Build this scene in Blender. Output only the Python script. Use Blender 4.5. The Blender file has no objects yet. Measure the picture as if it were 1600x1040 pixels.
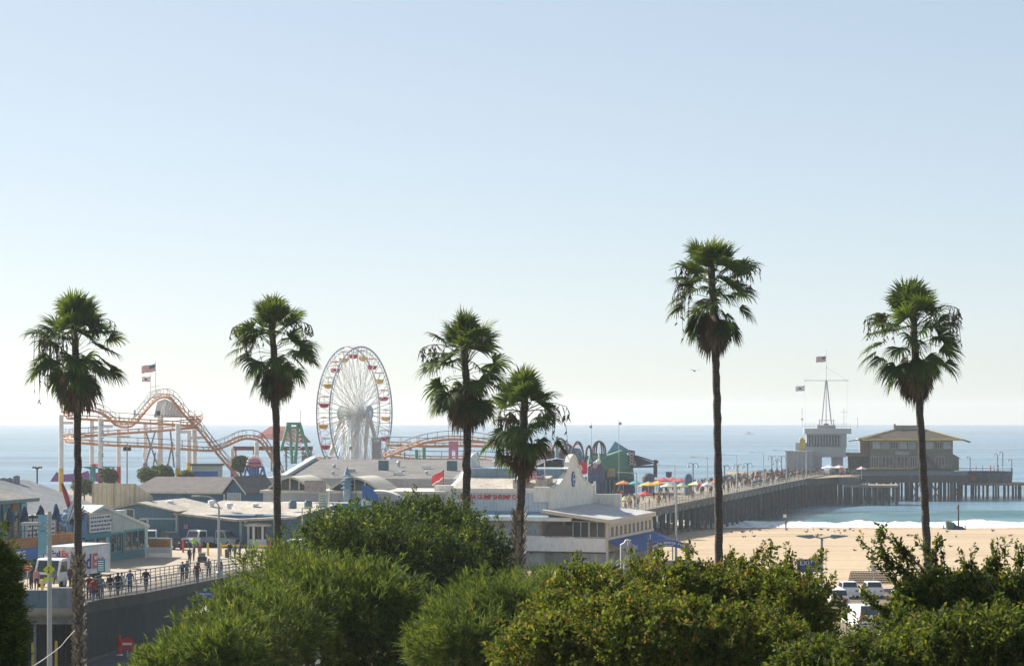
import bpy, math, random
import numpy as np
from mathutils import Vector, Matrix, noise as mnoise
R = math.radians
rng = np.random.default_rng(7)
random.seed(7)
S = bpy.context.scene
COL = S.collection
# ------------------------------------------------------------------ camera
F, HZ, H = 3800.0, 647.0, 22.0          # focal length in photo pixels, eye-level row, eye height above the sea
cam = bpy.data.objects.new("camera", bpy.data.cameras.new("camera"))
COL.objects.link(cam); S.camera = cam
cam.location = (0, 0, H); cam.rotation_euler = (R(90), 0, 0)
cam.data.sensor_width = 36; cam.data.lens = 36*F/1600
cam.data.shift_y = (HZ-520)/1600
cam.data.clip_start = 0.5; cam.data.clip_end = 20000
# ------------------------------------------------------------------ light
SUN_AZ, SUN_EL = -52.0, 34.0            # left of the view direction, above the horizon
w = bpy.data.worlds.new("World"); S.world = w; w.use_nodes = True
nt = w.node_tree; bg = nt.nodes["Background"]
sky = nt.nodes.new("ShaderNodeTexSky"); sky.sky_type = 'NISHITA'; sky.sun_disc = False
sky.sun_elevation = R(SUN_EL); sky.sun_rotation = R(SUN_AZ)
sky.air_density = .6; sky.dust_density = 0.6; sky.ozone_density = 1.0; sky.altitude = 0
gm_ = nt.nodes.new("ShaderNodeGamma"); gm_.inputs["Gamma"].default_value = .45     # hazy, even sky
nt.links.new(sky.outputs[0], gm_.inputs["Color"]); hs_ = nt.nodes.new("ShaderNodeHueSaturation"); hs_.inputs["Saturation"].default_value = 1.14
tn_ = nt.nodes.new("ShaderNodeMix"); tn_.data_type = 'RGBA'; tn_.blend_type = 'MULTIPLY'; tn_.inputs[0].default_value = 1; tn_.inputs[7].default_value = (1.03, 1.045, 1.03, 1)
nt.links.new(gm_.outputs[0], hs_.inputs["Color"]); nt.links.new(hs_.outputs[0], tn_.inputs[6]); nt.links.new(tn_.outputs[2], bg.inputs[0]); bg.inputs[1].default_value = 0.15
sl = bpy.data.lights.new("sun", 'SUN'); sl.energy = 4.6; sl.angle = R(0.55); sl.color = (1, .93, .82)
so = bpy.data.objects.new("sun", sl); COL.objects.link(so)
sd = Vector((math.sin(R(SUN_AZ))*math.cos(R(SUN_EL)), math.cos(R(SUN_AZ))*math.cos(R(SUN_EL)), math.sin(R(SUN_EL))))
so.rotation_euler = sd.to_track_quat('Z', 'Y').to_euler()
S.view_settings.view_transform = 'Standard'; S.view_settings.look = 'None'
S.view_settings.exposure = 1.28; S.view_settings.gamma = 1
S.cycles.use_denoising = True
S.cycles.max_bounces = 6; S.cycles.volume_bounces = 0; S.cycles.transparent_max_bounces = 8
# ------------------------------------------------------------------ helpers
def at(px, py, Y): return Vector(((px-800)/F*Y, Y, H-(py-HZ)/F*Y))
def X_(px, Y): return (px-800)/F*Y
def Z_(py, Y): return H-(py-HZ)/F*Y
def lin(c):
    return tuple((v/12.92 if v <= .04045 else ((v+.055)/1.055)**2.4) for v in c)
_M = {}
def M(name, col=(.5,.5,.5), rough=.7, var=.18, scale=1.5, metal=0., bump=0., line=None, spec=.3):
    """A procedural material: base colour with cloudy wear, optional bump, optional board or rib lines (axis, period, depth)."""
    if name in _M: return _M[name]
    m = bpy.data.materials.new(name); _M[name] = m; m.use_nodes = True
    t = m.node_tree; b = t.nodes["Principled BSDF"]; N = t.nodes.new; L = t.links.new
    b.inputs["Roughness"].default_value = rough; b.inputs["Metallic"].default_value = metal
    b.inputs["Specular IOR Level"].default_value = spec
    tc = N("ShaderNodeTexCoord")
    n = N("ShaderNodeTexNoise"); n.inputs["Scale"].default_value = scale; n.inputs["Detail"].default_value = 6; n.inputs["Roughness"].default_value = .65
    L(tc.outputs["Object"], n.inputs["Vector"])
    r = N("ShaderNodeValToRGB"); r.color_ramp.elements[0].position = .3; r.color_ramp.elements[1].position = .7
    r.color_ramp.elements[0].color = (*[v*(1-var) for v in col], 1); r.color_ramp.elements[1].color = (*[min(1, v*(1+var*.6)) for v in col], 1)
    L(n.outputs[0], r.inputs[0]); out = r.outputs[0]
    n2 = N("ShaderNodeTexNoise"); n2.inputs["Scale"].default_value = scale*7; n2.inputs["Detail"].default_value = 5; L(tc.outputs["Object"], n2.inputs["Vector"])
    mp2 = N("ShaderNodeMapping"); mp2.inputs["Scale"].default_value = (1,1,.22); L(tc.outputs["Object"], mp2.inputs[0]); L(mp2.outputs[0], n2.inputs["Vector"])
    r2 = N("ShaderNodeValToRGB"); r2.color_ramp.elements[0].position = .34; r2.color_ramp.elements[1].position = .6; v_ = max(.3, 1-var*1.1)
    r2.color_ramp.elements[0].color = (v_,v_,v_*.98,1); L(n2.outputs[0], r2.inputs[0])
    m2 = N("ShaderNodeMix"); m2.data_type = 'RGBA'; m2.blend_type = 'MULTIPLY'; m2.inputs[0].default_value = 1; L(out, m2.inputs[6]); L(r2.outputs[0], m2.inputs[7]); out = m2.outputs[2]
    hgt = None
    if line:
        ax, per, dep = line
        sp = N("ShaderNodeSeparateXYZ"); L(tc.outputs["Object"], sp.inputs[0])
        k = N("ShaderNodeMath"); k.operation = 'MULTIPLY'; k.inputs[1].default_value = 1/per; L(sp.outputs[ax], k.inputs[0])
        fr = N("ShaderNodeMath"); fr.operation = 'FRACT'; L(k.outputs[0], fr.inputs[0])
        pp = N("ShaderNodeMath"); pp.operation = 'PINGPONG'; pp.inputs[1].default_value = .5; L(fr.outputs[0], pp.inputs[0])
        cr = N("ShaderNodeValToRGB"); cr.color_ramp.elements[0].position = .02; cr.color_ramp.elements[1].position = .14
        cr.color_ramp.elements[0].color = (1-dep,)*3+(1,); L(pp.outputs[0], cr.inputs[0])
        mx = N("ShaderNodeMix"); mx.data_type = 'RGBA'; mx.blend_type = 'MULTIPLY'; mx.inputs[0].default_value = 1
        L(out, mx.inputs[6]); L(cr.outputs[0], mx.inputs[7]); out = mx.outputs[2]; hgt = cr.outputs[0]
    L(out, b.inputs["Base Color"])
    if bump or hgt:
        bp = N("ShaderNodeBump"); bp.inputs["Strength"].default_value = bump or .4; bp.inputs["Distance"].default_value = .05
        L(hgt or n.outputs[0], bp.inputs["Height"]); L(bp.outputs[0], b.inputs["Normal"])
    return m
def leafmat(name, stops, trans=.35, rough=.7, dry=None):
    """Leaf material: a colour of its own for every leaf (face attribute 'tint'), light shining through."""
    m = bpy.data.materials.new(name); m.use_nodes = True; t = m.node_tree; N = t.nodes.new; L = t.links.new
    b = t.nodes["Principled BSDF"]; b.inputs["Roughness"].default_value = rough; b.inputs["Specular IOR Level"].default_value = .10
    a = N("ShaderNodeAttribute"); a.attribute_name = "tint"
    r = N("ShaderNodeValToRGB"); e = r.color_ramp.elements
    while len(e) < len(stops): e.new(.5)
    for i, (p, c) in enumerate(stops): e[i].position = p; e[i].color = (*c, 1)
    L(a.outputs["Fac"], r.inputs[0]); L(r.outputs[0], b.inputs["Base Color"])
    tr = N("ShaderNodeBsdfTranslucent"); g = N("ShaderNodeMix"); g.data_type = 'RGBA'; g.blend_type = 'MULTIPLY'; g.inputs[0].default_value = 1
    g.inputs[7].default_value = (1.45, 1.4, .55, 1); L(r.outputs[0], g.inputs[6]); L(g.outputs[2], tr.inputs[0])
    mx = N("ShaderNodeMixShader"); mx.inputs[0].default_value = trans
    L(b.outputs[0], mx.inputs[1]); L(tr.outputs[0], mx.inputs[2]); L(mx.outputs[0], t.nodes["Material Output"].inputs[0])
    return m
class MB:
    """Collects shapes; build() links them as one mesh object."""
    def __init__(s): s.v = []; s.f = []; s.mi = []; s.k = 0
    def add(s, vs, fs, k=None):
        o = len(s.v); s.v += [tuple(v) for v in vs]; s.f += [tuple(i+o for i in f) for f in fs]; s.mi += [s.k if k is None else k]*len(fs); return s
    def box(s, c, d, rz=0., rx=0., k=None, ry=0.):
        hx, hy, hz = d[0]/2, d[1]/2, d[2]/2
        m = Matrix.Rotation(rz, 3, 'Z') @ Matrix.Rotation(ry, 3, 'Y') @ Matrix.Rotation(rx, 3, 'X'); c = Vector(c)
        vs = [c + m @ Vector((x*hx, y*hy, z*hz)) for z in (-1,1) for y in (-1,1) for x in (-1,1)]
        return s.add(vs, [(0,2,3,1),(4,5,7,6),(0,1,5,4),(2,6,7,3),(0,4,6,2),(1,3,7,5)], k)
    def bx(s, x0, x1, y0, y1, z0, z1, k=None): return s.box(((x0+x1)/2,(y0+y1)/2,(z0+z1)/2), (x1-x0,y1-y0,z1-z0), k=k)
    def prism(s, poly, off, k=None):
        n = len(poly); off = Vector(off); a = [Vector(p) for p in poly]; vs = a+[p+off for p in a]
        return s.add(vs, [tuple(range(n))[::-1], tuple(range(n, 2*n))]+[(i,(i+1)%n,n+(i+1)%n,n+i) for i in range(n)], k)
    def tube(s, pts, r, n=6, k=None, cap=True):
        pts = [Vector(p) for p in pts]; rr = r if isinstance(r, (list, tuple)) else [r]*len(pts); vs = []
        for i, p in enumerate(pts):
            d = (pts[min(i+1,len(pts)-1)]-pts[max(i-1,0)]).normalized()
            a = d.cross(Vector((0,0,1)) if abs(d.z) < .95 else Vector((0,1,0))).normalized(); b = d.cross(a)
            vs += [p+(a*math.cos(2*math.pi*j/n)+b*math.sin(2*math.pi*j/n))*rr[i] for j in range(n)]
        fs = [(i*n+j, i*n+(j+1)%n, (i+1)*n+(j+1)%n, (i+1)*n+j) for i in range(len(pts)-1) for j in range(n)]
        if cap: fs += [tuple(range(n))[::-1], tuple(range((len(pts)-1)*n, len(pts)*n))]
        return s.add(vs, fs, k)
    def lathe(s, prof, c=(0,0,0), n=16, k=None, sx=1., sy=1.):
        vs = [(c[0]+r*math.cos(2*math.pi*j/n)*sx, c[1]+r*math.sin(2*math.pi*j/n)*sy, c[2]+z) for r, z in prof for j in range(n)]
        m = len(prof)
        return s.add(vs, [(i*n+j, i*n+(j+1)%n, (i+1)*n+(j+1)%n, (i+1)*n+j) for i in range(m-1) for j in range(n)]+[tuple(range(n))[::-1], tuple(range((m-1)*n, m*n))], k)
    def ball(s, c, r, n=10, k=None):
        rx, ry, rz = r if isinstance(r, (tuple, list)) else (r, r, r)
        m = max(4, n//2); prof = [(math.sin(math.pi*i/m)+1e-4, -math.cos(math.pi*i/m)) for i in range(m+1)]
        vs = [(c[0]+q*math.cos(2*math.pi*j/n)*rx, c[1]+q*math.sin(2*math.pi*j/n)*ry, c[2]+z*rz) for q, z in prof for j in range(n)]
        return s.add(vs, [(i*n+j, i*n+(j+1)%n, (i+1)*n+(j+1)%n, (i+1)*n+j) for i in range(m) for j in range(n)], k)
    def sheet(s, poly, k=None): return s.add(poly, [tuple(range(len(poly)))], k)
    def build(s, name, mats, parent=None, smooth=False, loc=None):
        me = bpy.data.meshes.new(name); me.from_pydata(s.v, [], s.f)
        for m in (mats if isinstance(mats, (list, tuple)) else [mats]): me.materials.append(m)
        if any(s.mi): me.polygons.foreach_set("material_index", s.mi)
        if smooth: me.polygons.foreach_set("use_smooth", [True]*len(s.f))
        me.update()
        o = bpy.data.objects.new(name, me); COL.objects.link(o); o.parent = parent
        if loc is not None: o.location = loc
        return o
def tag(o, label=None, cat=None, group=None, kind=None):
    if label: o["label"] = label
    if cat: o["category"] = cat
    if group: o["group"] = group
    if kind: o["kind"] = kind
    return o
def thing(name, label, cat, loc=(0,0,0), rz=0., group=None):
    o = bpy.data.objects.new(name, None); COL.objects.link(o); o.location = loc; o.rotation_euler = (0,0,rz)
    o.empty_display_size = .3
    return tag(o, label, cat, group)
KIDS = {}
def dup(o, loc=None, rz=None, label=None, group=None, parent=None, scale=None):
    c = o.copy(); COL.objects.link(c)
    if parent is not None: c.parent = parent
    for ch in list(o.children): dup(ch, parent=c)
    if loc is not None: c.location = loc
    if rz is not None: c.rotation_euler = (0,0,rz)
    if scale: c.scale = (scale,)*3
    if label: c["label"] = label
    if group: c["group"] = group
    return c
def text(name, body, size, mat, parent, loc, rot, depth=.02, align='CENTER', sx=1., bold=0.):
    cu = bpy.data.curves.new(name, 'FONT'); cu.body = body; cu.size = size; cu.extrude = depth; cu.align_x = align; cu.offset = bold
    ob = bpy.data.objects.new(name, cu); dg = bpy.context.evaluated_depsgraph_get()
    COL.objects.link(ob); dg.update()
    me = bpy.data.meshes.new_from_object(ob.evaluated_get(dg)); bpy.data.objects.remove(ob)
    me.materials.clear(); me.materials.append(mat)
    o = bpy.data.objects.new(name, me); COL.objects.link(o); o.parent = parent; o.location = loc; o.rotation_euler = rot; o.scale = (sx,1,1)
    return o
def raw_mesh(name, V, faces, mat, parent=None, tint=None, smooth=False):
    """V (n,3) array, faces (m,k) array of equal-sized polygons."""
    me = bpy.data.meshes.new(name); m, k = faces.shape
    me.vertices.add(len(V)); me.vertices.foreach_set("co", np.ascontiguousarray(V, dtype=np.float32).ravel())
    me.loops.add(m*k); me.loops.foreach_set("vertex_index", np.ascontiguousarray(faces, dtype=np.int32).ravel())
    me.polygons.add(m); me.polygons.foreach_set("loop_start", np.arange(0, m*k, k, dtype=np.int32))
    if smooth: me.polygons.foreach_set("use_smooth", np.ones(m, dtype=bool))
    me.update(calc_edges=True)
    if tint is not None:
        a = me.attributes.new("tint", 'FLOAT', 'FACE'); a.data.foreach_set("value", np.ascontiguousarray(tint, dtype=np.float32))
    me.materials.append(mat)
    o = bpy.data.objects.new(name, me); COL.objects.link(o); o.parent = parent
    return o
def unit(a): return a/np.maximum(np.linalg.norm(a, axis=-1, keepdims=True), 1e-9)
def sstep(a, b, x):
    t = min(1, max(0, (x-a)/(b-a))); return t*t*(3-2*t)
# ------------------------------------------------------------------ ground
def lerp_tab(tab, x):
    for (x0, y0), (x1, y1) in zip(tab, tab[1:]):
        if x <= x1: return y0+(y1-y0)*max(0, (x-x0))/(x1-x0)
    return tab[-1][1]
def ground_z(x, y):
    left = lerp_tab([(-40,20.6),(4,20.3),(20,18.6),(35,17),(60,14.3),(100,9.6),(138,6.2),(250,6.0),(290,3.2),(340,2.4),(430,1.5),(472,0.),(530,-2.),(900,-6)], y)
    right = lerp_tab([(-40,20.6),(4,20.3),(20,18.6),(35,17),(60,14.3),(100,9.6),(150,3.7),(252,3.6),(262,3.3),(340,2.5),(430,1.3),(472,0.),(530,-2.),(900,-6)], y)
    t = sstep(-14, 4, x); return left*(1-t)+right*t
def gridmesh(name, xs, ys, zf, mat):
    V = np.array([(x, y, zf(x, y)) for y in ys for x in xs]); nx = len(xs)
    fs = np.array([(j*nx+i, j*nx+i+1, (j+1)*nx+i+1, (j+1)*nx+i) for j in range(len(ys)-1) for i in range(nx-1)])
    return raw_mesh(name, V, fs, mat, smooth=True)
soil = M("dry_soil", (.16,.13,.085), .95, .4, .8, bump=.3)
tag(gridmesh("bluff_ground", np.linspace(-140,140,71), np.concatenate([np.linspace(-40,140,61),[252]]), lambda x,y: ground_z(x,y)+.12*mnoise.noise((x*.3,y*.3,0)), soil), kind="structure")
def sand_mat():
    m = bpy.data.materials.new("beach_sand"); m.use_nodes = True; t = m.node_tree; N = t.nodes.new; L = t.links.new
    b = t.nodes["Principled BSDF"]; b.inputs["Roughness"].default_value = .95; b.inputs["Specular IOR Level"].default_value = .1
    tc = N("ShaderNodeTexCoord"); mp = N("ShaderNodeMapping"); mp.inputs["Scale"].default_value = (.05,.6,1); mp.inputs["Rotation"].default_value = (0,0,R(-4)); L(tc.outputs["Object"], mp.inputs[0])
    n = N("ShaderNodeTexNoise"); n.inputs["Scale"].default_value = 1.; n.inputs["Detail"].default_value = 8; n.inputs["Roughness"].default_value = .7; L(mp.outputs[0], n.inputs[0])
    r = N("ShaderNodeValToRGB"); e = r.color_ramp.elements; e[0].position = .32; e[1].position = .62
    e[0].color = (.33,.255,.175,1); e[1].color = (.465,.365,.25,1); L(n.outputs[0], r.inputs[0])
    n2 = N("ShaderNodeTexNoise"); n2.inputs["Scale"].default_value = .9; n2.inputs["Detail"].default_value = 8; L(tc.outputs["Object"], n2.inputs[0])
    mq = N("ShaderNodeMapping"); mq.inputs["Scale"].default_value = (.006,1.3,1); mq.inputs["Rotation"].default_value = (0,0,R(3)); L(tc.outputs["Object"], mq.inputs[0])
    n3 = N("ShaderNodeTexNoise"); n3.inputs["Scale"].default_value = 1; n3.inputs["Detail"].default_value = 3; L(mq.outputs[0], n3.inputs[0])   # tyre tracks along the beach
    r3 = N("ShaderNodeValToRGB"); r3.color_ramp.elements[0].position = .36; r3.color_ramp.elements[1].position = .45; r3.color_ramp.elements[0].color = (.62,.60,.58,1); L(n3.outputs[0], r3.inputs[0])
    m3 = N("ShaderNodeMix"); m3.data_type = 'RGBA'; m3.blend_type = 'MULTIPLY'; m3.inputs[0].default_value = 1; L(r.outputs[0], m3.inputs[6]); L(r3.outputs[0], m3.inputs[7])
    # wet strip by the waterline
    sp = N("ShaderNodeSeparateXYZ"); L(tc.outputs["Object"], sp.inputs[0])
    wm = N("ShaderNodeMapRange"); wm.inputs[1].default_value = .55; wm.inputs[2].default_value = .1; L(sp.outputs[2], wm.inputs[0])
    mx = N("ShaderNodeMix"); mx.data_type = 'RGBA'; mx.inputs[7].default_value = (.24,.17,.11,1); L(wm.outputs[0], mx.inputs[0]); L(m3.outputs[2], mx.inputs[6]); L(mx.outputs[2], b.inputs["Base Color"])
    bp = N("ShaderNodeBump"); bp.inputs["Strength"].default_value = .6; bp.inputs["Distance"].default_value = .35; L(n2.outputs[0], bp.inputs["Height"]); L(bp.outputs[0], b.inputs["Normal"])
    return m
tag(gridmesh("beach_sand", np.linspace(-260,300,113), np.linspace(252,760,128), lambda x,y: ground_z(x,y)+.1*mnoise.noise((x*.15,y*.15,3)), sand_mat()), kind="structure")
# ------------------------------------------------------------------ sea
def water_mat(name, col, rough, bs, far=True):
    m = bpy.data.materials.new(name); m.use_nodes = True; t = m.node_tree; N = t.nodes.new; L = t.links.new
    b = t.nodes["Principled BSDF"]; b.inputs["Roughness"].default_value = rough; b.inputs["IOR"].default_value = 1.33
    tc = N("ShaderNodeTexCoord"); hs = []
    for sc, sx, wt in ((.016,.16,1.),(.07,.25,.5),(.35,.45,.22)):
        mp = N("ShaderNodeMapping"); mp.inputs["Scale"].default_value = (sc*sx, sc, sc); L(tc.outputs["Object"], mp.inputs[0])
        n = N("ShaderNodeTexNoise"); n.inputs["Scale"].default_value = 1; n.inputs["Detail"].default_value = 7; n.inputs["Roughness"].default_value = .6; L(mp.outputs[0], n.inputs[0])
        hs.append((n, wt))
    bpv = None
    for (n, wt), dist in zip(hs, (9., 3.0, .6)):
        bp = N("ShaderNodeBump"); bp.inputs["Strength"].default_value = bs; bp.inputs["Distance"].default_value = dist; L(n.outputs[0], bp.inputs["Height"])
        if bpv: L(bpv.outputs[0], bp.inputs["Normal"])
        bpv = bp
    L(bpv.outputs[0], b.inputs["Normal"])
    r = N("ShaderNodeValToRGB"); r.color_ramp.elements[0].position = .38; r.color_ramp.elements[1].position = .62
    r.color_ramp.elements[0].color = (*[v*.62 for v in col], 1); r.color_ramp.elements[1].color = (*[v*1.3 for v in col], 1)
    L(hs[0][0].outputs[0], r.inputs[0]); L(r.outputs[0], b.inputs["Base Color"])
    return m
SEA_END = 5000
PA = R(14.4)                            # the pier runs this far right of the view direction
def frame(name, label, cat, x, y, z, group=None, rz=-PA): return thing(name, label, cat, (x, y, z), rz, group)
def pier_pt(x, y, z=6.5):               # pier coordinates: x across (0 = right edge), y out to sea
    return Vector((23+x*math.cos(PA)+y*math.sin(PA), 398-x*math.sin(PA)+y*math.cos(PA), z))
def pier_xy(px, py, z=6.5):             # where a photo point meets the deck
    d = F*(H-z)/(py-HZ); return X_(px, d), d
sea = MB(); sea.add([(-3500,455,-.05),(3500,455,-.05),(3500,SEA_END,-.05),(-3500,SEA_END,-.05)], [(0,1,2,3)])
tag(sea.build("sea_water", water_mat("sea_water", (.085,.165,.225), .26, .65)), kind="structure")
def wave_z(x, y):
    c = 526+6*mnoise.noise((x*.02,1.3,0))+.02*(x-60)
    t = (y-c)/9.; h = max(0, 1-abs(t) if t < 0 else 1-t/1.8)
    return 1.75*h*h*(3-2*h)*(.8+.35*mnoise.noise((x*.03,0,5)))*sstep(58, 84, x)+.12*mnoise.noise((x*.2,y*.3,9))
tag(gridmesh("breaking_wave", np.linspace(40,330,290), np.linspace(494,552,59), wave_z, water_mat("shallow_water", (.05,.135,.14), .16, .25)), kind="structure")
def foam_mat():
    m = bpy.data.materials.new("sea_foam"); m.use_nodes = True; t = m.node_tree; N = t.nodes.new; L = t.links.new
    b = t.nodes["Principled BSDF"]; b.inputs["Roughness"].default_value = .8
    tc = N("ShaderNodeTexCoord"); mp = N("ShaderNodeMapping"); mp.inputs["Scale"].default_value = (.28,.55,1.5); L(tc.outputs["Object"], mp.inputs[0])
    n = N("ShaderNodeTexNoise"); n.inputs["Scale"].default_value = 1; n.inputs["Detail"].default_value = 9; n.inputs["Roughness"].default_value = .72; L(mp.outputs[0], n.inputs[0])
    r = N("ShaderNodeValToRGB"); e = r.color_ramp.elements; e[0].position = .36; e[1].position = .55; e[0].color = (.16,.21,.21,1); e[1].color = (.84,.84,.81,1)
    e.new(.45).color = (.55,.57,.56,1)
    L(n.outputs[0], r.inputs[0]); L(r.outputs[0], b.inputs["Base Color"])
    return m
def foam_z(x, y):
    y0 = 470+3*mnoise.noise((x*.05,0,0))+1.4*mnoise.noise((x*.25,4,0)); y1 = 497+6*mnoise.noise((x*.03,7,0))+3*mnoise.noise((x*.13,3,0))
    e = max(-1, min(1, min((y-y0)/3., (y1-y)/6.)))
    r = mnoise.fractal((x*.22,y*.30,2), .8, 2.1, 5)
    return -.12+.30*e+.5*r*max(.15,e)+(.9*max(0,mnoise.noise((x*.09,y*.05,11)))*max(0,e))*(1 if y > 482 else .35)
tag(gridmesh("surf_foam", np.linspace(26,330,520), np.linspace(466,506,70), foam_z, foam_mat()), kind="structure")
# ------------------------------------------------------------------ palms
frond_green = leafmat("palm_frond", [(0,(.034,.058,.020)),(.5,(.064,.103,.030)),(.85,(.12,.16,.036)),(1,(.20,.18,.06))], .30, .5)
frond_dead = leafmat("dead_frond", [(0,(.06,.044,.032)),(.6,(.125,.09,.06)),(1,(.25,.19,.12))], .12, .8)
bark = M("palm_bark", (.095,.080,.068), .95, .45, 6., bump=.6, line=(2,.16,.4))
boot_mat = leafmat("palm_boot", [(0,(.10,.085,.07)),(.5,(.19,.165,.135)),(1,(.33,.30,.25))], .02, .9)
stalk_mat = M("seed_stalk", (.105,.07,.055), .9, .3, 4.)
def add_fan(V, Fc, T, base, p, L_pet, Rf, spread, droop, tint, nseg, rg, wind=.12):
    """One fan leaf: a petiole and a half-joined fan of blades whose tips droop."""
    p = p/np.linalg.norm(p); up = np.array((0,0,1.))
    s = np.cross(p, up); s = s/np.linalg.norm(s) if np.linalg.norm(s) > .05 else np.array((1.,0,0))
    tw = rg.uniform(-.7,.7); n = np.cross(s, p); s = s*math.cos(tw)+n*math.sin(tw)
    sag = droop*.25
    p1 = base+p*L_pet*.55; p2 = base+p*L_pet+np.array((0,0,-sag*L_pet)); d2 = p2-p1; d2 = d2/np.linalg.norm(d2)+np.array((0,0,-.55*max(0,droop-.3))); d2 = d2/np.linalg.norm(d2)
    wv = s*.022; o = len(V); V += [base-wv*1.3, base+wv*1.3, p1-wv, p1+wv, p2-wv*.8, p2+wv*.8]
    Fc += [(o,o+1,o+3,o+2),(o+2,o+3,o+5,o+4)]; T += [tint*.8+.15]*2
    s = np.cross(d2, np.cross(s, d2)); s = s/np.linalg.norm(s)
    n = np.cross(s, d2); cup = rg.uniform(.05,.35)
    for i in range(nseg):
        th = (i/(nseg-1)-.5)*spread+rg.normal(0,.02); rl = Rf*(1-.22*abs(th)/(spread/2))*rg.uniform(.86,1.08)
        d = d2*math.cos(th)+s*math.sin(th)+n*(cup*abs(math.sin(th))); d = d/np.linalg.norm(d)
        side = np.cross(d, n); side = side/np.linalg.norm(side)
        wd = rl*.5*math.tan(spread/(nseg-1)/2)*1.5
        q0 = p2; q1 = p2+d*rl*.45; f = np.array((wind*rg.uniform(-.2,1), .1*rg.normal(), -droop*rg.uniform(.7,1.3)))
        q2 = q1+(d+f*.5)*rl*.3; e3 = d*.7+f*1.1; q3 = q2+e3/np.linalg.norm(e3)*rl*.3
        fold = n*wd*rg.uniform(-.5,.5)
        o = len(V); V += [q0-side*.008, q0+side*.008, q1-side*wd+fold, q1+side*wd-fold, q2-side*wd*.62, q2+side*wd*.62, q3-side*.004, q3+side*.004]
        Fc += [(o,o+1,o+3,o+2),(o+2,o+3,o+5,o+4),(o+4,o+5,o+7,o+6)]
        t = min(1, max(0, tint+rg.normal(0,.10))); T += [t,t,min(1,t+.12)]
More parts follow.
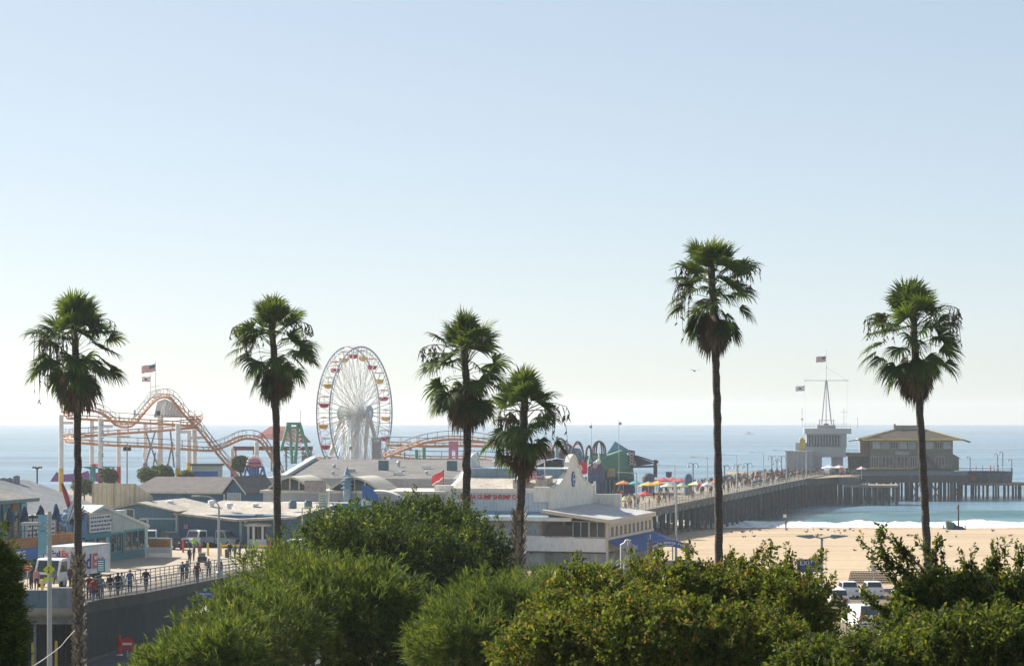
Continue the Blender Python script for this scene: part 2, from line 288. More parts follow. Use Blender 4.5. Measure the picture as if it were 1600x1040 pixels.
def palm(label, trunk_px, d, top_py, skirt_py, boots_py, stalks, seed, lean=0., fat=1.):
    """trunk_px: (px, py) points down the trunk, highest first."""
    rg = np.random.default_rng(seed); base_px = trunk_px[-1]
    bx = X_(base_px[0], d); gz = ground_z(bx, d)-.3
    t = thing("palm_tree", label, "palm tree", (bx, d, gz), 0, "tall fan palms standing in a row on the bluff")
    pts = [Vector((X_(px, d)-bx, .12*math.sin(i*1.7), Z_(py, d)-gz)) for i, (px, py) in enumerate(trunk_px)][::-1]
    pts = [Vector((pts[0].x, 0, 0))]+pts
    # dense trunk with rings
    dense = []; rad = []
    tot = pts[-1].z; n = 70
    def tr(z):
        for a, b in zip(pts, pts[1:]):
            if z <= b.z: return a.lerp(b, (z-a.z)/max(1e-6, b.z-a.z))
        return pts[-1]
    for i in range(n+1):
        z = tot*i/n; dense.append(tr(z)); rad.append(fat*(.195-.045*(i/n))*(1+.07*rg.normal()*.6+.05*(i % 2)))
    dense = [v+Vector((.012*rg.normal(), .012*rg.normal(), 0)) for v in dense]
    MB().tube(dense, rad, 12).build("trunk", bark, t, True)
    topz = Z_(top_py, d)-gz; skz = Z_(skirt_py, d)-gz; ax = dense[-1].x; span = topz-skz
    V, Fc, T = [], [], []
    hub = skz+span*rg.uniform(.625,.645)                                   # the growing tip
    def P(z): return np.array((tr(min(z, tot)).x, tr(min(z, tot)).y, z))
    k = span/5.6
    NF = int(rg.integers(46,60)); gaps = [(rg.uniform(0,6.28), rg.uniform(.15,.35)) for _ in range(2)]
    for i in range(NF):
        u = min(1, max(0, (i+rg.uniform(-.4,.4))/NF))          # 0 youngest, 1 oldest
        az = i*2.39996+rg.normal(0,.3)
        if .25 < u < .85 and any(abs((az-g+PI) % (2*PI)-PI) < w_ for g, w_ in gaps): continue
        if u < .30: el, Lp, Rf, dr = R(88-125*u), rg.uniform(.95,1.45), rg.uniform(1.0,1.2), .28
        elif u < .78: el, Lp, Rf, dr = R(50-118*(u-.30)), rg.uniform(1.15,1.85), rg.uniform(1.0,1.25), .5+.6*(u-.30)
        else: el, Lp, Rf, dr = R(-7-150*(u-.78)), rg.uniform(.8,1.3), rg.uniform(.85,1.1), .85
        el += rg.normal(0,.15); z0 = hub-.15-1.55*k*u
        p = np.array((math.cos(az)*math.cos(el), math.sin(az)*math.cos(el), math.sin(el)))
        add_fan(V, Fc, T, P(z0), p, k*Lp, k*Rf, R(rg.uniform(165,250)), dr, .62-.42*u+rg.normal(0,.08), 26, rg)
    raw_mesh("crown", np.array(V), np.array(Fc), frond_green, t, T)
    V, Fc, T = [], [], []
    for i in range(34):                                   # dead fronds folded down round the trunk
        u = rg.uniform(0,1); az = i*2.39996; el = R(-42-36*u)+rg.normal(0,.08)
        p = np.array((math.cos(az)*math.cos(el), math.sin(az)*math.cos(el), math.sin(el)))
        z0 = skz+k*(1.75+.75*(1-u)*rg.uniform(.3,1)); Lp = k*rg.uniform(.4,.9)
        add_fan(V, Fc, T, P(z0), p, Lp, k*rg.uniform(.8,1.1), R(rg.uniform(90,170)), 1.3, rg.uniform(.05,.75), 20, rg, .05)
    raw_mesh("dead_frond_skirt", np.array(V), np.array(Fc), frond_dead, t, T)
    for (az, reach, hang, z_up) in stalks:                # seed stalks: arching stems with hanging strings
        m = MB(); a = Vector((math.cos(az), math.sin(az), 0)); b0 = Vector(P(hub-.35))
        stem = [b0+a*reach*q*k+Vector((0,0,k*(z_up*math.sin(q*math.pi*.62)-.25*q*q))) for q in (0,.2,.4,.6,.8,1)]
        m.tube(stem, [.025,.024,.022,.018,.014,.01], 5)
        for q in rg.uniform(.4,1,13):                    # torn dry strips hanging from the stalk
            i0 = min(4, int(q*5)); s0 = stem[i0].lerp(stem[i0+1], q*5-i0)
            l = hang*k*rg.uniform(.3,1.05); o = Vector((rg.normal()*.16, rg.normal()*.16, 0)); bow = a*rg.uniform(.02,.22)
            ps = [s0, s0+bow*.7+o*.3+Vector((0,0,-.06*l)), s0+bow+o+Vector((0,0,-.45*l)), s0+bow*.8+o*1.4+Vector((0,0,-l))]
            m.tube(ps, [.010,.013,.016,.004], 4)
            for j in range(7):
                u_ = rg.uniform(.15,1); c = ps[1].lerp(ps[2], u_) if j < 3 else ps[2].lerp(ps[3], u_); w_ = Vector((rg.normal()*.05, rg.normal()*.05, 0))
                m.add([c-w_*.5, c+w_*.5, c+w_*1.2+Vector((rg.normal()*.03,0,-rg.uniform(.12,.3))), c+w_*.2+Vector((0,0,-.08))], [(0,1,2,3)])
        m.build("seed_stalk", stalk_mat, t)
    if boots_py:                                          # old leaf bases left on the lower trunk
        zt = Z_(boots_py, d)-gz; V, Fc, T = [], [], []
        nb = int(zt/.085)*9
        for i in range(nb):
            z = rg.uniform(0, zt); az = rg.uniform(0, 2*math.pi); c = tr(z); r0 = fat*.2
            a = np.array((math.cos(az), math.sin(az), 0)); tg = np.array((-math.sin(az), math.cos(az), 0))
            l = rg.uniform(.16,.30); o = len(V); q = np.array((c.x,c.y,z)); out = rg.uniform(.10,.2)
            V += [q+a*r0-tg*.06, q+a*r0+tg*.06, q+a*(r0+out)+tg*.045+np.array((0,0,l)), q+a*(r0+out)-tg*.045+np.array((0,0,l)),
                  q+a*(r0+out*.6)+np.array((0,0,l*.9))]
            Fc += [(o,o+1,o+2,o+3),(o,o+3,o+4,o+4)][:1]; T.append(rg.uniform(0,1))
        raw_mesh("leaf_base_boots", np.array(V), np.array(Fc), boot_mat, t, T)
    return t
PI = math.pi
palm("far left fan palm with long hanging seed strings and a shaggy lower trunk", [(113,470),(118,560),(121,640),(122,780),(122,900),(123,1040)], 110, 443, 640, 868, [(PI*.97,1.75,2.6,.5),(PI*1.1,1.5,2.9,.25),(.1,1.75,.9,1.05),(PI*.8,1.1,2.4,.1)], 11)
palm("fan palm between the roller coaster and the big wheel, dry strings on both sides", [(423,480),(428,560),(431,640),(433,760),(434,870)], 112, 455, 626, None, [(PI,1.85,1.0,.9),(.15,1.9,.8,1.0),(PI*1.15,1.6,1.5,.3)], 12)
palm("fan palm crossing the left end of the red lettering on the white restaurant", [(723,505),(729,600),(730,670),(729,760),(728,880)], 105, 478, 668, None, [(PI*1.02,1.9,.9,.8),(PI*.9,1.7,1.1,.4)], 13)
palm("shortest fan palm, with a full brown skirt and a very shaggy thick lower trunk", [(819,590),(818,680),(816,740),(812,800),(808,900)], 100, 566, 740, 800, [(PI*1.1,1.5,2.6,.2),(PI*1.25,1.3,2.8,.1),(.05,2.0,1.2,.6),(-.2,1.7,1.5,.2)], 14, fat=1.05)
palm("tallest fan palm, reaching highest into the sky right of the middle", [(1109,390),(1115,470),(1118,550),(1121,680),(1123,800),(1124,890)], 108, 363, 550, None, [(PI,2.05,1.0,.9),(PI*1.05,1.6,2.9,.2),(.05,2.0,.9,1.25),(-.1,1.8,1.0,.9)], 15)
palm("far right fan palm with curved trunk before the yellow roofed pier restaurant", [(1424,455),(1430,540),(1436,625),(1441,720),(1446,800),(1451,890)], 108, 430, 625, None, [(PI*.98,2.1,1.3,.85),(.08,2.1,1.3,1.2),(-.15,1.8,1.6,.8)], 16)
# ------------------------------------------------------------------ shrubs and trees on the bluff
def cloud(lobes, n, rg, inner=.3, updir=.25, jit=.10):
    """Points on and inside a clump of ellipsoid lobes, with outward directions; points buried in other lobes are thinned."""
    C = np.array([l[0] for l in lobes], float); Rr = np.array([l[1] for l in lobes], float)
    area = (Rr[:,0]*Rr[:,1]+Rr[:,1]*Rr[:,2]+Rr[:,0]*Rr[:,2]); pr = area/area.sum()
    idx = rg.choice(len(lobes), n, p=pr); d = unit(rg.normal(size=(n,3))); d[:,1] -= .12; d[:,2] += .1; d = unit(d)
    rad = 1+rg.normal(0, jit, n); ins = rg.random(n) < inner; rad[ins] *= rg.uniform(.45,.95, ins.sum())
    # knobbly surface
    nz = np.array([mnoise.noise((v[0]*2.3+i, v[1]*2.3, v[2]*2.3)) for v, i in zip(d, idx)]); rad *= 1+.24*nz
    P = C[idx]+d*Rr[idx]*rad[:,None]
    dep = np.ones(n)
    for c, r in zip(C, Rr):
        q = np.linalg.norm((P-c)/r, axis=1); dep = np.minimum(dep, q)
    keep = (dep > .62) | (rg.random(n) < .30)
    D = unit(d/Rr[idx]*Rr[idx].mean()+np.array((0,0,updir))+rg.normal(0,.25,(n,3)))
    return P[keep], D[keep]
def tufts(P, D, k, size, rg):
    """Every point becomes a tuft: k sprigs spraying out of one branch end."""
    n = len(P); u = rg.uniform(0,1,(n*k,1)); p = np.repeat(P, k, 0); d = np.repeat(D, k, 0)
    q = unit(rg.normal(size=(n*k,3)))*np.sqrt(u)*size*.55
    sz = np.repeat(rg.uniform(.6,1.5,(n,1)), k, 0)
    return p+(q+d*(size*(.9-1.1*u)))*sz, unit(d+q/size*1.5+rg.normal(0,.22,(n*k,3)))
def sprigs_needle(P, D, rg, nb, length, width, spread):
    """Feathery sprigs: nb thin blades fanned round each direction."""
    n = len(P); B = np.repeat(P, nb, 0); d = np.repeat(D, nb, 0)
    L = length*rg.uniform(.55,1.25,(n*nb,1)); dd = unit(d+rg.normal(0,spread,(n*nb,3)))
    B = B+d*rg.uniform(-.5,.6,(n*nb,1))*length
    s = unit(np.cross(dd, rg.normal(size=(n*nb,3))))*width*rg.uniform(.7,1.3,(n*nb,1))
    mid = B+dd*L*.5; tip = B+dd*L
    V = np.stack([B-s*.4, mid-s*.5, tip, mid+s*.5], 1).reshape(-1,3)
    fc = np.arange(n*nb*4).reshape(-1,4)
    tint = np.clip(np.repeat(rg.normal(.5,.16,n), nb)+rg.normal(0,.14,n*nb), 0, 1)
    return V, fc, tint
def sprigs_leaf(P, D, rg, nb, length, leaf, ratio=.5):
    """Twigs with oval leaves set along them."""
    n = len(P); d = np.repeat(D, nb, 0); u = np.tile(np.linspace(.1,1,nb), n)[:,None]
    B = np.repeat(P, nb, 0)+d*u*length
    rnd = rg.normal(size=(n*nb,3)); rnd -= d*np.sum(rnd*d, 1, keepdims=True); rnd = unit(rnd)
    dd = unit(d*rg.uniform(.25,1.1,(n*nb,1))+rnd*.75); s = unit(np.cross(dd, rnd+rg.normal(0,.6,(n*nb,3))))
    L = leaf*rg.uniform(.45,1.75,(n*nb,1)); wd = L*ratio*.5
    V = np.stack([B, B+dd*L*.55-s*wd, B+dd*L, B+dd*L*.55+s*wd], 1).reshape(-1,3)
    fc = np.arange(n*nb*4).reshape(-1,4)
    tint = np.clip(np.repeat(rg.normal(.45,.17,n), nb)+rg.normal(0,.17,n*nb), 0, 1)
    return V, fc, tint
twig = M("twig_bark", (.21,.17,.13), .9, .4, 5.)
def bush(name, label, cat, lobes_px, d, kind, n, mat, seed, nb=8, length=.25, width=.02, spread=.3, inner=.3, group=None, updir=.25, shoots=(), trunks=3, jit=.10, ratio=.5, bare=0, tuft=.30):
    """lobes_px: (px, py, distance, rx in px, ry in px)."""
    rg = np.random.default_rng(seed)
    lobes = []
    for px, py, dd, rx, ry in lobes_px:
        c = at(px, py, dd); k = dd/F; lobes.append((np.array(c), np.array((rx*k*.83, (rx+ry)/2*k*.83, ry*k*.83))))
    cx = float(np.mean([l[0][0] for l in lobes])); cy = float(np.mean([l[0][1] for l in lobes])); gz = ground_z(cx, cy)-.1
    org = np.array((cx, cy, gz)); lobes = [(c-org, r) for c, r in lobes]
    t = thing(name, label, cat, tuple(org), 0, group)
    P, D = cloud(lobes, n//14, rg, inner, updir, jit); P, D = tufts(P, D, 14, tuft, rg)
    ex = []; stem = MB()
    for (px, py, dd, px2, py2) in shoots:                 # long leafy shoots standing out of the crown
        a, b = np.array(at(px, py, dd))-org, np.array(at(px2, py2, dd))-org
        m = int(np.linalg.norm(b-a)/.05)+2; u = rg.uniform(0,1,m*2)[:,None]; pts = a+(b-a)*u+rg.normal(0,.012,(m*2,3))
        ex.append((pts, unit(np.repeat((b-a)[None], m*2, 0)/np.linalg.norm(b-a)+rg.normal(0,.55,(m*2,3)))))
        stem.tube([tuple(a), tuple((a+b)/2+rg.normal(0,.02,3)), tuple(b)], [.012,.009,.004], 5)
    if ex: P = np.concatenate([P]+[e[0] for e in ex]); D = np.concatenate([D]+[e[1] for e in ex])
    V, fc, tint = (sprigs_needle(P, D, rg, nb, length, width, spread) if kind == 'needle' else sprigs_leaf(P, D, rg, nb, length, width, ratio))
    raw_mesh("foliage", V, fc, mat, t, tint)
    for c, r in lobes:                                    # limbs from the root into every lobe
        b = np.array((c[0]*.15, c[1]*.15, 0)); mid = b*.4+c*.6+rg.normal(0,.12,3)
        stem.tube([tuple(b), tuple(mid), tuple(c)], [.09,.06,.03], 6)
        for j in range(trunks):
            e = c+unit(rg.normal(size=3)+np.array((0,-.2,.5)))*r*rg.uniform(.7,.95); stem.tube([tuple(mid), tuple((mid+e)/2+rg.normal(0,.1,3)), tuple(e)], [.035,.022,.008], 5)
    for j in range(bare):                                 # bare grey twigs on the face of the crown
        c, r = lobes[rg.integers(len(lobes))]; dv = unit(rg.normal(size=3)+np.array((0,-1.2,.3))); e = c+dv*r*1.04; s0 = e+rg.normal(0,.22,3)*np.array((1,.25,.7))
        stem.tube([tuple(s0), tuple((s0+e)/2+rg.normal(0,.03,3)), tuple(e)], [.006,.008,.004], 4)
    stem.build("branches", twig, t)
    return t
m_feather = leafmat("feathery_leaf", [(0,(.028,.048,.018)),(.45,(.066,.099,.033)),(.8,(.135,.17,.048)),(1,(.20,.21,.08))], .42, .7)
m_dark = leafmat("dark_leaf", [(0,(.018,.033,.015)),(.5,(.040,.066,.021)),(.85,(.115,.155,.034)),(1,(.21,.22,.055))], .42, .7)
m_olive = leafmat("olive_leaf", [(0,(.035,.050,.016)),(.4,(.076,.104,.024)),(.72,(.15,.168,.036)),(.9,(.18,.12,.05)),(1,(.24,.11,.06))], .44, .65)
m_green = leafmat("small_leaf", [(0,(.026,.042,.016)),(.5,(.064,.09,.023)),(.8,(.14,.16,.032)),(1,(.18,.125,.05))], .44, .65)
bush("round_shrub", "biggest feathery round shrub, bright on its left and dark on its lower right", "shrub",
     [(490,1000,50,150,112),(400,1010,48,110,80),(585,1005,50,85,100),(490,948,51,95,62),(435,908,53,55,38),(350,1030,47,80,66),(570,962,50,75,60)], 50, 'needle', 15000, m_feather, 21, 7, .17, .020, .42, tuft=.46, inner=.2)
bush("low_shrub", "low feathery shrub in the bottom left corner beside the paved road", "shrub",
     [(312,1048,45,72,52),(262,1064,44,55,45),(345,1045,44,60,60)], 45, 'needle', 5200, m_feather, 22, 7, .16, .02, .42, tuft=.3, inner=.2)
bush("bluff_tree", "dark leafy tree in front of the restaurant wall with a lighter left side", "tree",
     [(560,862,72,78,52),(505,860,70,46,34),(655,845,76,75,52),(718,878,75,58,54),(640,900,72,90,60),(700,920,73,80,55),(745,898,74,42,56),(590,890,70,62,52),(640,960,71,80,55)], 73, 'leaf', 21000, m_dark, 23, 7, .20, .10, .3, ratio=.34, tuft=.55, inner=.15)
bush("middle_shrub", "feathery grey green shrub in the middle, between the round shrub and the olive hedge", "shrub",
     [(772,1000,46,88,70),(728,1035,45,75,75),(840,945,48,60,30),(860,985,46,50,60)], 46, 'needle', 11000, m_feather, 24, 8, .17, .015, .40, tuft=.42, inner=.2)
bush("olive_hedge", "broad olive green hedge with small leaves and brown tips across the lower middle", "hedge",
     [(930,995,35,120,95),(1050,975,36,120,92),(1170,972,36,110,80),(1238,968,35,60,66),(1000,1020,33,170,80),(1165,1040,33,120,70),(860,1035,33,85,55)], 36, 'leaf', 30000, m_olive, 25, 7, .12, .052, .3,
     shoots=[(1170,880,36,1195,848),(1130,890,36,1140,862),(1240,890,35,1232,862),(1265,900,35,1285,868),(1080,885,36,1075,858),(1200,885,36,1206,855),(990,900,35,985,868),(1020,900,35,1030,866),(905,905,35,900,870),(1290,940,35,1300,905)], bare=26, tuft=.20, inner=.2)
bush("dark_shrub", "dark small leaved shrub at the right end with long bare shoots against the sand", "shrub",
     [(1480,1000,32,110,66),(1570,985,32,90,78),(1445,1030,31,62,48),(1460,955,32,55,45),(1540,1040,30,120,70),(1340,1066,30,130,44)], 32, 'leaf', 24000, m_green, 26, 7, .11, .050, .3,
     shoots=[(1420,900,32,1345,845),(1430,905,32,1368,852),(1440,900,32,1375,828),(1400,905,32,1372,838),(1450,900,32,1405,852),(1460,910,32,1462,848),(1470,900,32,1438,840),(1500,920,32,1520,862),(1540,900,32,1560,850),(1545,900,32,1554,855),(1550,905,32,1573,852),(1580,900,32,1604,858),(1420,930,32,1362,874),(1395,965,32,1350,926),(1400,985,32,1352,925),(1430,880,32,1400,848),(1350,1020,31,1342,968),(1330,1030,31,1322,972),(1475,910,32,1466,842),(1520,905,32,1506,866),(1590,890,32,1592,852)], bare=22, tuft=.20, inner=.2)
bush("edge_tree", "dark conifer like foliage cut off by the left edge of the picture", "tree",
     [(-22,905,30,40,66),(-14,965,30,42,60),(-25,1025,30,48,70)], 30, 'needle', 8000, m_dark, 27, 7, .10, .012, .4, tuft=.16)
# small fan palm between hedge and restaurant
def small_palm():
    rg = np.random.default_rng(31); c = at(940, 905, 60); gz = ground_z(c.x, c.y)
    t = thing("young_palm", "small bright green young palm half hidden behind the hedge", "palm tree", (c.x, c.y, gz))
    z0 = c.z-gz; MB().tube([(0,0,0),(0,0,z0*.6),(0,0,z0)], [.14,.12,.1], 8).build("trunk", bark, t)
    V, Fc, T = [], [], []
    for i in range(20):
        az = i*2.4; el = R(rg.uniform(5,80)); p = np.array((math.cos(az)*math.cos(el), math.sin(az)*math.cos(el), math.sin(el)))
        add_fan(V, Fc, T, np.array((0,0,z0-.1)), p, .35, .5, R(150), .35, .75+rg.normal(0,.1), 16, rg)
    raw_mesh("crown", np.array(V), np.array(Fc), frond_green, t, T)
small_palm()
# ------------------------------------------------------------------ colours
white = M("white_paint", (.74,.74,.72), .55, .12, 1.2)
cream = M("cream_stucco", (.80,.755,.67), .85, .14, .6, bump=.1)
palewall = M("pale_blue_wall", (.55,.62,.66), .6, .14, .5, line=(0,.42,.22))
concrete = M("concrete", (.33,.32,.30), .9, .25, .5, bump=.15)
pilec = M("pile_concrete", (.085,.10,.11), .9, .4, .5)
beamc = M("beam_concrete", (.13,.135,.13), .9, .3, .5)
dkwood = M("dark_timber", (.075,.075,.072), .9, .35, .8, line=(0,.35,.5))
deckwood = M("deck_planks", (.30,.25,.19), .9, .25, .5, line=(1,.3,.35))
steel = M("grey_steel", (.34,.36,.38), .5, .15, 2., metal=.3)
dksteel = M("dark_steel", (.05,.055,.06), .5, .2, 2., metal=.2)
galv = M("galvanised", (.42,.44,.45), .45, .12, 2., metal=.4)
orange = M("orange_track", (.55,.29,.16), .55, .15, 1.)
redroof = M("maroon_roof", (.24,.085,.075), .7, .2, .6, line=(0,.6,.2))
yellow = M("yellow_paint", (.68,.46,.05), .55, .15, 2.)
crimson = M("crimson_paint", (.48,.035,.07), .5, .15, 1.)
maroon = M("maroon_paint", (.20,.035,.08), .6, .15, 1.)
purple = M("purple_paint", (.22,.07,.30), .55, .15, 1.)
pink = M("pink_paint", (.62,.22,.33), .6, .15, 1.)
teal = M("teal_paint", (.06,.26,.30), .6, .18, 1.)
green = M("ride_green", (.11,.32,.22), .55, .15, 1.)
blue = M("strong_blue", (.025,.13,.40), .6, .12, 1.)
bluewall = M("blue_boards", (.075,.155,.235), .75, .14, .7, line=(2,.25,.35))
bluewall2 = M("blue_upright_boards", (.065,.15,.24), .75, .14, .7, line=(0,.4,.4))
sky_blue = M("light_blue_paint", (.24,.50,.62), .6, .1, 1.)
navy = M("navy_canvas", (.012,.055,.13), .85, .2, 2.)
shingle = M("grey_shingle", (.15,.135,.135), .9, .3, 1., line=(1,.45,.3))
greyroof = M("grey_roofing", (.27,.275,.28), .85, .14, .35)
tanroof = M("tan_roofing", (.43,.39,.34), .9, .3, .35)
bluegrey = M("blue_grey_metal", (.20,.29,.36), .6, .16, .5)
glass = M("window_glass", (.022,.035,.045), .08, .3, .6, spec=.6)
curtain = M("pale_blind", (.30,.36,.38), .8, .3, 1.4)
brown = M("brown_post", (.30,.17,.08), .8, .25, 2.)
redp = M("red_paint", (.62,.035,.03), .5, .12, 2.)
rubber = M("rubber", (.02,.02,.02), .9, .2, 4.)
asphalt = M("asphalt", (.065,.066,.07), .95, .3, .7, bump=.2)
paver = M("pale_paving", (.40,.34,.26), .95, .16, .35, bump=.1)
tealsign = M("teal_sign", (.02,.22,.28), .6, .12, 2.)
olive = M("olive_plaster", (.18,.172,.13), .85, .2, .5)
black = M("black_paint", (.015,.015,.017), .5, .2, 3.)
blue_sign = M("sign_blue", (.02,.06,.26), .5, .1, 3.)
# ------------------------------------------------------------------ the pier
pier = frame("pier", "long pier on rows of pale concrete piles running out from the beach to the sea", "pier", 23, 398, 0)
m = MB(); m.prism([(-17,-60,6.0),(0,-110,6.0),(0,247,6.0),(-17,247,6.0)], (0,0,.5))
m.prism([(-17.02,-60,6.0),(-17.02,70,6.0),(-165,70,6.0),(-165,-200,6.0),(-70,-200,6.0),(-52,-170,6.0),(-.02,-110.5,6.0)], (0,0,.5)); m.build("deck", deckwood, pier)
m = MB(); m.bx(.02,.30,-108,247,5.75,6.62); m.bx(.02,.22,-108,247,5.35,5.7); m.build("edge_beam", beamc, pier)
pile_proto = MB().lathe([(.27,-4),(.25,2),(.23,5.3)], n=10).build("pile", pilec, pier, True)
cap_proto = MB().bx(-16.5,.55,-.28,.28,5.3,5.98).build("pile_cap", concrete, pier)
first = True
for i in range(40):
    y = 4+i*6.1
    if i: dup(cap_proto, (0,y,0))
    else: cap_proto.location = (0,y,0)
    for j, x in enumerate((-.35,-5.2,-10.5)[:3 if i % 2 == 0 else 2]):
        if first: pile_proto.location = (x,y,0); first = False
        else: dup(pile_proto, (x,y+random.uniform(-.1,.1),0), rz=random.uniform(0,6))
m = MB()
for i in range(26, 80):
    y = 4+i*3.05
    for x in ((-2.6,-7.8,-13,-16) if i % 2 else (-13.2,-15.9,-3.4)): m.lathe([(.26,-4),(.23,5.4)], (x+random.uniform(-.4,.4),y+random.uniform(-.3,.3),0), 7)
tag(m.build("pile_rows", pilec, pier), kind="stuff")
m = MB()
for y in np.arange(-92, 247, 3.0): m.box((-.15,y,7.1),(.07,.07,1.2))
for z in (6.75,7.2,7.68): m.box((-.15,77.5,z),(.055,339,.055))
for y in np.arange(-40, 247, .6): m.box((-.15,y,7.15),(.022,.022,1.0))
m.build("railing", M("pale_rail", (.42,.40,.36), .6), pier)
m = MB()
for y in np.arange(60, 247, 3.0): m.box((-16.8,y,7.1),(.07,.07,1.2))
for z in (7.2,7.68): m.box((-16.8,153,z),(.05,187,.05))
m.build("railing", dksteel, pier)
m = MB(); m.bx(-8,-.6,-110,2,-1,5.9); m.build("bulkhead", dkwood, pier)
for a in (0,1): MB().tube([(-.35,-28+a*14+a*14,5.2),(-.35,-14,2.2)], .11, 6).build("brace", concrete, pier)
MB().tube([(-.35,-13,2.2),(-.35,2,3.4)], .09, 6).build("brace", concrete, pier)
# ------------------------------------------------------------------ end of the pier: platform, tower, restaurant
plat = thing("pier_platform", "dark timber platform on crowded piles carrying the restaurant at the pier end", "platform", (102, 634, 0), R(-4))
m = MB(); m.bx(-14.5,15,-14,26,5.7,6.4); m.build("deck", deckwood, plat)
m = MB(); m.bx(-14.5,15,-14.3,-14.05,4.6,6.5); m.build("edge_beam", dkwood, plat)
pp = MB().lathe([(.30,-4),(.28,1),(.26,5.7)], n=8).build("pile", M("wet_pile", (.075,.08,.082), .8, .4, .6), plat, True)
pinv = (Matrix.Translation(plat.location) @ Matrix.Rotation(R(-4), 4, 'Z')).inverted()
lk = [pinv @ Vector(q) for q in (pier_pt(.1,186,5.75), Vector((88.6,613,5.75)), Vector((88.6,660,5.75)), Vector((58,660,5.75)))]
m = MB(); m.prism(lk, (0,0,.7)); m.build("link_deck", deckwood, plat)
m = MB(); a_, b_ = lk[0], lk[1]; m.prism([a_+Vector((.05,-.1,-.9)), b_+Vector((.05,-.1,-.9)), b_+Vector((.05,-.1,.85)), a_+Vector((.05,-.1,.85))], (-.1,.2,0)); m.build("edge_beam", dkwood, plat)
pk = [(-13.8+i*1.95+random.uniform(-.5,.5), -13.5+j*5.5) for j in range(4) for i in range(15) if (i*2+j*3) % 7 or j > 2]
pk += [tuple((a_.lerp(b_, (i+.5)/11)+Vector((-j*2.2-.2, j*1.5, 0)))[:2]) for i in range(11) for j in range(4)]
for i, (x, y) in enumerate(pk):
    if i == 0: pp.location = (x,y,0)
    else: dup(pp, (x,y,0))
m = MB()
for x in (-11,-6,1,6,11): m.tube([(x,-13.4,.2),(x+2.4,-13.4,5.2)], .16, 6); m.tube([(x+2.0,-12.9,.2),(x-.4,-12.9,5.2)], .16, 6)
m.build("brace", dkwood, plat)
m = MB(); m.bx(-14.5,15,-14.1,-13.95,6.55,7.55)
for x in np.arange(-14.4,15,1.6): m.box((x,-14.2,7.05),(.08,.08,1.2))
m.build("railing", M("weathered_rail", (.16,.19,.21), .8, .3), plat)
# restaurant
rs = thing("pier_restaurant", "two storey olive restaurant with yellow edged spreading roof at the end of the pier", "restaurant", (102.2, 640, 6.4), R(-4))
m = MB(); m.bx(-8.6,12.8,-8,10,1.4,9.0); m.build("wall", olive, rs)
m = MB(); m.bx(-14,13,-9.2,10,-1.2,1.35); m.build("plinth", M("plinth_dark", (.07,.085,.10), .85, .3, .6, line=(0,.8,.3)), rs)
m = MB(); m.add([(-10.6,-10.2,9.1),(15.0,-10.2,9.1),(15.0,12,9.1),(-10.6,12,9.1),(-1.6,-3.5,11.6),(6.2,-3.5,11.6),(6.2,5,11.6),(-1.6,5,11.6)],
   [(0,1,5,4),(1,2,6,5),(2,3,7,6),(3,0,4,7),(0,3,2,1)]); rf = m.build("roof", M("olive_roof", (.075,.062,.042), .9, .25, .5, line=(1,.7,.25)), rs)
m = MB(); m.bx(-10.7,15.1,-10.36,-10.22,8.8,9.15); m.bx(-10.75,-10.61,-10.2,12,8.8,9.15); m.tube([(-10.6,-10.2,9.15),(-1.6,-3.5,11.65)], .2, 5); m.tube([(15,-10.2,9.15),(6.2,-3.5,11.65)], .16, 5)
for x in list(np.arange(-6.5,2.0,.55))+list(np.arange(7.2,13.5,.55)): m.box((x,-10.45,9.2),(.34,.34,.34))
m.build("trim", M("roof_trim", (.66,.47,.12), .6), rf)
m = MB(); m.bx(-1.5,6.0,-3.2,4.8,11.5,12.7); m.bx(-2.0,-1.5,-3.3,-2.6,11.5,13.1); m.build("roof_box", M("grey_green", (.23,.25,.23), .8), rs)
m = MB(); m.prism([(-10.6,-10.2,9.0),(-14.2,-9.6,8.5),(-13.8,-7.5,8.5),(-10.6,-6,9.0)], (0,0,.25)); m.prism([(15,-10.2,9.0),(17.2,-9.6,8.3),(16.8,-8,8.3),(15,-6,9.0)], (0,0,.25)); m.build("eave_tip", M("weathered_eave", (.16,.12,.10), .9, .4, 2.), rs)
def window(parent, x0, x1, z0, z1, y, g=None, fr=.08, n=1, name="window"):
    m = MB(); m.bx(x0,x1,y-.03,y+.02,z0,z1); wdw = m.build(name, g or glass, parent)
    m = MB()
    for i in range(n+1): xx = x0+(x1-x0)*i/n; m.bx(xx-fr/2,xx+fr/2,y-.08,y-.035,z0,z1)
    for z in (z0,z1): m.bx(x0-fr/2,x1+fr/2,y-.085,y-.036,z-fr/2,z+fr/2)
    m.build("frame", M("window_frame", (.52,.54,.54), .6), wdw)
    return wdw
for i in range(9):
    if i == 5: continue
    x = -7.8+i*2.28; window(rs, x, x+1.85, 6.7, 8.4, -8.02, M("sky_glass", (.42,.48,.53), .15, .3, .6) if i in (0,3,6,8) else (curtain if i in (1,4) else glass), .1, 3)  # some panes have the bright sky reflection put into the glass colour
for x0, x1 in ((-8.2,-6.4),(-5.4,-2.6),(-1.6,1.2),(1.8,3.6),(8.4,10.6)): window(rs, x0, x1, 1.9, 4.6, -8.02, glass, .1, 3)
m = MB(); m.bx(-2.0,1.6,-8.2,-8.05,5.1,6.0); m.build("sign_board", M("faded_sign", (.42,.40,.34), .7, .3, 3.), rs)
m = MB(); m.prism([(8.4,-8.6,1.4),(9.4,-8.6,1.4),(5.6,-8.6,5.6),(4.6,-8.6,5.6)], (0,-.9,0)); m.build("stair", dkwood, rs)
m = MB()
for x in np.arange(4.6,13,1.1): m.box((x,-9.0,2.0),(.07,.07,1.2))
m.box((8.6,-9.0,2.6),(8.6,.06,.06)); m.build("terrace_rail", steel, rs)
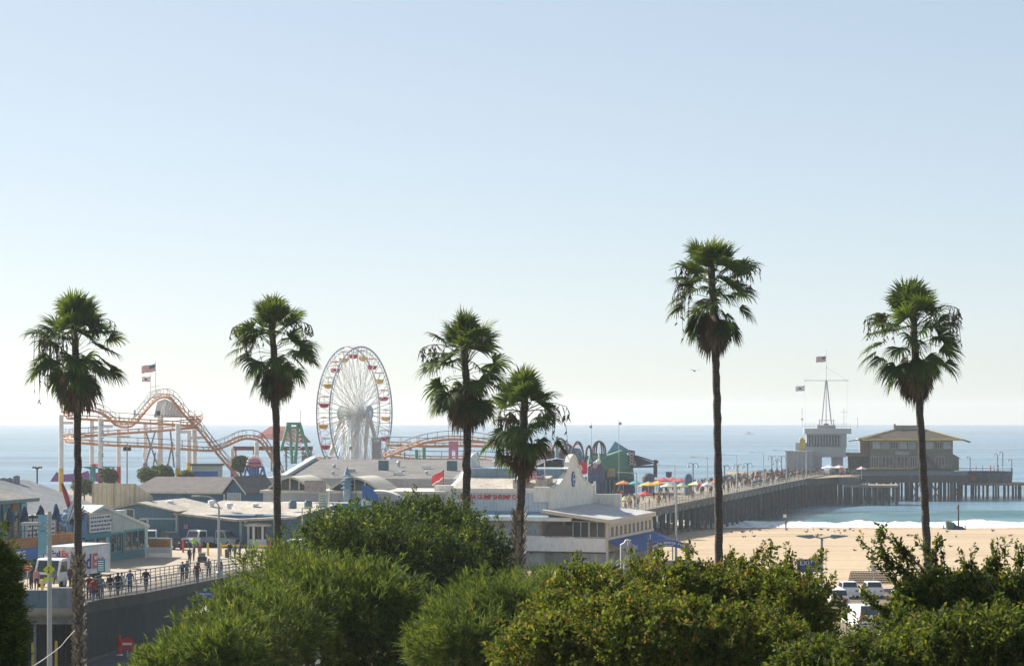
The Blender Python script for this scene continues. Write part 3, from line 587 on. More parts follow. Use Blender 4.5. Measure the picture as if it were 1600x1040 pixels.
m = MB(); m.bx(-12.5,3,-9.6,-8.1,1.36,1.75); m.build("terrace", M("yellow_curb", (.42,.34,.10), .8), rs)
m = MB(); m.bx(12.85,14.6,-6,8,1.0,4.2); m.prism([(12.85,-6.1,4.2),(15,-6.1,4.2),(12.85,-6.1,5.4)], (0,14.2,0)); m.build("side_annex", olive, rs)
m = MB(); m.bx(-13.4,-8.65,-4,6,1.4,4.6); m.build("left_annex", M("annex_dark", (.12,.13,.12), .85, .3, .8, line=(0,.9,.3)), rs)
m = MB(); m.bx(-18,-8.65,-5,6,4.62,5.5); m.bx(-18,-10.4,-5.05,-4.95,6.3,6.38); m.bx(-10.4,-8.65,-4.8,6,5.5,8.9)
for x in np.arange(-18,-10.6,.8): m.box((x,-5,5.9),(.06,.06,.95))
m.build("side_gallery", M("gallery_wall", (.26,.22,.17), .85), rs)
# tower building
tw = thing("harbor_tower", "pale watch tower building with a band of upper windows under a ship mast", "tower", (82.6, 641, 6.4), R(-6))
m = MB(); m.bx(-5.4,5.2,-5,5,4.4,7.0); m.bx(-4.6,-1,-4.6,5,0,4.4); m.bx(1.6,4.5,-3.6,5,0,4.4); m.build("wall", M("tower_wall", (.42,.44,.45), .7, .1, .5), tw)
m = MB(); m.bx(-5.0,5.4,-4.6,4.6,7.0,10.5); m.build("cabin", M("cabin_wall", (.40,.42,.43), .7, .1, .5), tw)
wd = MB().bx(-4.95,3.7,-4.72,-4.62,7.3,10.0).build("window", glass, tw)
m = MB()
for i, x in enumerate(np.linspace(-4.8,3.5,12)): m.bx(x,x+.42,-4.78,-4.73,7.4,9.9)
m.bx(-5,3.8,-4.8,-4.74,7.15,7.3); m.bx(-5,3.8,-4.8,-4.74,10.0,10.15); m.build("blind", curtain, wd)
m = MB(); m.bx(-5.6,6.6,-5.3,5.3,10.5,11.9); m.build("roof", M("tower_roof", (.46,.47,.46), .7, .1), tw)
m = MB(); m.box((.5,0,14.0),(11.8,.07,.07)) if 0 else None
for x in np.arange(-5.5,6.6,1.2): m.box((x,-5.2,12.5),(.05,.05,1.2))
for z in (12.5,13.1): m.box((.5,-5.2,z),(12.1,.05,.05))
m.build("roof_railing", galv, tw)
m = MB(); m.bx(-2.2,2.6,-2,2,11.9,12.8); m.bx(-1.7,-1.5,-1.7,-1.5,12.8,14.0); m.bx(2.0,2.2,-1.7,-1.5,12.8,14.0); m.bx(-.4,.8,-1,1,12.8,13.2); m.box((.3,-1.7,14.06),(4.2,.5,.12)); m.build("mast_platform", steel, tw)
ms = thing("ship_mast", "tall ship mast with a crossyard and braced legs rising from the tower roof", "mast", tuple(tw.matrix_basis @ Vector((.2,0,13.0))), 0)
m = MB(); m.tube([(-1.2,0,0),(-.1,0,11.6)], .14, 6); m.tube([(1.4,0,0),(.15,0,11.6)], .14, 6); m.tube([(0,1.2,0),(0,0,11.6)], .12, 6); m.build("brace", steel, ms)
m = MB(); m.tube([(0,0,0),(0,0,19.6)], [.16,.05], 6); m.ball((0,0,15),.25,6); m.build("pole", white, ms)
m = MB(); m.tube([(-5.7,0,11.5),(5.7,0,11.5)], .09, 6); m.ball((-5.7,0,11.5),.2,6); m.ball((5.7,0,11.5),.2,6); m.build("crossyard", white, ms)
m = MB()
for x in (-5.7,5.7): m.tube([(x,0,11.5),(x*.95,.3,-.8)], .022, 3); m.tube([(x,0,11.5),(0,0,15)], .022, 3)
m.build("rigging", steel, ms)
m = MB()
for x in (-6.4,4.6,8.2): m.tube([(x,-.6,-1),(x,-.6,4.2 if x != 8.2 else 1.8)], .05, 4)
m.box((4.6,-.6,3.2),(2.2,.05,.05)); m.box((-6.4,-.6,1.3),(.5,.1,.4)); m.build("antenna", steel, ms)
def flag(name, label, loc, wdt, hgt, kind, rz=0, parent=None, droop=.12):
    """A waving flag cloth streaming to the left of loc (its upper hoist corner)."""
    red = M("flag_red", (.60,.05,.06), .8, .1); wh = M("flag_white", (.78,.77,.75), .8, .06); bl = M("flag_blue", (.03,.05,.20), .8, .1); br = M("flag_brown", (.20,.10,.05), .8, .1)
    m = MB(); nx, nz = 26, 13
    for i in range(nx+1):
        for j in range(nz+1):
            u = i/nx; m.v.append((-u*wdt*.96, .16*wdt*u*math.sin(u*7+j*.12), -j/nz*hgt-droop*wdt*u-.05*hgt*math.sin(u*6)))
    for i in range(nx):
        for j in range(nz):
            u, v = (i+.5)/nx, (j+.5)/nz
            if kind == 'us': k = 2 if (u < .42 and v < .54) else (0 if j % 2 == 0 else 1)
            elif kind == 'bear': k = 0 if v > .84 else (3 if (.35 < u < .68 and .3 < v < .66) else (0 if (u < .2 and .08 < v < .25) else 1))
            else:
                r = math.hypot((u-.5)*wdt, (v-.5)*hgt)/hgt
                k = 1 if .2 < r < .3 else (2 if r <= .2 else 0)
                if kind == 'plain': k = 1 if abs(v-.75-.2*u) < .07 else 0
            a = i*(nz+1)+j; m.f.append((a,a+1,a+nz+2,a+nz+1)); m.mi.append(k)
    if kind == 'us':
        for a in range(5):
            for b in range(4): m.box((-.045*wdt-.07*wdt*a, -.03, -.07*hgt-.12*hgt*b-droop*wdt*(.06+.07*a)),(.03*wdt,.02,.04*hgt), k=1)
    o = m.build(name, [red, wh, bl, br], parent, loc=loc); o.rotation_euler = (0,0,rz)
    return tag(o, label, "flag") if parent is None else o
p = ms.location
flag("flag", "striped flag near the top of the ship mast on the pier tower", (p.x-.1,p.y,p.z+18), 2.6, 1.5, 'us')
flag("flag", "small bear flag flying from the left yardarm of the ship mast", (p.x-5.7,p.y,p.z+10.2), 2.4, 1.3, 'bear')
# buildings left of the tower
gb = thing("storage_building", "plain grey block building left of the watch tower on the pier", "building", (74.9, 634, 6.4), R(-6))
m = MB(); m.bx(-3.6,3.6,-3,3,0,6.0); m.build("wall", M("block_grey", (.30,.32,.34), .85, .1, .4, line=(0,1.2,.2)), gb)
m = MB(); m.bx(-3.7,3.7,-3.1,3.1,6.0,6.15); m.build("roof", concrete, gb)
m = MB(); m.bx(-1,3.8,3.2,6,0,8.2); m.build("rear_wall", M("tower_wall"), gb)
m = MB(); m.bx(.2,1.6,3.0,3.15,6.3,9.0); m.lathe([(.6,0),(.4,.5),(.02,.7)], (.6,2.6,9.0), 8); m.build("yellow_stack", M("pale_yellow", (.60,.45,.12), .7), gb)
# low landing and round outer platform
ld = thing("boat_landing", "low landing stage on dark piles beside the pier in front of the restaurant", "landing", (86.5, 596, 0), R(-10))
m = MB(); m.bx(-5,8,-5,5,4.3,4.8); m.build("deck", deckwood, ld)
m = MB(); m.bx(-6.3,-1.5,-4,4,4.85,6.6); m.build("shed", M("shed_dark", (.10,.11,.12), .8), ld)
lp = MB().lathe([(.24,-4),(.22,4.3)], n=8).build("pile", M("wet_pile"), ld, True)
for i, (x, y) in enumerate([(x+random.uniform(-.3,.3), y) for y in (-4.7,0,4.5) for x in np.arange(-4.6,8,1.75)]):
    if i == 0: lp.location = (x,y,0)
    else: dup(lp, (x,y,0))
rp = thing("outer_platform", "rounded fishing platform on close set piles at the right end of the pier", "platform", (126.5, 648, 0), R(-4))
m = MB(); m.lathe([(9.6,3.3),(9.8,3.3),(9.8,3.9),(.1,3.95)], (2.4,0,0), 28, sx=1.05); m.build("lower_deck", deckwood, rp)
m = MB(); m.lathe([(7.6,3.95),(7.8,6.3),(7.8,6.8),(.1,6.85)], (-1,0,0), 28); m.build("upper_deck", M("slate_timber", (.085,.10,.115), .85, .35, .5), rp)  # upper deck in one dark blue grey timber colour
m = MB()
for a in np.linspace(0,2*PI,40): m.box((-1+7.7*math.cos(a),7.7*math.sin(a),7.3),(.07,.07,1.0))
m.lathe([(7.66,7.8),(7.74,7.8),(7.74,7.88),(7.66,7.88)], (-1,0,0), 28); m.build("railing", steel, rp)
lp = MB().lathe([(.27,-4),(.25,3.4)], n=8).build("pile", M("wet_pile"), rp, True); k = 0
for r_, n_ in ((9.2,26),(6,14)):
    for a in np.arange(n_):
        x, y = 2.4+r_*math.cos(a*2*PI/n_)*1.04, r_*math.sin(a*2*PI/n_)
        if k == 0: lp.location = (x,y,0)
        else: dup(lp, (x,y,0))
        k += 1
m = MB(); m.lathe([(.6,0),(.62,.05),(.02,.06)], (0,0,0), 18); o = m.build("lifebuoy", redp, rp, loc=(-4.3,-7.05,5.3)); o.rotation_euler = (R(90),0,R(-25))
# ------------------------------------------------------------------ roller coaster
rc = thing("roller_coaster", "orange tracked roller coaster on white columns with coloured feet", "roller coaster", (-62, 452, 6.5))
ro = Vector(rc.location)
def track(name, pts, mat=orange, parent=rc, o=ro, r=.24, gauge=.62):
    """pts: (px, py, distance). A tubular spine, two running rails above it and cross ties."""
    P = [at(*q)-o for q in pts]
    D = []
    for i in range(len(P)-1):                             # Catmull-Rom
        p0, p1, p2, p3 = P[max(i-1,0)], P[i], P[i+1], P[min(i+2,len(P)-1)]
        for k in range(6):
            t = k/6; D.append(.5*((2*p1)+(p2-p0)*t+(2*p0-5*p1+4*p2-p3)*t*t+(3*p1-p0-3*p2+p3)*t**3))
    D.append(P[-1]); m = MB(); m.tube(D, r, 7)
    for s in (-1,1):
        rr = []
        for i, q in enumerate(D):
            t = (D[min(i+1,len(D)-1)]-D[max(i-1,0)]).normalized(); sd_ = t.cross(Vector((0,0,1)))
            sd_ = sd_.normalized() if sd_.length > .1 else Vector((0,1,0)); rr.append(q+sd_*gauge*s+sd_.cross(t)*.62)
        m.tube(rr, .10, 5, k=0)
        for q, b in list(zip(D, rr))[::2]: m.tube([q,b], .06, 4)
        hr = [v+Vector((0,0,.95)) for v in rr]; m.tube(hr, .045, 4, k=1)
        for b, c in list(zip(rr, hr))[::4]: m.tube([b,c], .035, 4, k=1)
    return m.build(name, [mat, M("track_rail", (.13,.085,.065), .6)], parent)
track("lift_track", [(102,649,448),(103,643,455),(122,640,460),(143,641,461),(158,646,461),(171,655,460),(181.6,664,459),(194,667,458),(207,664,457),(220,651,456),(232,637,455),(245,624,454),(258,620,453),(270,626,452),(281,640,451),(296,657,451),(313,675,450),(334,702,450),(355,727,450),(374,748,449)])
track("upper_track", [(102,648,450),(106,653,446),(122,654,445),(171,657,445),(217,660,445),(270,663,445),(300,665,446),(311,660,449),(309,654,453),(296,657,456)])
track("middle_track", [(309,668,452),(290,669,447),(270,671,446),(217,675,446),(169,678,446),(129,682,447),(108,683,450),(102,686,454),(108,690,458)])
track("lower_track", [(103,684,454),(104,689,448),(129,692,445),(169,695,444),(215,697,444),(270,700,444),(308,703,445),(334,703,446),(355,696,448),(372,688,449),(385,685,450),(402,687,450),(413,698,450),(423,714,450),(433,732,450),(440,748,450)])
def column(px, ty, foot_y, foot, d, wpx=7.5):
    x = X_(px,d)-ro.x; y = d-ro.y; r = wpx/2*d/F; zt = Z_(ty,d)-ro.z; zf = Z_(foot_y,d)-ro.z
    c = MB().lathe([(r,zf),(r,zt)], (x,y,0), 12).build("column", white, rc, False)
    MB().lathe([(r*1.03,0),(r*1.03,zf)], (x,y,0), 12).build("foot", foot, c)
    if zt > 12: MB().bx(x,x+2.2,y-.25,y+.25,zt-1.7,zt-1.2).build("bracket", white, c)
    return c
for a in [(95.5,648,731,yellow,446),(157,653,731,maroon,440),(143.5,657,733,teal,462,7),(185.5,670,728,crimson,463,6.5),(227,661,723,purple,460,7),(250,632,727,white,456,9),(278,662,731,yellow,440,8),(295,672,722,yellow,462,7),(304,671,735,white,452,7),(363,700,726,purple,452,6),(401,690,728,white,456,7)]: column(*a)
text("lettering", "\n".join("PACIFIC"), 1.15, blue_sign, rc, at(160.6,667,438.6)-ro, (R(90),0,0), .02, sx=.8).data.transform(Matrix.Scale(1.25,4,(0,1,0)))
m = MB(); a = at(240,652,453)-ro; b = at(292,652,453)-ro
m.prism([a, b, at(281,643,453)-ro, at(268,628,453)-ro, at(257,623,453)-ro, at(246,627,453)-ro], (0,2.0,0)); m.build("hill_housing", M("pale_panel", (.60,.60,.60), .6, .12, .5, line=(0,1.1,.2)), rc)
o = at(247.5,645,452.9)-ro; MB().box(o,(.7,.1,.8)).build("housing_window", glass, rc)
m = MB()
for q in range(9):
    a = at(251+q*4.6,651,451.5)-ro; m.tube([a, at(255+q*4.2,627+abs(q-1)*2.2,451.5)-ro], .10, 4); m.tube([a, at(258+q*4.2,631+q*2.2,451.5)-ro], .07, 4)
m.build("hill_truss", white, rc)
m = MB()
st = [at(209,651,451)-ro, at(212,650,451)-ro, at(234,622,451)-ro, at(250,619,451)-ro]
m.tube(st, .16, 5)
for dz in (.6,1.2): m.tube([v+Vector((0,0,dz)) for v in st], .05, 4)
for q in range(22):
    u = q/21*3; i = min(2,int(u)); v = st[i].lerp(st[i+1], u-i); m.tube([v, v+Vector((0,0,1.2))], .035, 4)
for z in (1.2,2.0): m.tube([st[2]+Vector((0,0,z)), st[3]+Vector((0,0,z))], .05, 4)
m.tube([at(209,651,451)-ro, at(209,637,451)-ro, at(213,637,451)-ro], .05, 4)
m.build("stairway", white, rc)
m = MB()
for x0, y0, x1, y1 in ((243,672,226,730),(227,672,246,726),(266,672,272,730),(270,690,262,727),(226,727,240,752),(243,706,236,750)): m.tube([at(x0,y0,456)-ro, at(x1,y1,456)-ro], .16, 5)
m.build("brace", M("brace_grey", (.25,.28,.30), .6), rc)
for px, top, lab in ((243,566,"tall white flagpole on the roller coaster hilltop"),(235,586,"shorter white flagpole on the roller coaster hilltop")):
    v = at(px,619,452.5); t = thing("flagpole", lab, "flagpole", tuple(v)); l = Z_(top,452.5)-v.z
    MB().tube([(0,0,-.6),(0,0,l)], [.09,.05], 6).build("pole", white, t); MB().ball((0,0,l),.12,6).build("finial", white, t)
flag("flag", "large striped flag streaming left above the roller coaster hilltop", tuple(at(242.5,568,452.5)), 2.7, 1.35, 'us', droop=.2)
flag("flag", "bear flag under the large striped flag above the roller coaster", tuple(at(234.6,588,452.5)), 1.6, .9, 'bear', droop=.05)
# purple ride fence with peaks, canopies and stall below the coaster
pw = thing("ride_wall", "purple zigzag ride wall behind the coaster columns", "wall", tuple(at(126,748,470)))
o = Vector(pw.location); m = MB()
m.prism([at(78,752,470)-o, at(88,737,470)-o, at(92,738,470)-o, at(94,741,470)-o, at(126,739,470)-o, at(137,735,470)-o, at(139,740,470)-o, at(158,737,470)-o,at(175,732,470)-o, at(168,752,470)-o], (0,.6,0)); m.build("panel", purple, pw)
cp = thing("shade_canopy", "flat teal and red shade canopy on a post among the coaster columns", "canopy", tuple(at(146,752,456)))
o = Vector(cp.location); m = MB(); m.prism([at(126,729,456)-o, at(141,733,456)-o, at(172,730,456)-o, at(187,729,456)-o, at(160,728,456)-o], (0,2.5,.0)); m.build("canopy", teal, cp)
m = MB(); m.prism([at(138,727,456)-o, at(147,724,456)-o, at(158,727,456)-o], (0,2,0)); m.build("cap", redp, cp); MB().tube([(0,.6,0),(0,.6,3)], .3, 8).build("post", teal, cp)
pv_ = thing("stall", "pale game stall with teal counter under the end of the coaster track", "stall", tuple(at(322,748,438)))
o = Vector(pv_.location); m = MB(); m.bx(-2.6,2.6,0,3,0,2.4); m.build("wall", M("stall_wall", (.45,.50,.48), .7), pv_); MB().bx(-2.9,2.9,-.4,3.2,2.4,2.75).build("roof", M("stall_roof", (.10,.13,.12), .8), pv_); MB().bx(-2.1,2.1,-.1,-.02,.5,1.4).build("opening", blue, pv_)
def tree(name, label, px, py, d, rpx, hpx, base_z, seed, mat=m_dark, n=900, group=None):
    rg = np.random.default_rng(seed); c = at(px,py,d); k = d/F
    t = thing(name, label, "tree", (c.x, c.y, base_z), 0, group)
    lob = [(np.array((rg.normal()*rpx*k*.35, rg.normal()*rpx*k*.3, c.z-base_z+rg.normal()*hpx*k*.3)), np.array((rpx*k*.7, rpx*k*.7, hpx*k*.65))) for _ in range(5)]
    P, D = cloud(lob, n, rg, .3, .3, .14); V, fc, tint = sprigs_leaf(P, D, rg, 6, .45, .30, .5)
    raw_mesh("crown", V, fc, mat, t, tint)
    m = MB(); z = c.z-base_z; m.tube([(0,0,0),(.1,0,z*.5),(0,0,z)], [.16,.12,.06], 6)
    for l in lob[1:]: m.tube([(.1,0,z*.5), tuple(l[0])], [.08,.03], 5)
    m.build("trunk", bark, t); return t
tree("park_tree", "small rounded park tree below the left coaster curve", 172,744,432,9,9,6.5,41)
tree("park_tree", "wide dark park tree between the yellow coaster columns", 253,740,436,17,9,6.5,42,n=1500)
tree("park_tree", "light green park shrub left of the wide dark park tree", 231,742,428,11,8,6.5,43,m_feather)
tree("park_tree", "pale green tree beside the pink crown sign", 376,726,446,10,11,6.5,44,m_feather)
tree("park_tree", "tuft of foliage right of the yellow coaster column", 291,745,436,8,8,6.5,45,m_feather)
tree("park_tree", "dark shrubs at the far left below the coaster", 131,759,405,14,8,6.5,46)
# crown sign
cs = thing("crown_sign", "pink crown topped ride sign on a blue triangular frame", "sign", tuple(at(398,762,425))); o = Vector(cs.location)
dd = 425
m = MB(); m.prism([at(387,727,dd)-o, at(388,720,dd)-o, at(392,716,dd)-o, at(398,714.5,dd)-o, at(404,716,dd)-o, at(408,720,dd)-o, at(409,727,dd)-o], (0,.7,0)); m.build("crown", pink, cs)
m = MB()
for q in range(9): a = PI*q/8; m.ball(at(398+11.5*math.cos(a),725-13*math.sin(a),dd-.2)-o, .22, 6)
m.build("bulb", white, cs)
m = MB(); m.box(at(398,729,dd-.4)-o,(3.0,.4,.35)); m.box(at(398,723,dd-.4)-o,(2.0,.2,.2)); m.build("band", maroon, cs)
m = MB()
for x0, x1 in ((385,378),(385,400),(411,400),(411,418)): m.tube([at(x0,729,dd)-o, at(x1,760,dd)-o], .2, 6)
for q in range(4): m.box(at(391+q*4,748,dd+.6)-o,(.4,.3,4.6))
m.build("frame", blue, cs)
# green swing tower
gt = thing("swing_tower", "green steel A frame tower of the swing ride beside the maroon roof", "ride", tuple(at(460,726,445))); o = Vector(gt.location); dd = 445
m = MB()
for x0, x1, y1 in ((450,439,704),(452.5,456.5,724),(465.5,461.5,724),(468.5,483,712)):
    m.tube([at(x0,662,dd)-o, at(x1,y1,dd)-o], .29, 6)
m.build("leg", green, gt)
m = MB(); m.box(at(459,661.5,dd)-o,(2.6,.9,.5)); m.box(at(459,668,dd)-o,(2.0,.6,.35)); m.build("crossbar", green, gt)
m = MB()
for q in range(7):
    y0 = 672+q*6.4; w_ = 11+q*1.1
    m.tube([at(459-w_*.9,y0,dd+.2)-o, at(456+q*.1,y0+6,dd+.2)-o], .09, 4); m.tube([at(459+w_*.9,y0,dd+.2)-o, at(462,y0+6,dd+.2)-o], .09, 4); m.tube([at(455,y0,dd)-o, at(463,y0+5,dd)-o], .08, 4)
m.build("lattice", steel, gt)
MB().tube([at(469,662,dd)-o, at(469.3,640,dd)-o], .05, 4).build("antenna", steel, gt)
# maroon roofed pavilion
mv = thing("ride_pavilion", "ride pavilion with a steep maroon roof on tall posts behind the crown sign", "pavilion", tuple(at(428,735,470))); o = Vector(mv.location)
m = MB(); a, b, c, d_ = at(398,683,464)-o, at(422,666,476)-o, at(466,666,476)-o, at(470,693,464)-o
m.add([a, at(470,693,464)-o, at(464,666,476)-o, b, a+Vector((0,24,0)), d_+Vector((0,24,0))], [(0,1,2,3),(4,3,2,5),(0,3,4),(1,5,2)]); m.build("roof", redroof, mv)
m = MB(); m.box(at(426.5,700,466)-o,(15.2,1.2,.75)); m.build("beam", M("beam_brown", (.20,.10,.08), .8), mv)
for x in (368,397,424,447,473,486):
    MB().tube([at(x,702,466)-o, Vector((at(x,702,466)-o)[:2]+(0,))], .22, 6).build("post", pink if x < 400 else steel, mv)
m = MB()
for q in range(14): v = at(472+q*1.1,710+((q*7)%5)*2,462)-o; m.box(v,(.2,.3,1.3)); m.box(v+Vector((.3,0,.4)),(.8,.2,.1))
m.build("seat_frame", steel, mv)
# ------------------------------------------------------------------ big wheel
WD = 480; hub = at(555,645,WD)
fw = thing("ferris_wheel", "big white ferris wheel with red and yellow gondolas", "ferris wheel", (hub.x, hub.y, 6.5), R(-24.5))
hz = hub.z-6.5; WR = 13.05; HW = 1.42                       # local: wheel in the y-z plane, axle along x
for s in (-1,1):
    m = MB(); n = 80
    for rr, th in ((WR,.17),(WR-.85,.06)):
        m.tube([(s*HW, rr*math.cos(2*PI*i/n), hz+rr*math.sin(2*PI*i/n)) for i in range(n+1)], th, 6, cap=False)
    for i in range(n): a = 2*PI*i/n; b = a+PI/n; m.tube([(s*HW,WR*math.cos(a),hz+WR*math.sin(a)),(s*HW,(WR-.85)*math.cos(b),hz+(WR-.85)*math.sin(b))], .035, 3)
    m.build("rim", M("rim_blue_grey", (.40,.45,.50), .5), fw)
m = MB()
for i in range(40):
    a = 2*PI*i/40
    for s in (-1,1): m.tube([(s*2.0*(1 if i % 2 else .45), .25*math.cos(a+1), hz+.25*math.sin(a+1)), (s*HW, WR*math.cos(a), hz+WR*math.sin(a))], .075, 4)
    b_ = a+PI/40
    for s in (-1,1): m.tube([(-s*1.4, .3*math.cos(b_+2), hz+.3*math.sin(b_+2)), (s*HW, WR*math.cos(b_), hz+WR*math.sin(b_))], .055, 3)
m.build("spoke", white, fw)
m = MB()
for i in range(20):
    a = 2*PI*(i+.5)/20; y, z = WR*math.cos(a), hz+WR*math.sin(a); m.tube([(-HW,y,z),(HW,y,z)], .08, 4); a2 = a+2*PI/40; m.tube([(-HW,y,z),(HW,WR*math.cos(a2),hz+WR*math.sin(a2))], .05, 4)
m.build("cross_tie", white, fw)
m = MB(); m.tube([(-3.4,0,hz),(3.4,0,hz)], .55, 12)
m.build("axle", white, fw)
for s in (-1,1):
    m = MB(); m.tube([(s*3.1,0,hz),(s*3.3,0,hz)], 1.5, 20); m.build("hub_disc", M("disc_grey", (.45,.50,.55), .5), fw)
for s in (-1,1):
    for y in (-6,6):
        m = MB(); m.tube([(s*3.0,0,hz),(s*4.4,y,0)], [.38,.5], 8); m.build("support_leg", M("warm_white", (.66,.62,.56), .6), fw)
MB().box((0,0,hz/2-.3),(1.0,1.7,hz-.6)).build("drive_tower", white, fw)
gon = None
for i in range(20):
    a = 2*PI*(i+.18)/20; y, z = WR*math.cos(a), hz+WR*math.sin(a)
    colr = crimson if i % 2 else M("gondola_yellow", (.72,.42,.06), .5)
    if i < 2:
        g = MB().lathe([(.25,-2.35),(.75,-2.2),(.95,-1.75),(1.0,-1.5),(.9,-1.5),(.7,-2.0)], n=12).build("gondola", colr, fw)
        MB().lathe([(1.1,-.28),(1.05,-.12),(.05,.12)], n=12).build("canopy", M("canopy_pale", (.55,.50,.46), .7) if i % 2 == 0 else M("canopy_pink", (.5,.30,.30), .7), g)
        MB().tube([(0,0,-2.1),(0,0,0)], .05, 4).build("stem", steel, g); g.location = (0,y,z)
        gon = (gon or [])+[g]
    else: dup(gon[i % 2], (0,y,z))
MB().bx(-3.5,5.5,-7.5,7.5,0,1.2).build("platform", M("wheel_base", (.30,.26,.30), .8), fw)
# control tower beside the wheel
ct = thing("lift_tower", "grey lattice tower at the foot of the ferris wheel, right side", "tower", tuple(at(588,735,465))); o = Vector(ct.location)
m = MB()
for x in (582,594): m.tube([at(x,685,465)-o, at(x,735,465)-o], .25, 6)
for q in range(6): m.tube([at(582,690+q*7,465)-o, at(594,696+q*7,465)-o], .12, 4); m.tube([at(594,690+q*7,465)-o, at(582,696+q*7,465)-o], .12, 4)
m.box(at(588,685,465)-o,(1.9,1.5,.5)); m.build("lattice", M("lattice_grey", (.42,.42,.42), .6), ct); m = MB(); m.box(at(588,712,465.3)-o,(1.2,.8,5.4)); m.build("shaft", steel, ct)
# second coaster stretch
r2 = thing("coaster_stretch", "low orange coaster stretch on pink and green supports right of the ferris wheel", "roller coaster", tuple(at(690,735,450))); ro2 = Vector(r2.location)
track("hump_track", [(600,714,450),(618,708,449),(640,699,448),(662,692,447),(684,688,447),(710,686,447),(738,688,447),(764,692,447),(790,699,449),(815,708,450)], orange, r2, ro2)
track("rear_track", [(604,695,462),(640,696,461),(680,697,461),(720,696,460),(770,697,460)], orange, r2, ro2, .26)
track("lower_track", [(602,711,455),(640,716,455),(690,718,455),(740,717,455),(790,721,455)], orange, r2, ro2, .26)
m = MB(); m.prism([at(701,689,450)-ro2, at(716,689,450)-ro2, at(716,735,450)-ro2, at(711.5,735,450)-ro2, at(711.5,703,450)-ro2, at(706,703,450)-ro2, at(706,735,450)-ro2, at(701,735,450)-ro2], (0,.8,0)); m.build("support", pink, r2)
for x in (662.5,651): MB().lathe([(.33,0),(.33,Z_(699 if x > 660 else 702,450)-ro2.z)], (X_(x,450)-ro2.x,0,0), 10).build("support", green, r2)
for x in (602,611,632,746,792): MB().lathe([(.2,0),(.2,Z_(706,452)-ro2.z)], (X_(x,452)-ro2.x,2,0), 8).build("support", purple if x < 606 else steel, r2)
for i, (x0, xm, x1, y0, y1, lab, mt) in enumerate(((598,614,640,727,714.5,"blue tent roof right of the ferris wheel, left one",blue),(640,668,700,728,717,"blue tent roof behind the grey arcade, right one",blue),(566,585,604,727,716.5,"purple and pink tent roof at the ferris wheel foot",purple))):
    t = thing("ride_tent", lab, "tent", tuple(at((x0+x1)/2,735,430))); o = Vector(t.location)
    m = MB(); a, b = at(x0,y0,424)-o, at(x1,y0,424)-o; c = at(xm,y1,430)-o; m.add([a,b,b+Vector((0,12,0)),a+Vector((0,12,0)),c], [(0,1,4),(1,2,4),(2,3,4),(3,0,4),(3,2,1,0)]); m.build("roof", mt, t)
    m = MB(); m.bx(a.x+.3,b.x-.3,a.y+.3,a.y+11.5,0,a.z-.02); m.build("wall", white, t)
dm = thing("ride_dome", "low orange ribbed dome left of the ferris wheel", "dome", tuple(at(493,728,440))); m = MB(); m.lathe([(2.6,0),(2.4,.8),(1.8,1.5),(.9,1.9),(.05,2.0)], n=18); m.build("shell", M("orange_canvas", (.55,.20,.10), .7, .15, 1., line=(0,.5,.25)), dm)
m = MB(); m.lathe([(2.62,0),(2.62,.25),(2.3,.25)], n=18); m.build("base", white, dm); dm.scale = (1,1,.9)
# ------------------------------------------------------------------ arcade hall (grey roof)
ah = frame("arcade_hall", "long arcade hall with grey roof and maroon front behind the shops", "building", X_(440,352), 352, 6.5)
L_ = 34; m = MB(); m.bx(-3.8,L_-.2,.2,40,0,6.3); m.build("wall", M("hall_wall", (.40,.37,.36), .8, .1, .3), ah)
m = MB(); m.add([(0,0,6.32),(L_,0,6.32),(L_,24,8.6),(-3.6,24,8.6),(L_,48,6.3),(-7,48,6.3)], [(0,1,2,3),(3,2,4,5),(0,3,5)]); rf = m.build("roof", M("hall_roof", (.165,.16,.16), .9, .3, .25, line=(1,1.2,.12)), ah)
for x in (11.5,22.0):
    m = MB(); m.add([(x,10,7.0),(x+1.6,10,7.0),(x+1.6,10,8.7),(x,10,8.7),(x+4.2,2.5,6.6),(x+4.2,10,7.4),(x+1.6,4,6.72)], [(0,1,2,3),(1,6,4,5)]); m.build("dormer", M("dormer_teal", (.10,.20,.21), .7), rf)
for x, y, h_ in ((4,12,.6),(6.5,4,.5),(13.4,14,.9),(20.4,5,.5),(25,9,.8),(28,15,1.0)): mm_ = MB(); mm_.lathe([(.22,0),(.22,h_*.7),(.4,h_*.7),(.05,h_)], (x,y,6.4+y*.095), 8); mm_.build("roof_vent", galv, rf)
for x, y in ((8.2,7),(16.3,4.2),(18.3,12)): MB().box((x,y,6.6+y*.096),(1.3,.6,.35)).build("vent", white if x > 16 else steel, rf)
m = MB(); m.prism([(-.1,-.3,6.2),(-3.7,23.7,8.5),(-3.7,23.7,9.0),(-.1,-.3,6.75)], (.9,0,0)); m.build("rake", M("pale_rake", (.55,.60,.58), .7), rf)
m = MB(); m.bx(-4,L_,-.12,.18,4.6,6.32); m.build("parapet", M("hall_parapet", (.43,.40,.39), .8, .12, .3, line=(0,3,.1)), ah)
m = MB(); m.bx(12,26,-.45,-.13,1.2,4.55); m.build("front_panel", maroon, ah)
m = MB(); m.bx(12,26,-.9,-.46,4.25,4.6); m.build("canopy", dksteel, ah)
text("lettering", "Playland", 1.7, M("pink_letters", (.75,.35,.48), .5), ah, (20.3,-.5,2.55), (R(90),0,0), .06, sx=1.05)
m = MB(); m.bx(22.6,25.6,-.62,-.46,1.7,3.1); m.build("sign_panel", M("violet_panel", (.20,.24,.48), .6, .4, 3.), ah)
m = MB()
for x in (3.2,4.2): m.bx(x-.28,x+.28,-.2,-.13,4.7,5.6)
m.build("vent_frame", dksteel, ah)
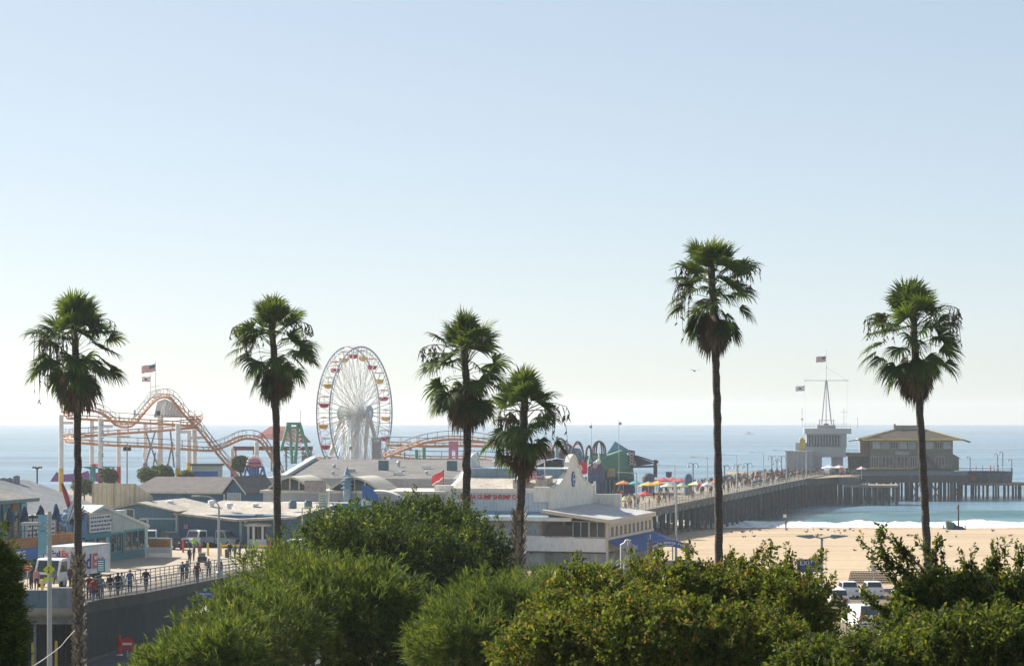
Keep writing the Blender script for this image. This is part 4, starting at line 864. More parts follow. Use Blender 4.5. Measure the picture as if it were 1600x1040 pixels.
# ------------------------------------------------------------------ restaurant with curved gables
BA = R(16)
br = thing("shrimp_restaurant", "large white restaurant with curved mission gables and red lettering", "restaurant", (11.76, 300, 2.4), -BA)
zb = 2.4
def Zr(z): return z-zb
m = MB(); m.bx(-21.6,-8.4,3,25.6,Zr(6),Zr(12.35)); m.build("wall", palewall, br)
m = MB(); m.bx(-21.8,-8.3,2.85,3.3,Zr(12.1),Zr(12.65)); m.bx(-23.2,-21.0,2.4,3.6,Zr(10.6),Zr(13.0)); m.bx(-10.2,-8.25,2.7,3.5,Zr(11.0),Zr(12.9)); m.bx(-20.9,-18.7,1.9,2.8,Zr(10.9),Zr(11.25)); m.build("parapet", cream, br)
prof = [(0,10),(0,12.4),(.07,12.4),(.10,12.55),(.20,13.1),(.28,13.7),(.33,14.25),(.345,14.35),(.345,14.8),(.385,14.95),(.40,15.6),(.43,16.2),(.465,16.5),(.5,16.6),(.535,16.5),(.57,16.2),(.60,15.6),(.615,14.95),(.655,14.8),(.655,14.35),(.67,14.25),(.72,13.7),(.80,13.1),(.90,12.55),(.93,12.4),(1,12.4),(1,10)]
for x in (-8.55,-22.0):
    m = MB(); m.prism([(x,3.0+22.6*u,Zr(z)) for u, z in prof], (.45,0,0)); g = m.build("gable", cream, br)
    m = MB()
    pr = [(x-.1,3.0+22.6*u,Zr(z)) for u, z in prof[1:-1]]
    for a, b in zip(pr, pr[1:]):
        if (Vector(b)-Vector(a)).length > .05: m.prism([a, b, (b[0],b[1],b[2]+.22), (a[0],a[1],a[2]+.22)], (.65,0,0))
    m.build("coping", cream, g)
    if x > -10:
        m = MB(); n = 24; c = (14.3, Zr(13.6)); m.prism([(x+.47,c[0]+.85*math.cos(2*PI*i/n),c[1]+1.0*math.sin(2*PI*i/n)) for i in range(n)], (.12,0,0)); me_ = m.build("round_emblem", blue_sign, g)
        m = MB(); ring = [(x+.62,c[0]+.66*math.cos(2*PI*i/n),c[1]+.78*math.sin(2*PI*i/n)) for i in range(n+1)]; m.tube(ring, .05, 4); m.box((x+.62,c[0],c[1]),(.06,.8,.24)); m.build("emblem_mark", white, me_)
m = MB(); m.bx(-8.1,-7.9,25.2,25.9,Zr(10),Zr(13)); m.bx(-8.3,-4.4,25.6,26.2,Zr(9.4),Zr(11.3)); m.build("end_parapet", cream, br)
m = MB(); m.add([(-21.5,3.4,Zr(12.4)),(-8.6,3.4,Zr(12.4)),(-8.6,9.5,Zr(13.9)),(-21.5,9.5,Zr(13.9))], [(0,1,2,3)]); m.add([(-21.5,9.52,Zr(13.9)),(-8.6,9.52,Zr(13.9)),(-8.6,9.52,Zr(13.2)),(-21.5,9.52,Zr(13.2))],[(0,1,2,3)]); m.build("roof", tanroof, br)
m = MB(); m.bx(-21.5,-8.6,9.6,20,Zr(13.2),Zr(15.0)); m.build("roof_monitor", bluegrey, br)
for x in (-13.4,-10.4):
    m = MB(); m.prism([(x,4.4,Zr(12.7)),(x,4.4,Zr(13.75)),(x,7.2,Zr(14.2)),(x,7.2,Zr(13.4))], (1.5,0,0)); m.build("skylight", tanroof, br)
text("lettering", "BUBBA GUMP SHRIMP CO.", .82, redp, br, (-15.9,2.96,Zr(11.3)), (R(90),0,0), .05, sx=.84, bold=.015)
# lower storey in front
m = MB(); m.bx(-22,-5.2,.6,3,Zr(2.4),Zr(4.85)); m.build("ground_floor_wall", M("lower_wall", (.40,.42,.43), .8, .18, .4, line=(0,2.4,.15)), br)
m = MB(); m.bx(-22.2,-4.2,.2,3,Zr(5.0),Zr(6.88)); m.bx(-4.2,.0,.05,25,Zr(5.0),Zr(6.7)); m.build("balcony_band", white, br)
m = MB(); m.bx(-22.2,.05,.25,3,Zr(4.82),Zr(4.99))
for x in np.arange(-21.5,-3,2.35): m.box((x,.1,Zr(4.8)),(.22,.5,.3))
m.build("floor_beam", dkwood, br)
for i in range(6): window(br, -21.9+i*2.75, -19.35+i*2.75, Zr(6.95), Zr(8.75), .8, curtain if i < 5 else glass, .06, 1)
for i in range(8): MB().bx(-22.05+i*2.75*.98,-21.8+i*2.75*.98,.55,.72,Zr(6.9),Zr(8.8)).build("window_post", brown, br)
m = MB(); m.bx(-22.3,-4.6,.0,3.0,Zr(8.85),Zr(9.15)); m.prism([(-22.3,.0,Zr(9.16)),(-4.6,.0,Zr(9.16)),(-6.0,3.0,Zr(9.75)),(-22.3,3.0,Zr(9.75))], (0,0,.06)); m.build("lower_roof", bluegrey, br)
m = MB(); m.bx(-22.35,-4.55,-.08,-.005,Zr(8.75),Zr(9.2)); m.build("fascia", white, br)
# right wing
m = MB(); m.bx(-8.2,-.2,.6,24.6,Zr(2.4),Zr(5.0)); m.build("wing_base", M("lower_wall"), br)
for i in range(2): window(br, -4.4+i*2.1, -2.4+i*2.1, Zr(6.8), Zr(8.75), .15, glass, .07, 2)
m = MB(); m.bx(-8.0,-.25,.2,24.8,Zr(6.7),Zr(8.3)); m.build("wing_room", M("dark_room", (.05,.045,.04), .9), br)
m = MB(); m.add([(-8.4,-.5,Zr(10.15)),(.35,-.5,Zr(9.0)),(.35,25.4,Zr(9.0)),(-8.4,25.4,Zr(10.15)),(-8.4,-.5,Zr(9.85)),(.35,-.5,Zr(8.7)),(.35,25.4,Zr(8.7)),(-8.4,25.4,Zr(9.85))], [(0,1,2,3),(7,6,5,4),(0,4,5,1),(1,5,6,2),(2,6,7,3),(3,7,4,0)]); wr = m.build("wing_roof", M("wing_roofing", (.46,.46,.46), .7, .25, .4), br)
m = MB(); m.prism([(-8.3,-.58,Zr(9.75)),(.4,-.58,Zr(8.6)),(.4,-.58,Zr(9.02)),(-8.3,-.58,Zr(10.17))], (0,.07,0)); m.bx(.37,.45,-.5,25.4,Zr(8.45),Zr(9.03)); m.build("wing_fascia", M("cream_trim", (.60,.54,.44), .7), wr)
m = MB(); m.bx(-.2,.06,0,25,Zr(8.0),Zr(8.6)); m.bx(-.2,.25,0,25,Zr(6.5),Zr(6.85)); m.bx(-.2,.12,-.02,.25,Zr(2.4),Zr(8.7)); m.build("wing_wall", M("cream_trim"), br)
for i in range(11):
    y = .7+i*2.35; MB().bx(-.15,.07,y,y+1.0,Zr(6.86),Zr(7.99)).build("window_pillar", M("cream_trim"), br); 
for i in range(10): y = 2.1+i*2.35; MB().bx(-.14,-.06,y,y+.5,Zr(6.9),Zr(7.95)).build("shutter", brown, br)
m = MB(); m.add([(.1,.2,Zr(6.5)),(.1,25.2,Zr(6.5)),(3.0,26,Zr(5.15)),(3.0,-.6,Zr(5.15)),(.1,.2,Zr(6.35)),(.1,25.2,Zr(6.35)),(3.0,26,Zr(4.9)),(3.0,-.6,Zr(4.9))], [(3,2,1,0),(4,5,6,7),(0,4,7,3),(3,7,6,2),(2,6,5,1)]); m.build("awning", M("awning_blue", (.02,.085,.27), .8, .12, .5), br)
for y in (.4,8,16,25): MB().tube([(2.8,y,0),(2.8,y,Zr(4.95))], .1, 6).build("awning_post", steel, br)
for i, (px, d) in enumerate(((727,330),(785,332))):
    t = thing("peaked_tent", ("white peaked tent behind the restaurant's left gable","white peaked tent behind the restaurant roof, nearer the shortest palm")[i], "tent", (X_(px,d), d, 6.5))
    m = MB(); zt = Z_(717 if i == 0 else 722,d)-6.5; m.add([(-1.6,-1.6,zt-2.6),(1.6,-1.6,zt-2.6),(1.6,1.6,zt-2.6),(-1.6,1.6,zt-2.6),(-.6,-.6,zt-1.7),(.6,-.6,zt-1.7),(.6,.6,zt-1.7),(-.6,.6,zt-1.7),(0,0,zt)], [(0,1,5,4),(1,2,6,5),(2,3,7,6),(3,0,4,7),(4,5,8),(5,6,8),(6,7,8),(7,4,8),(3,2,1,0)]); m.build("roof", white, t)
    for a in (-1.5,1.5):
        for b in (-1.5,1.5): MB().tube([(a,b,0),(a,b,zt-2.6)], .06, 5).build("post", steel, t)
fpl = [(693,733,764,316,"red triangle flag at the restaurant's left corner",'plain',1.5,1.25),(851,722,760,308,"striped flag hanging over the restaurant roof beside the skylights",'us',2.3,1.2),(918,719,762,340,"red flag with a white ring emblem right of the restaurant gable",'ring',2.4,1.7)]
for px, ty, by, d, lab, kd, fw_, fh_ in fpl:
    v = at(px,by,d); t = thing("flagpole", "flagpole carrying the "+lab.split(" at ")[0].split(" hanging")[0].split(" right of")[0], "flagpole", tuple(v)); l = Z_(ty,d)-v.z
    MB().tube([(0,0,-.3),(0,0,l)], .06, 6).build("pole", white if kd != 'plain' else dksteel, t); MB().ball((0,0,l),.1,6).build("finial", steel, t)
    flag("flag", lab, (v.x-.06,v.y,v.z+l-(.1 if kd != 'us' else .9)), fw_, fh_, kd, droop=.55 if kd == 'plain' else .1)
# ------------------------------------------------------------------ ramp down to the pier
def ramp_z(d): return lerp_tab([(120,10.7),(150,9.9),(170,9.4),(225,7.2),(250,6.53),(400,6.53)], d)
def ramp_x(d): return lerp_tab([(150,-27.8),(160,-27.4),(170,-25.7),(225,-24.6),(250,-20.5),(291.5,-4.4)], d)
def ramp_pt(px, py):
    d = 200.
    for _ in range(30): d = .5*d+.5*F*(H-ramp_z(d))/(py-HZ)
    return Vector((X_(px,d), d, ramp_z(d)))
ys = [152,156,160,165,170,180,190,200,210,220,225,235,243,250,270,291]
V = np.array([(ramp_x(y)+(-60-ramp_x(y))*u*(1 if y < 240 else .8)*(1.3), y, ramp_z(y)+.02) for y in ys for u in np.linspace(0,1,8)])
fs = np.array([(j*8+i+1, j*8+i, (j+1)*8+i, (j+1)*8+i+1) for j in range(len(ys)-1) for i in range(7)])
o = raw_mesh("ramp_road", V, fs, M("ramp_paving", (.37,.31,.235), .95, .16, .3, bump=.1)); tag(o, kind="structure")
o.modifiers.new("solid", 'SOLIDIFY').thickness = .5; o.modifiers["solid"].offset = -1
rw = thing("retaining_wall", "dark board faced retaining wall under the ramp railing", "wall", (-25, 200, 6))
O = Vector(rw.location); m = MB(); m2 = MB(); dl = [153,160,170,185,205,225,238,250,270,291]
for a, b in zip(dl, dl[1:]):
    pa, pb = Vector((ramp_x(a)+.05,a,0))-O, Vector((ramp_x(b)+.05,b,0))-O
    za, zb_ = ramp_z(a)-.55-O.z, ramp_z(b)-.55-O.z
    m.add([(pa.x,pa.y,-.6),(pb.x,pb.y,-3 if b > 250 else -.6),(pb.x,pb.y,zb_),(pa.x,pa.y,za),(pa.x-.4,pa.y,-.6),(pb.x-.4,pb.y,-.6),(pb.x-.4,pb.y,zb_),(pa.x-.4,pa.y,za)], [(0,1,2,3),(5,4,7,6),(3,2,6,7)])
    m2.add([(pa.x+.12,pa.y,za),(pb.x+.12,pb.y,zb_),(pb.x+.12,pb.y,zb_+.7),(pa.x+.12,pa.y,za+.7),(pa.x-.3,pa.y,za),(pb.x-.3,pb.y,zb_),(pb.x-.3,pb.y,zb_+.7),(pa.x-.3,pa.y,za+.7)], [(0,1,2,3),(3,2,6,7),(5,4,7,6),(0,4,5,1)])
m.build("board_face", M("wall_boards", (.040,.050,.050), .9, .3, .7, line=(1,.5,.5)), rw); m2.build("coping", M("coping_concrete", (.075,.072,.062), .9, .25, 1.), rw)
m = MB()
for px, py in ((216,953),(223,954),(238,962),(281,957)): v = ramp_pt(px, py-60); d = v.y; m.box(Vector((ramp_x(d)+.2, d, Z_(py,d)))-O,(.03,.42,.5))
m.build("notice", white, rw)
def railing(label, line, n, h=1.12):
    t = thing("ramp_railing", label, "railing", tuple(line(0))); O = Vector(t.location); pts = [line(i/n)-O for i in range(n+1)]; proto = None
    for p in pts:
        if proto is None: proto = MB().box((0,0,h/2),(.06,.06,h)).build("post", M("rail_paint", (.19,.23,.26), .5, .15), t); proto.location = p
        else: dup(proto, p)
    for z in (.3,.58,.85,h):
        m = MB(); m.tube([p+Vector((0,0,z)) for p in pts], .03 if z < h else .04, 5); m.build("rail", M("rail_paint"), t)
railing("blue grey pipe railing along the outer edge of the ramp", lambda u: Vector((ramp_x(155+110*u)-.12, 155+110*u, ramp_z(155+110*u))), 48)
railing("inner pipe railing between the ramp roadway and the walkers", lambda u: Vector((ramp_x(176+62*u)-4.6, 176+62*u, ramp_z(176+62*u))), 26)
bw = thing("ramp_barrier", "blue grey parapet wall at the near end of the ramp", "wall", (-30, 153.4, 8.9)); O = Vector(bw.location)
m = MB(); m.prism([(-32,-.3,-.1),(2.35,-.3,-.1),(2.55,1.2,-.1),(-32,1.2,-.1)], (0,0,1.0)); m.build("slab_edge", M("pale_concrete", (.30,.31,.31), .9, .2, .6), bw)
m = MB(); m.bx(-32,.8,-.42,-.16,.93,2.05); m.build("parapet", M("parapet_blue", (.13,.20,.24), .8, .15, .6), bw); m = MB(); m.bx(.85,2.3,-.45,.1,.2,2.2); m.build("end_block", M("parapet_end", (.25,.27,.28), .85, .2, .8), bw)
un = thing("under_ramp_store", "dark storage space with steel columns under the near end of the ramp", "shelter", (-30, 155, 6))
m = MB(); m.bx(-32,2,1.5,1.8,0,2.8); m.build("back_wall", M("dark_store_wall", (.05,.06,.065), .9, .3, 1., line=(0,.6,.4)), un)  # back wall in one dark colour with board lines
cpst = MB().tube([(0,0,-.2),(0,0,2.85)], .1, 8).build("column", steel, un); cpst.location = (-2.4,-1,0)
for x in (-1.1,-.2,-6,-10): dup(cpst, (x,-1,0))
def bollard(label, loc, col=yellow, h=1.1, r=.09, group=None, name="bollard"):
    t = thing(name, label, "bollard", tuple(loc), 0, group)
    MB().lathe([(r,0),(r,h),(r*.7,h+.05),(.01,h+.07)], n=10).build("post", col, t); MB().lathe([(r*1.9,0),(r*1.9,.05),(r*1.05,.09)], n=10).build("base", steel, t); return t
bollard("left yellow bollard before the dark space under the ramp", (-30.05, 152.5, ground_z(-30,152)), h=1.5)
bollard("right yellow bollard before the dark space under the ramp", (-28.55, 152.3, ground_z(-29,152)), h=1.6)
# street below
m = MB(); m.sheet([(-60,139,6.22),(-12,139,6.22),(-8,200,6.14),(-24,200,6.14),(-25.5,170,6.18),(-27,155,6.2),(-60,155,6.2)]); tag(m.build("lower_road", asphalt), kind="structure")
def rot_sign(name, label, loc, post_h, shape, size, col, rz=0, cat="sign", postcol=None):
    t = thing(name, label, cat, tuple(loc), rz)
    MB().tube([(0,0,-.1),(0,0,post_h)], .035, 6).build("post", postcol or galv, t); m = MB()
    if shape == 'oct': pts = [(size*math.cos(PI/8+i*PI/4), -.07, post_h+size*math.sin(PI/8+i*PI/4)) for i in range(8)]
    elif shape == 'dia': pts = [(size,-.07,post_h),(0,-.07,post_h+size),(-size,-.07,post_h),(0,-.07,post_h-size)]
    elif shape == 'round': pts = [(size*math.cos(i*PI/10), -.07, post_h+size*math.sin(i*PI/10)) for i in range(20)]
    else: pts = [(-size[0],-.07,post_h-size[1]),(size[0],-.07,post_h-size[1]),(size[0],-.07,post_h+size[1]),(-size[0],-.07,post_h+size[1])]
    m.prism(pts, (0,.03,0)); p = m.build("panel", col, t); return t, p
def stop_sign(label, loc, h, size):
    t, p = rot_sign("stop_sign", label, loc, h, 'oct', size, redp)
    m = MB(); pr = [(size*.93*math.cos(PI/8+i*PI/4), -.075, h+size*.93*math.sin(PI/8+i*PI/4)) for i in range(9)]; m.tube(pr, size*.045, 4, cap=False); m.build("border", white, p)
    text("lettering", "STOP", size*.72, white, p, (0,-.08,h-size*.25), (R(90),0,0), .004, bold=.01); return t
v = ramp_pt(43, 917); stop_sign("stop sign by the blue shop beside the delivery truck", v, Z_(885,v.y)-v.z, .40)
v = ramp_pt(461, 853); stop_sign("stop sign behind the second palm near the white car", v, Z_(822,v.y)-v.z, .48)
v = ramp_pt(158, 921); t, p = rot_sign("notice_sign", "dark green notice sign standing on the ramp before the truck", v, Z_(883,v.y)-v.z, 'rect', (.30,.50), tealsign)
m = MB()
for q in range(5): m.bx(-.2,.2,-.085,-.075,Z_(883,v.y)-v.z-.35+q*.16,Z_(883,v.y)-v.z-.28+q*.16)
m.build("print", white, p)
# red post and no-entry sign on the lower road
d = 158; z = ground_z(-25,d)+.2
t = thing("red_post", "short red post with a pale cap on the lower road", "post", (X_(187,d),d,z)); MB().lathe([(.12,0),(.12,.9),(.16,.92),(.16,1.0),(.08,1.1),(.09,1.3),(.01,1.35)], n=10).build("body", redp, t); MB().lathe([(.22,0),(.22,.06)], n=10).build("base", white, t)
t, p = rot_sign("no_entry_sign", "round red no entry sign with a white bar by the low shrub", (X_(199,d),d,z), .75, 'round', .42, redp); MB().bx(-.3,.3,-.1,-.075,.67,.83).build("bar", white, p)
d = 150; t, p = rot_sign("welcome_sign", "small blue welcome sign in front of the retaining wall", (X_(321,d),d,6.2), Z_(931,d)-6.2, 'rect', (.52,.30), blue_sign)
zz = Z_(931,d)-6.2
text("lettering", "WELCOME\nTO\nSANTA MONICA", .16, white, p, (0,-.09,zz+.1), (R(90),0,0), .004)
MB().bx(-.12,.12,-.08,-.05,zz+.32,zz+.5).build("top_plate", green, p)
t = thing("white_awning", "small pale sloping awning half hidden behind the round shrub", "awning", (X_(312,148),148,6.2))
m = MB(); zz = Z_(955,148)-6.2; m.add([(-1.0,-.8,zz-.4),(1.4,-.8,zz+.2),(1.4,.8,zz+.2),(-1.0,.8,zz-.4),(.6,0,zz+.45)], [(0,1,4),(1,2,4),(2,3,4),(3,0,4),(3,2,1,0)]); m.build("roof", M("awning_pale", (.5,.47,.42), .8), t)
for x in (-.9,1.3): MB().tube([(x,.7,0),(x,.7,zz-.35 if x < 0 else zz+.2)], .04, 5).build("post", steel, t)
# lamp with light blue banner, diamond sign
d = 132; x0 = X_(77.5,d); z0 = ground_z(x0,d)
t = thing("street_lamp", "tall grey street lamp carrying a light blue banner at the left", "street lamp", (x0,d,z0))
top = Z_(798,d)-z0; MB().tube([(0,0,-.3),(0,0,top)], [.15,.11], 10).build("pole", galv, t)
m = MB(); m.box((-.95,0,Z_(818,d)-z0),(1.15,.32,.12)); m.tube([(-.5,0,Z_(819,d)-z0),(0,0,Z_(821,d)-z0)], .05, 6); m.box((-.95,0,Z_(816,d)-z0),(1.0,.28,.06)); m.build("lamp_head", M("lamp_pale", (.55,.55,.50), .6), t)
b = MB().bx(-.62,-.16,-.02,.02,Z_(866,d)-z0,Z_(804,d)-z0).build("banner", sky_blue, t)
m = MB(); m.tube([(-.66,0,Z_(804,d)-z0),(0,0,Z_(804,d)-z0)], .025, 5); m.tube([(-.66,0,Z_(866,d)-z0),(0,0,Z_(866,d)-z0)], .025, 5); m.build("bracket", steel, t)
m = MB(); zz = Z_(829,d)-z0; m.tube([(-.46+.05*math.cos(a),-.03,zz+.02*math.sin(a)) for a in np.linspace(0,2*PI,9)], .008, 4, cap=False); m.tube([(-.32+.05*math.cos(a),-.03,zz+.02*math.sin(a)) for a in np.linspace(0,2*PI,9)], .008, 4, cap=False); m.build("banner_mark", black, b)
cs_ = M("crossing_yellow", (.62,.68,.02), .5, .06)
t = thing("crossing_sign", "bright yellow diamond crossing sign with a small plate fixed to the lamp pole", "sign", (x0,d-.17,Z_(889,d)))
m = MB(); s_ = .32; m.prism([(s_,-.03,0),(0,-.03,s_),(-s_,-.03,0),(0,-.03,-s_)], (0,.02,0)); p = m.build("panel", cs_, t)
m = MB(); m.tube([(0,-.035,.02),(-.02,-.035,-.1),(-.06,-.035,-.18)], .02, 4); m.tube([(-.02,-.035,-.1),(.04,-.035,-.18)], .02, 4); m.ball((.01,-.035,.1),.04,6); m.build("pedestrian_mark", black, p)
MB().bx(-.26,-.06,-.03,-.01,-.62,-.42).build("plate", cs_, t); MB().bx(.06,.26,-.03,-.01,-.62,-.42).build("plate", cs_, t)
t = thing("support_cable", "pale slack cable running down from the far left palm trunk", "cable", tuple(at(117,984,109.6))); O = Vector(t.location); MB().tube([at(x,y,109.5)-O for x, y in ((117,984),(104,998),(96,1008),(84,1018),(70,1028),(52,1040),(30,1060))], .018, 5).build("strand", white, t)
# ------------------------------------------------------------------ delivery truck
def wheel(parent, x, y, r=.42, w_=.26):
    m = MB(); m.tube([(x-w_/2,y,r),(x+w_/2,y,r)], r, 18); a = m.build("wheel", rubber, parent); s = 1 if x > 0 else -1
    MB().tube([(x+s*(w_/2-.02),y,r),(x+s*(w_/2+.015),y,r)], r*.55, 12).build("rim", galv, a)
gz = ramp_z(187); tk = thing("delivery_truck", "white delivery box truck with purple and red lettering parked before the shops", "truck", (-34.94,187.4,gz), -R(18.5))
m = MB(); m.bx(-1.2,1.2,.0,6.1,.85,3.02); m.build("cargo_box", M("truck_white", (.66,.66,.65), .5, .22, .9), tk)
m = MB(); m.bx(-1.23,1.23,-.03,6.13,2.95,3.1); m.bx(-1.22,1.22,-.02,.05,.8,3.0); m.bx(-1.22,1.22,6.08,6.12,.8,3.0); m.build("box_rim", M("truck_trim", (.55,.54,.52), .5), tk)
fp = M("letter_purple", (.055,.02,.17), .5, .05); fo = M("letter_red", (.62,.06,.05), .5, .05)
text("lettering", "Fed", 1.62, fp, tk, (1.215,.35,1.28), (R(90),0,R(90)), .01, 'LEFT', sx=1.15, bold=.035)
text("lettering", "Ex", 1.62, fo, tk, (1.215,3.12,1.28), (R(90),0,R(90)), .01, 'LEFT', sx=1.15, bold=.035)
text("lettering", "Fed", .62, fp, tk, (-.72,-.04,2.35), (R(90),0,0), .01, 'LEFT', sx=1.0, bold=.02)
text("lettering", "Ex", .62, fo, tk, (.26,-.04,2.35), (R(90),0,0), .01, 'LEFT', sx=1.0, bold=.02)
m = MB(); m.prism([(-1.05,-1.75,.55),(-1.05,-1.85,1.2),(-1.05,-1.45,2.15),(-1.05,-1.25,2.25),(-1.05,-.12,2.25),(-1.05,-.12,.55)], (2.1,0,0)); cab = m.build("cab", white, tk)
m = MB(); m.add([(-.92,-1.84,1.24),(.92,-1.84,1.24),(.86,-1.48,2.1),(-.86,-1.48,2.1)], [(0,1,2,3)]); m.build("windscreen", glass, cab)
for s in (-1,1): m = MB(); m.add([(s*1.06,-1.68,1.25),(s*1.06,-.55,1.25),(s*1.06,-.55,2.05),(s*1.06,-1.4,2.05)], [(0,1,2,3)]); m.build("side_window", glass, cab)
m = MB(); m.bx(-.7,.7,-1.9,-1.83,.72,1.05); m.build("grille", dksteel, cab); MB().bx(-1.1,1.1,-1.95,-1.75,.38,.6).build("bumper", galv, cab)
for x in (-.82,.82): MB().bx(x-.16,x+.16,-1.9,-1.84,.7,.92).build("headlight", M("lamp_glass", (.6,.6,.6), .2), cab)
for x in (-1.25,1.25): MB().box((x,-1.55,1.55),(.16,.1,.4)).build("mirror", black, cab)
m = MB(); m.bx(-.5,.5,-.3,6.0,.5,.84); m.bx(-1.15,1.15,5.9,6.15,.45,.6); m.build("chassis", black, tk)
for x in (-.92,.92): wheel(tk, x, -1.0); wheel(tk, x, 4.3)
# ------------------------------------------------------------------ left shops
s1 = frame("seaside_shop", "two storey blue and timber corner shop with balcony and blue sign at the far left", "shop", -46.0, 230, 7.05)
m = MB(); m.bx(-14,0,-26,0,2.7,6.9); m.bx(-14,-.02,-26,6.5,0,2.69); m.build("wall", M("shop_blue", (.13,.27,.38), .75, .15, .8), s1)
m = MB(); m.add([(-16,-28,7.0),(.9,-28,7.0),(.9,.9,7.0),(-16,.9,7.0),(-7,-20,9.6),(-7,-7,9.6)], [(0,1,4),(1,2,5,4),(2,3,5),(3,0,4,5),(3,2,1,0)]); m.build("roof", M("pale_roof", (.30,.285,.265), .85, .3, .6, line=(1,.35,.25)), s1)
m = MB(); m.bx(.9,1.0,-28,.95,6.72,7.05); m.bx(-16,.9,.9,1.0,6.72,7.05); m.build("fascia", M("fascia_teal", (.14,.22,.25), .7), s1)
for i, c in enumerate((brown, teal, M("orange_wood", (.42,.20,.07), .8, .25, 1.5), sky_blue, M("orange_wood"), teal, M("orange_wood"), sky_blue)): MB().bx(.02,.16,-14.8+i*1.95,-13.6+i*1.95,2.75,6.6).build("wall_panel", c, s1)
def side_window(parent, y0, y1, z0, z1, x, n=2, goods=True):
    wdw = MB().bx(x-.02,x+.03,y0,y1,z0,z1).build("window", glass, parent); m = MB()
    for i in range(n+1): yy = y0+(y1-y0)*i/n; m.bx(x+.035,x+.09,yy-.09,yy+.09,z0,z1)
    m.bx(x+.036,x+.085,y0,y1,z1-.12,z1+.1); m.bx(x+.036,x+.085,y0,y1,z0-.1,z0+.1); m.build("frame", teal, wdw)
    if not goods: return
    m = MB(); rg = random.Random(y0)
    for i in range(7): yy = rg.uniform(y0+.2,y1-.2); zz = rg.uniform(z0+.2,z1-.5); m.box((x+.05,yy,zz),(.02,rg.uniform(.2,.6),rg.uniform(.2,.5)), k=rg.randrange(3))
    m.build("display", [M("goods_pale", (.42,.42,.36), .8), M("goods_tan", (.36,.26,.14), .8), M("goods_teal", (.12,.28,.26), .8)], wdw)
for i in range(6): side_window(s1, -13.5+i*2.1, -12.4+i*2.1, 3.6, 5.9, .18, 1, False)
m = MB(); m.bx(-.02,2.3,-26,6.5,2.5,2.72); m.bx(2.2,2.3,-26,6.5,2.72,3.55); m.bx(-.02,2.2,6.4,6.5,2.72,3.55); m.build("balcony", M("balcony_wood", (.42,.20,.075), .8, .25, 1.2, line=(2,.28,.4)), s1)
m = MB()
for y in np.arange(-12,6.5,1.6): m.box((2.25,y,3.85),(.06,.06,.7))
m.box((2.25,-3,4.2),(.06,19,.06)); m.build("balcony_rail", dksteel, s1)
m = MB(); m.bx(2.31,2.5,-26,6.4,1.5,2.6); m.build("sign_board", blue, s1); text("lettering", "SEASIDE", .95, white, s1, (2.52,-9.2,1.72), (R(90),0,R(90)), .02, 'LEFT', sx=1.15, bold=.03); text("lettering", "ON THE\nPIER", .5, white, s1, (2.52,-2.6,2.1), (R(90),0,R(90)), .02, 'LEFT', sx=1.15, bold=.015)
m = MB()
for i in range(14): m.bx(2.0,2.25,-18+i*1.8,-17.75+i*1.8,0,2.5)
m.build("shopfront", teal, s1)
for i in range(8): side_window(s1, -10+i*2.05, -8.4+i*2.05, .5, 2.2, .02, 1, True)
def umbrella_closed(label, px, py0, py1, d):
    zb_ = 9.78; t = thing("closed_umbrella", label, "umbrella", (X_(px,d),d,zb_), 0, "closed navy umbrellas on the balcony"); z1 = Z_(py0,d)-zb_; z0_ = Z_(py1,d)-zb_
    m = MB(); m.lathe([(.42,z0_),(.46,z0_+.12),(.34,(z0_+z1)/2),(.14,z1-.15),(.03,z1)], n=9); o = m.build("canopy", navy, t)
    for i, v in enumerate(o.data.vertices):
        if i % 2: v.co.x *= .78; v.co.y *= .78
    MB().tube([(0,0,0),(0,0,z0_+.1)], .04, 6).build("pole", brown, t); MB().lathe([(.22,0),(.22,.08),(.05,.14)], n=10).build("base", steel, t)
umbrella_closed("closed navy umbrella at the far left in front of the blue shop wall", 15, 792, 818, 224.6)
umbrella_closed("closed navy umbrella left of the pale lamp head", 38.5, 790, 815, 227.8)
umbrella_closed("shortest closed navy umbrella, above the light blue banner", 63.5, 788, 805, 231.2)
umbrella_closed("closed navy umbrella right of the banner pole", 87.5, 786, 811, 234.4)
t = thing("patio_heater", "dark patio heater with a round hood between two closed umbrellas", "heater", (X_(51,229.5),229.5,9.78)); MB().tube([(0,0,0),(0,0,2.5)], .06, 6).build("pole", dksteel, t); MB().lathe([(.75,2.45),(.6,2.6),(.05,2.75)], n=14).build("hood", dksteel, t)
# big grey hipped roof
bh = frame("surf_shop", "shop with a big grey hipped roof, sign boards and a gabled front", "shop", -40.2, 266, 6.53)
m = MB(); m.add([(-30,-33,5.35),(.3,-33,5.35),(.3,-9.2,5.35),(-30,-3,5.35),(-13,-28,8.6),(-13,-2,8.3)], [(0,1,4),(1,2,5,4),(2,3,5),(3,0,4,5)]); m.add([(-30,-33,5.2),(.3,-33,5.2),(.3,-9.2,5.2),(-30,-3,5.2)], [(3,2,1,0)]); m.build("roof", M("corrugated_grey", (.185,.20,.215), .7, .28, .3, line=(1,.9,.12)), bh)
m = MB(); m.bx(-29,-.6,-32.5,-3.4,0,5.15); m.build("upper_wall", M("pale_teal_wall", (.40,.47,.46), .75, .12, .6), bh)
m = MB(); m.bx(.31,.45,-33,-9.2,5.0,5.34); m.build("gutter", M("gutter_grey", (.5,.52,.5), .6), bh)
m = MB(); m.prism([(.4,-24,0),(.4,0,0),(.4,0,3.2),(.4,-12,5.75),(.4,-24,3.2)], (-12,0,0)); m.build("gable_front", M("pale_teal_wall"), bh)
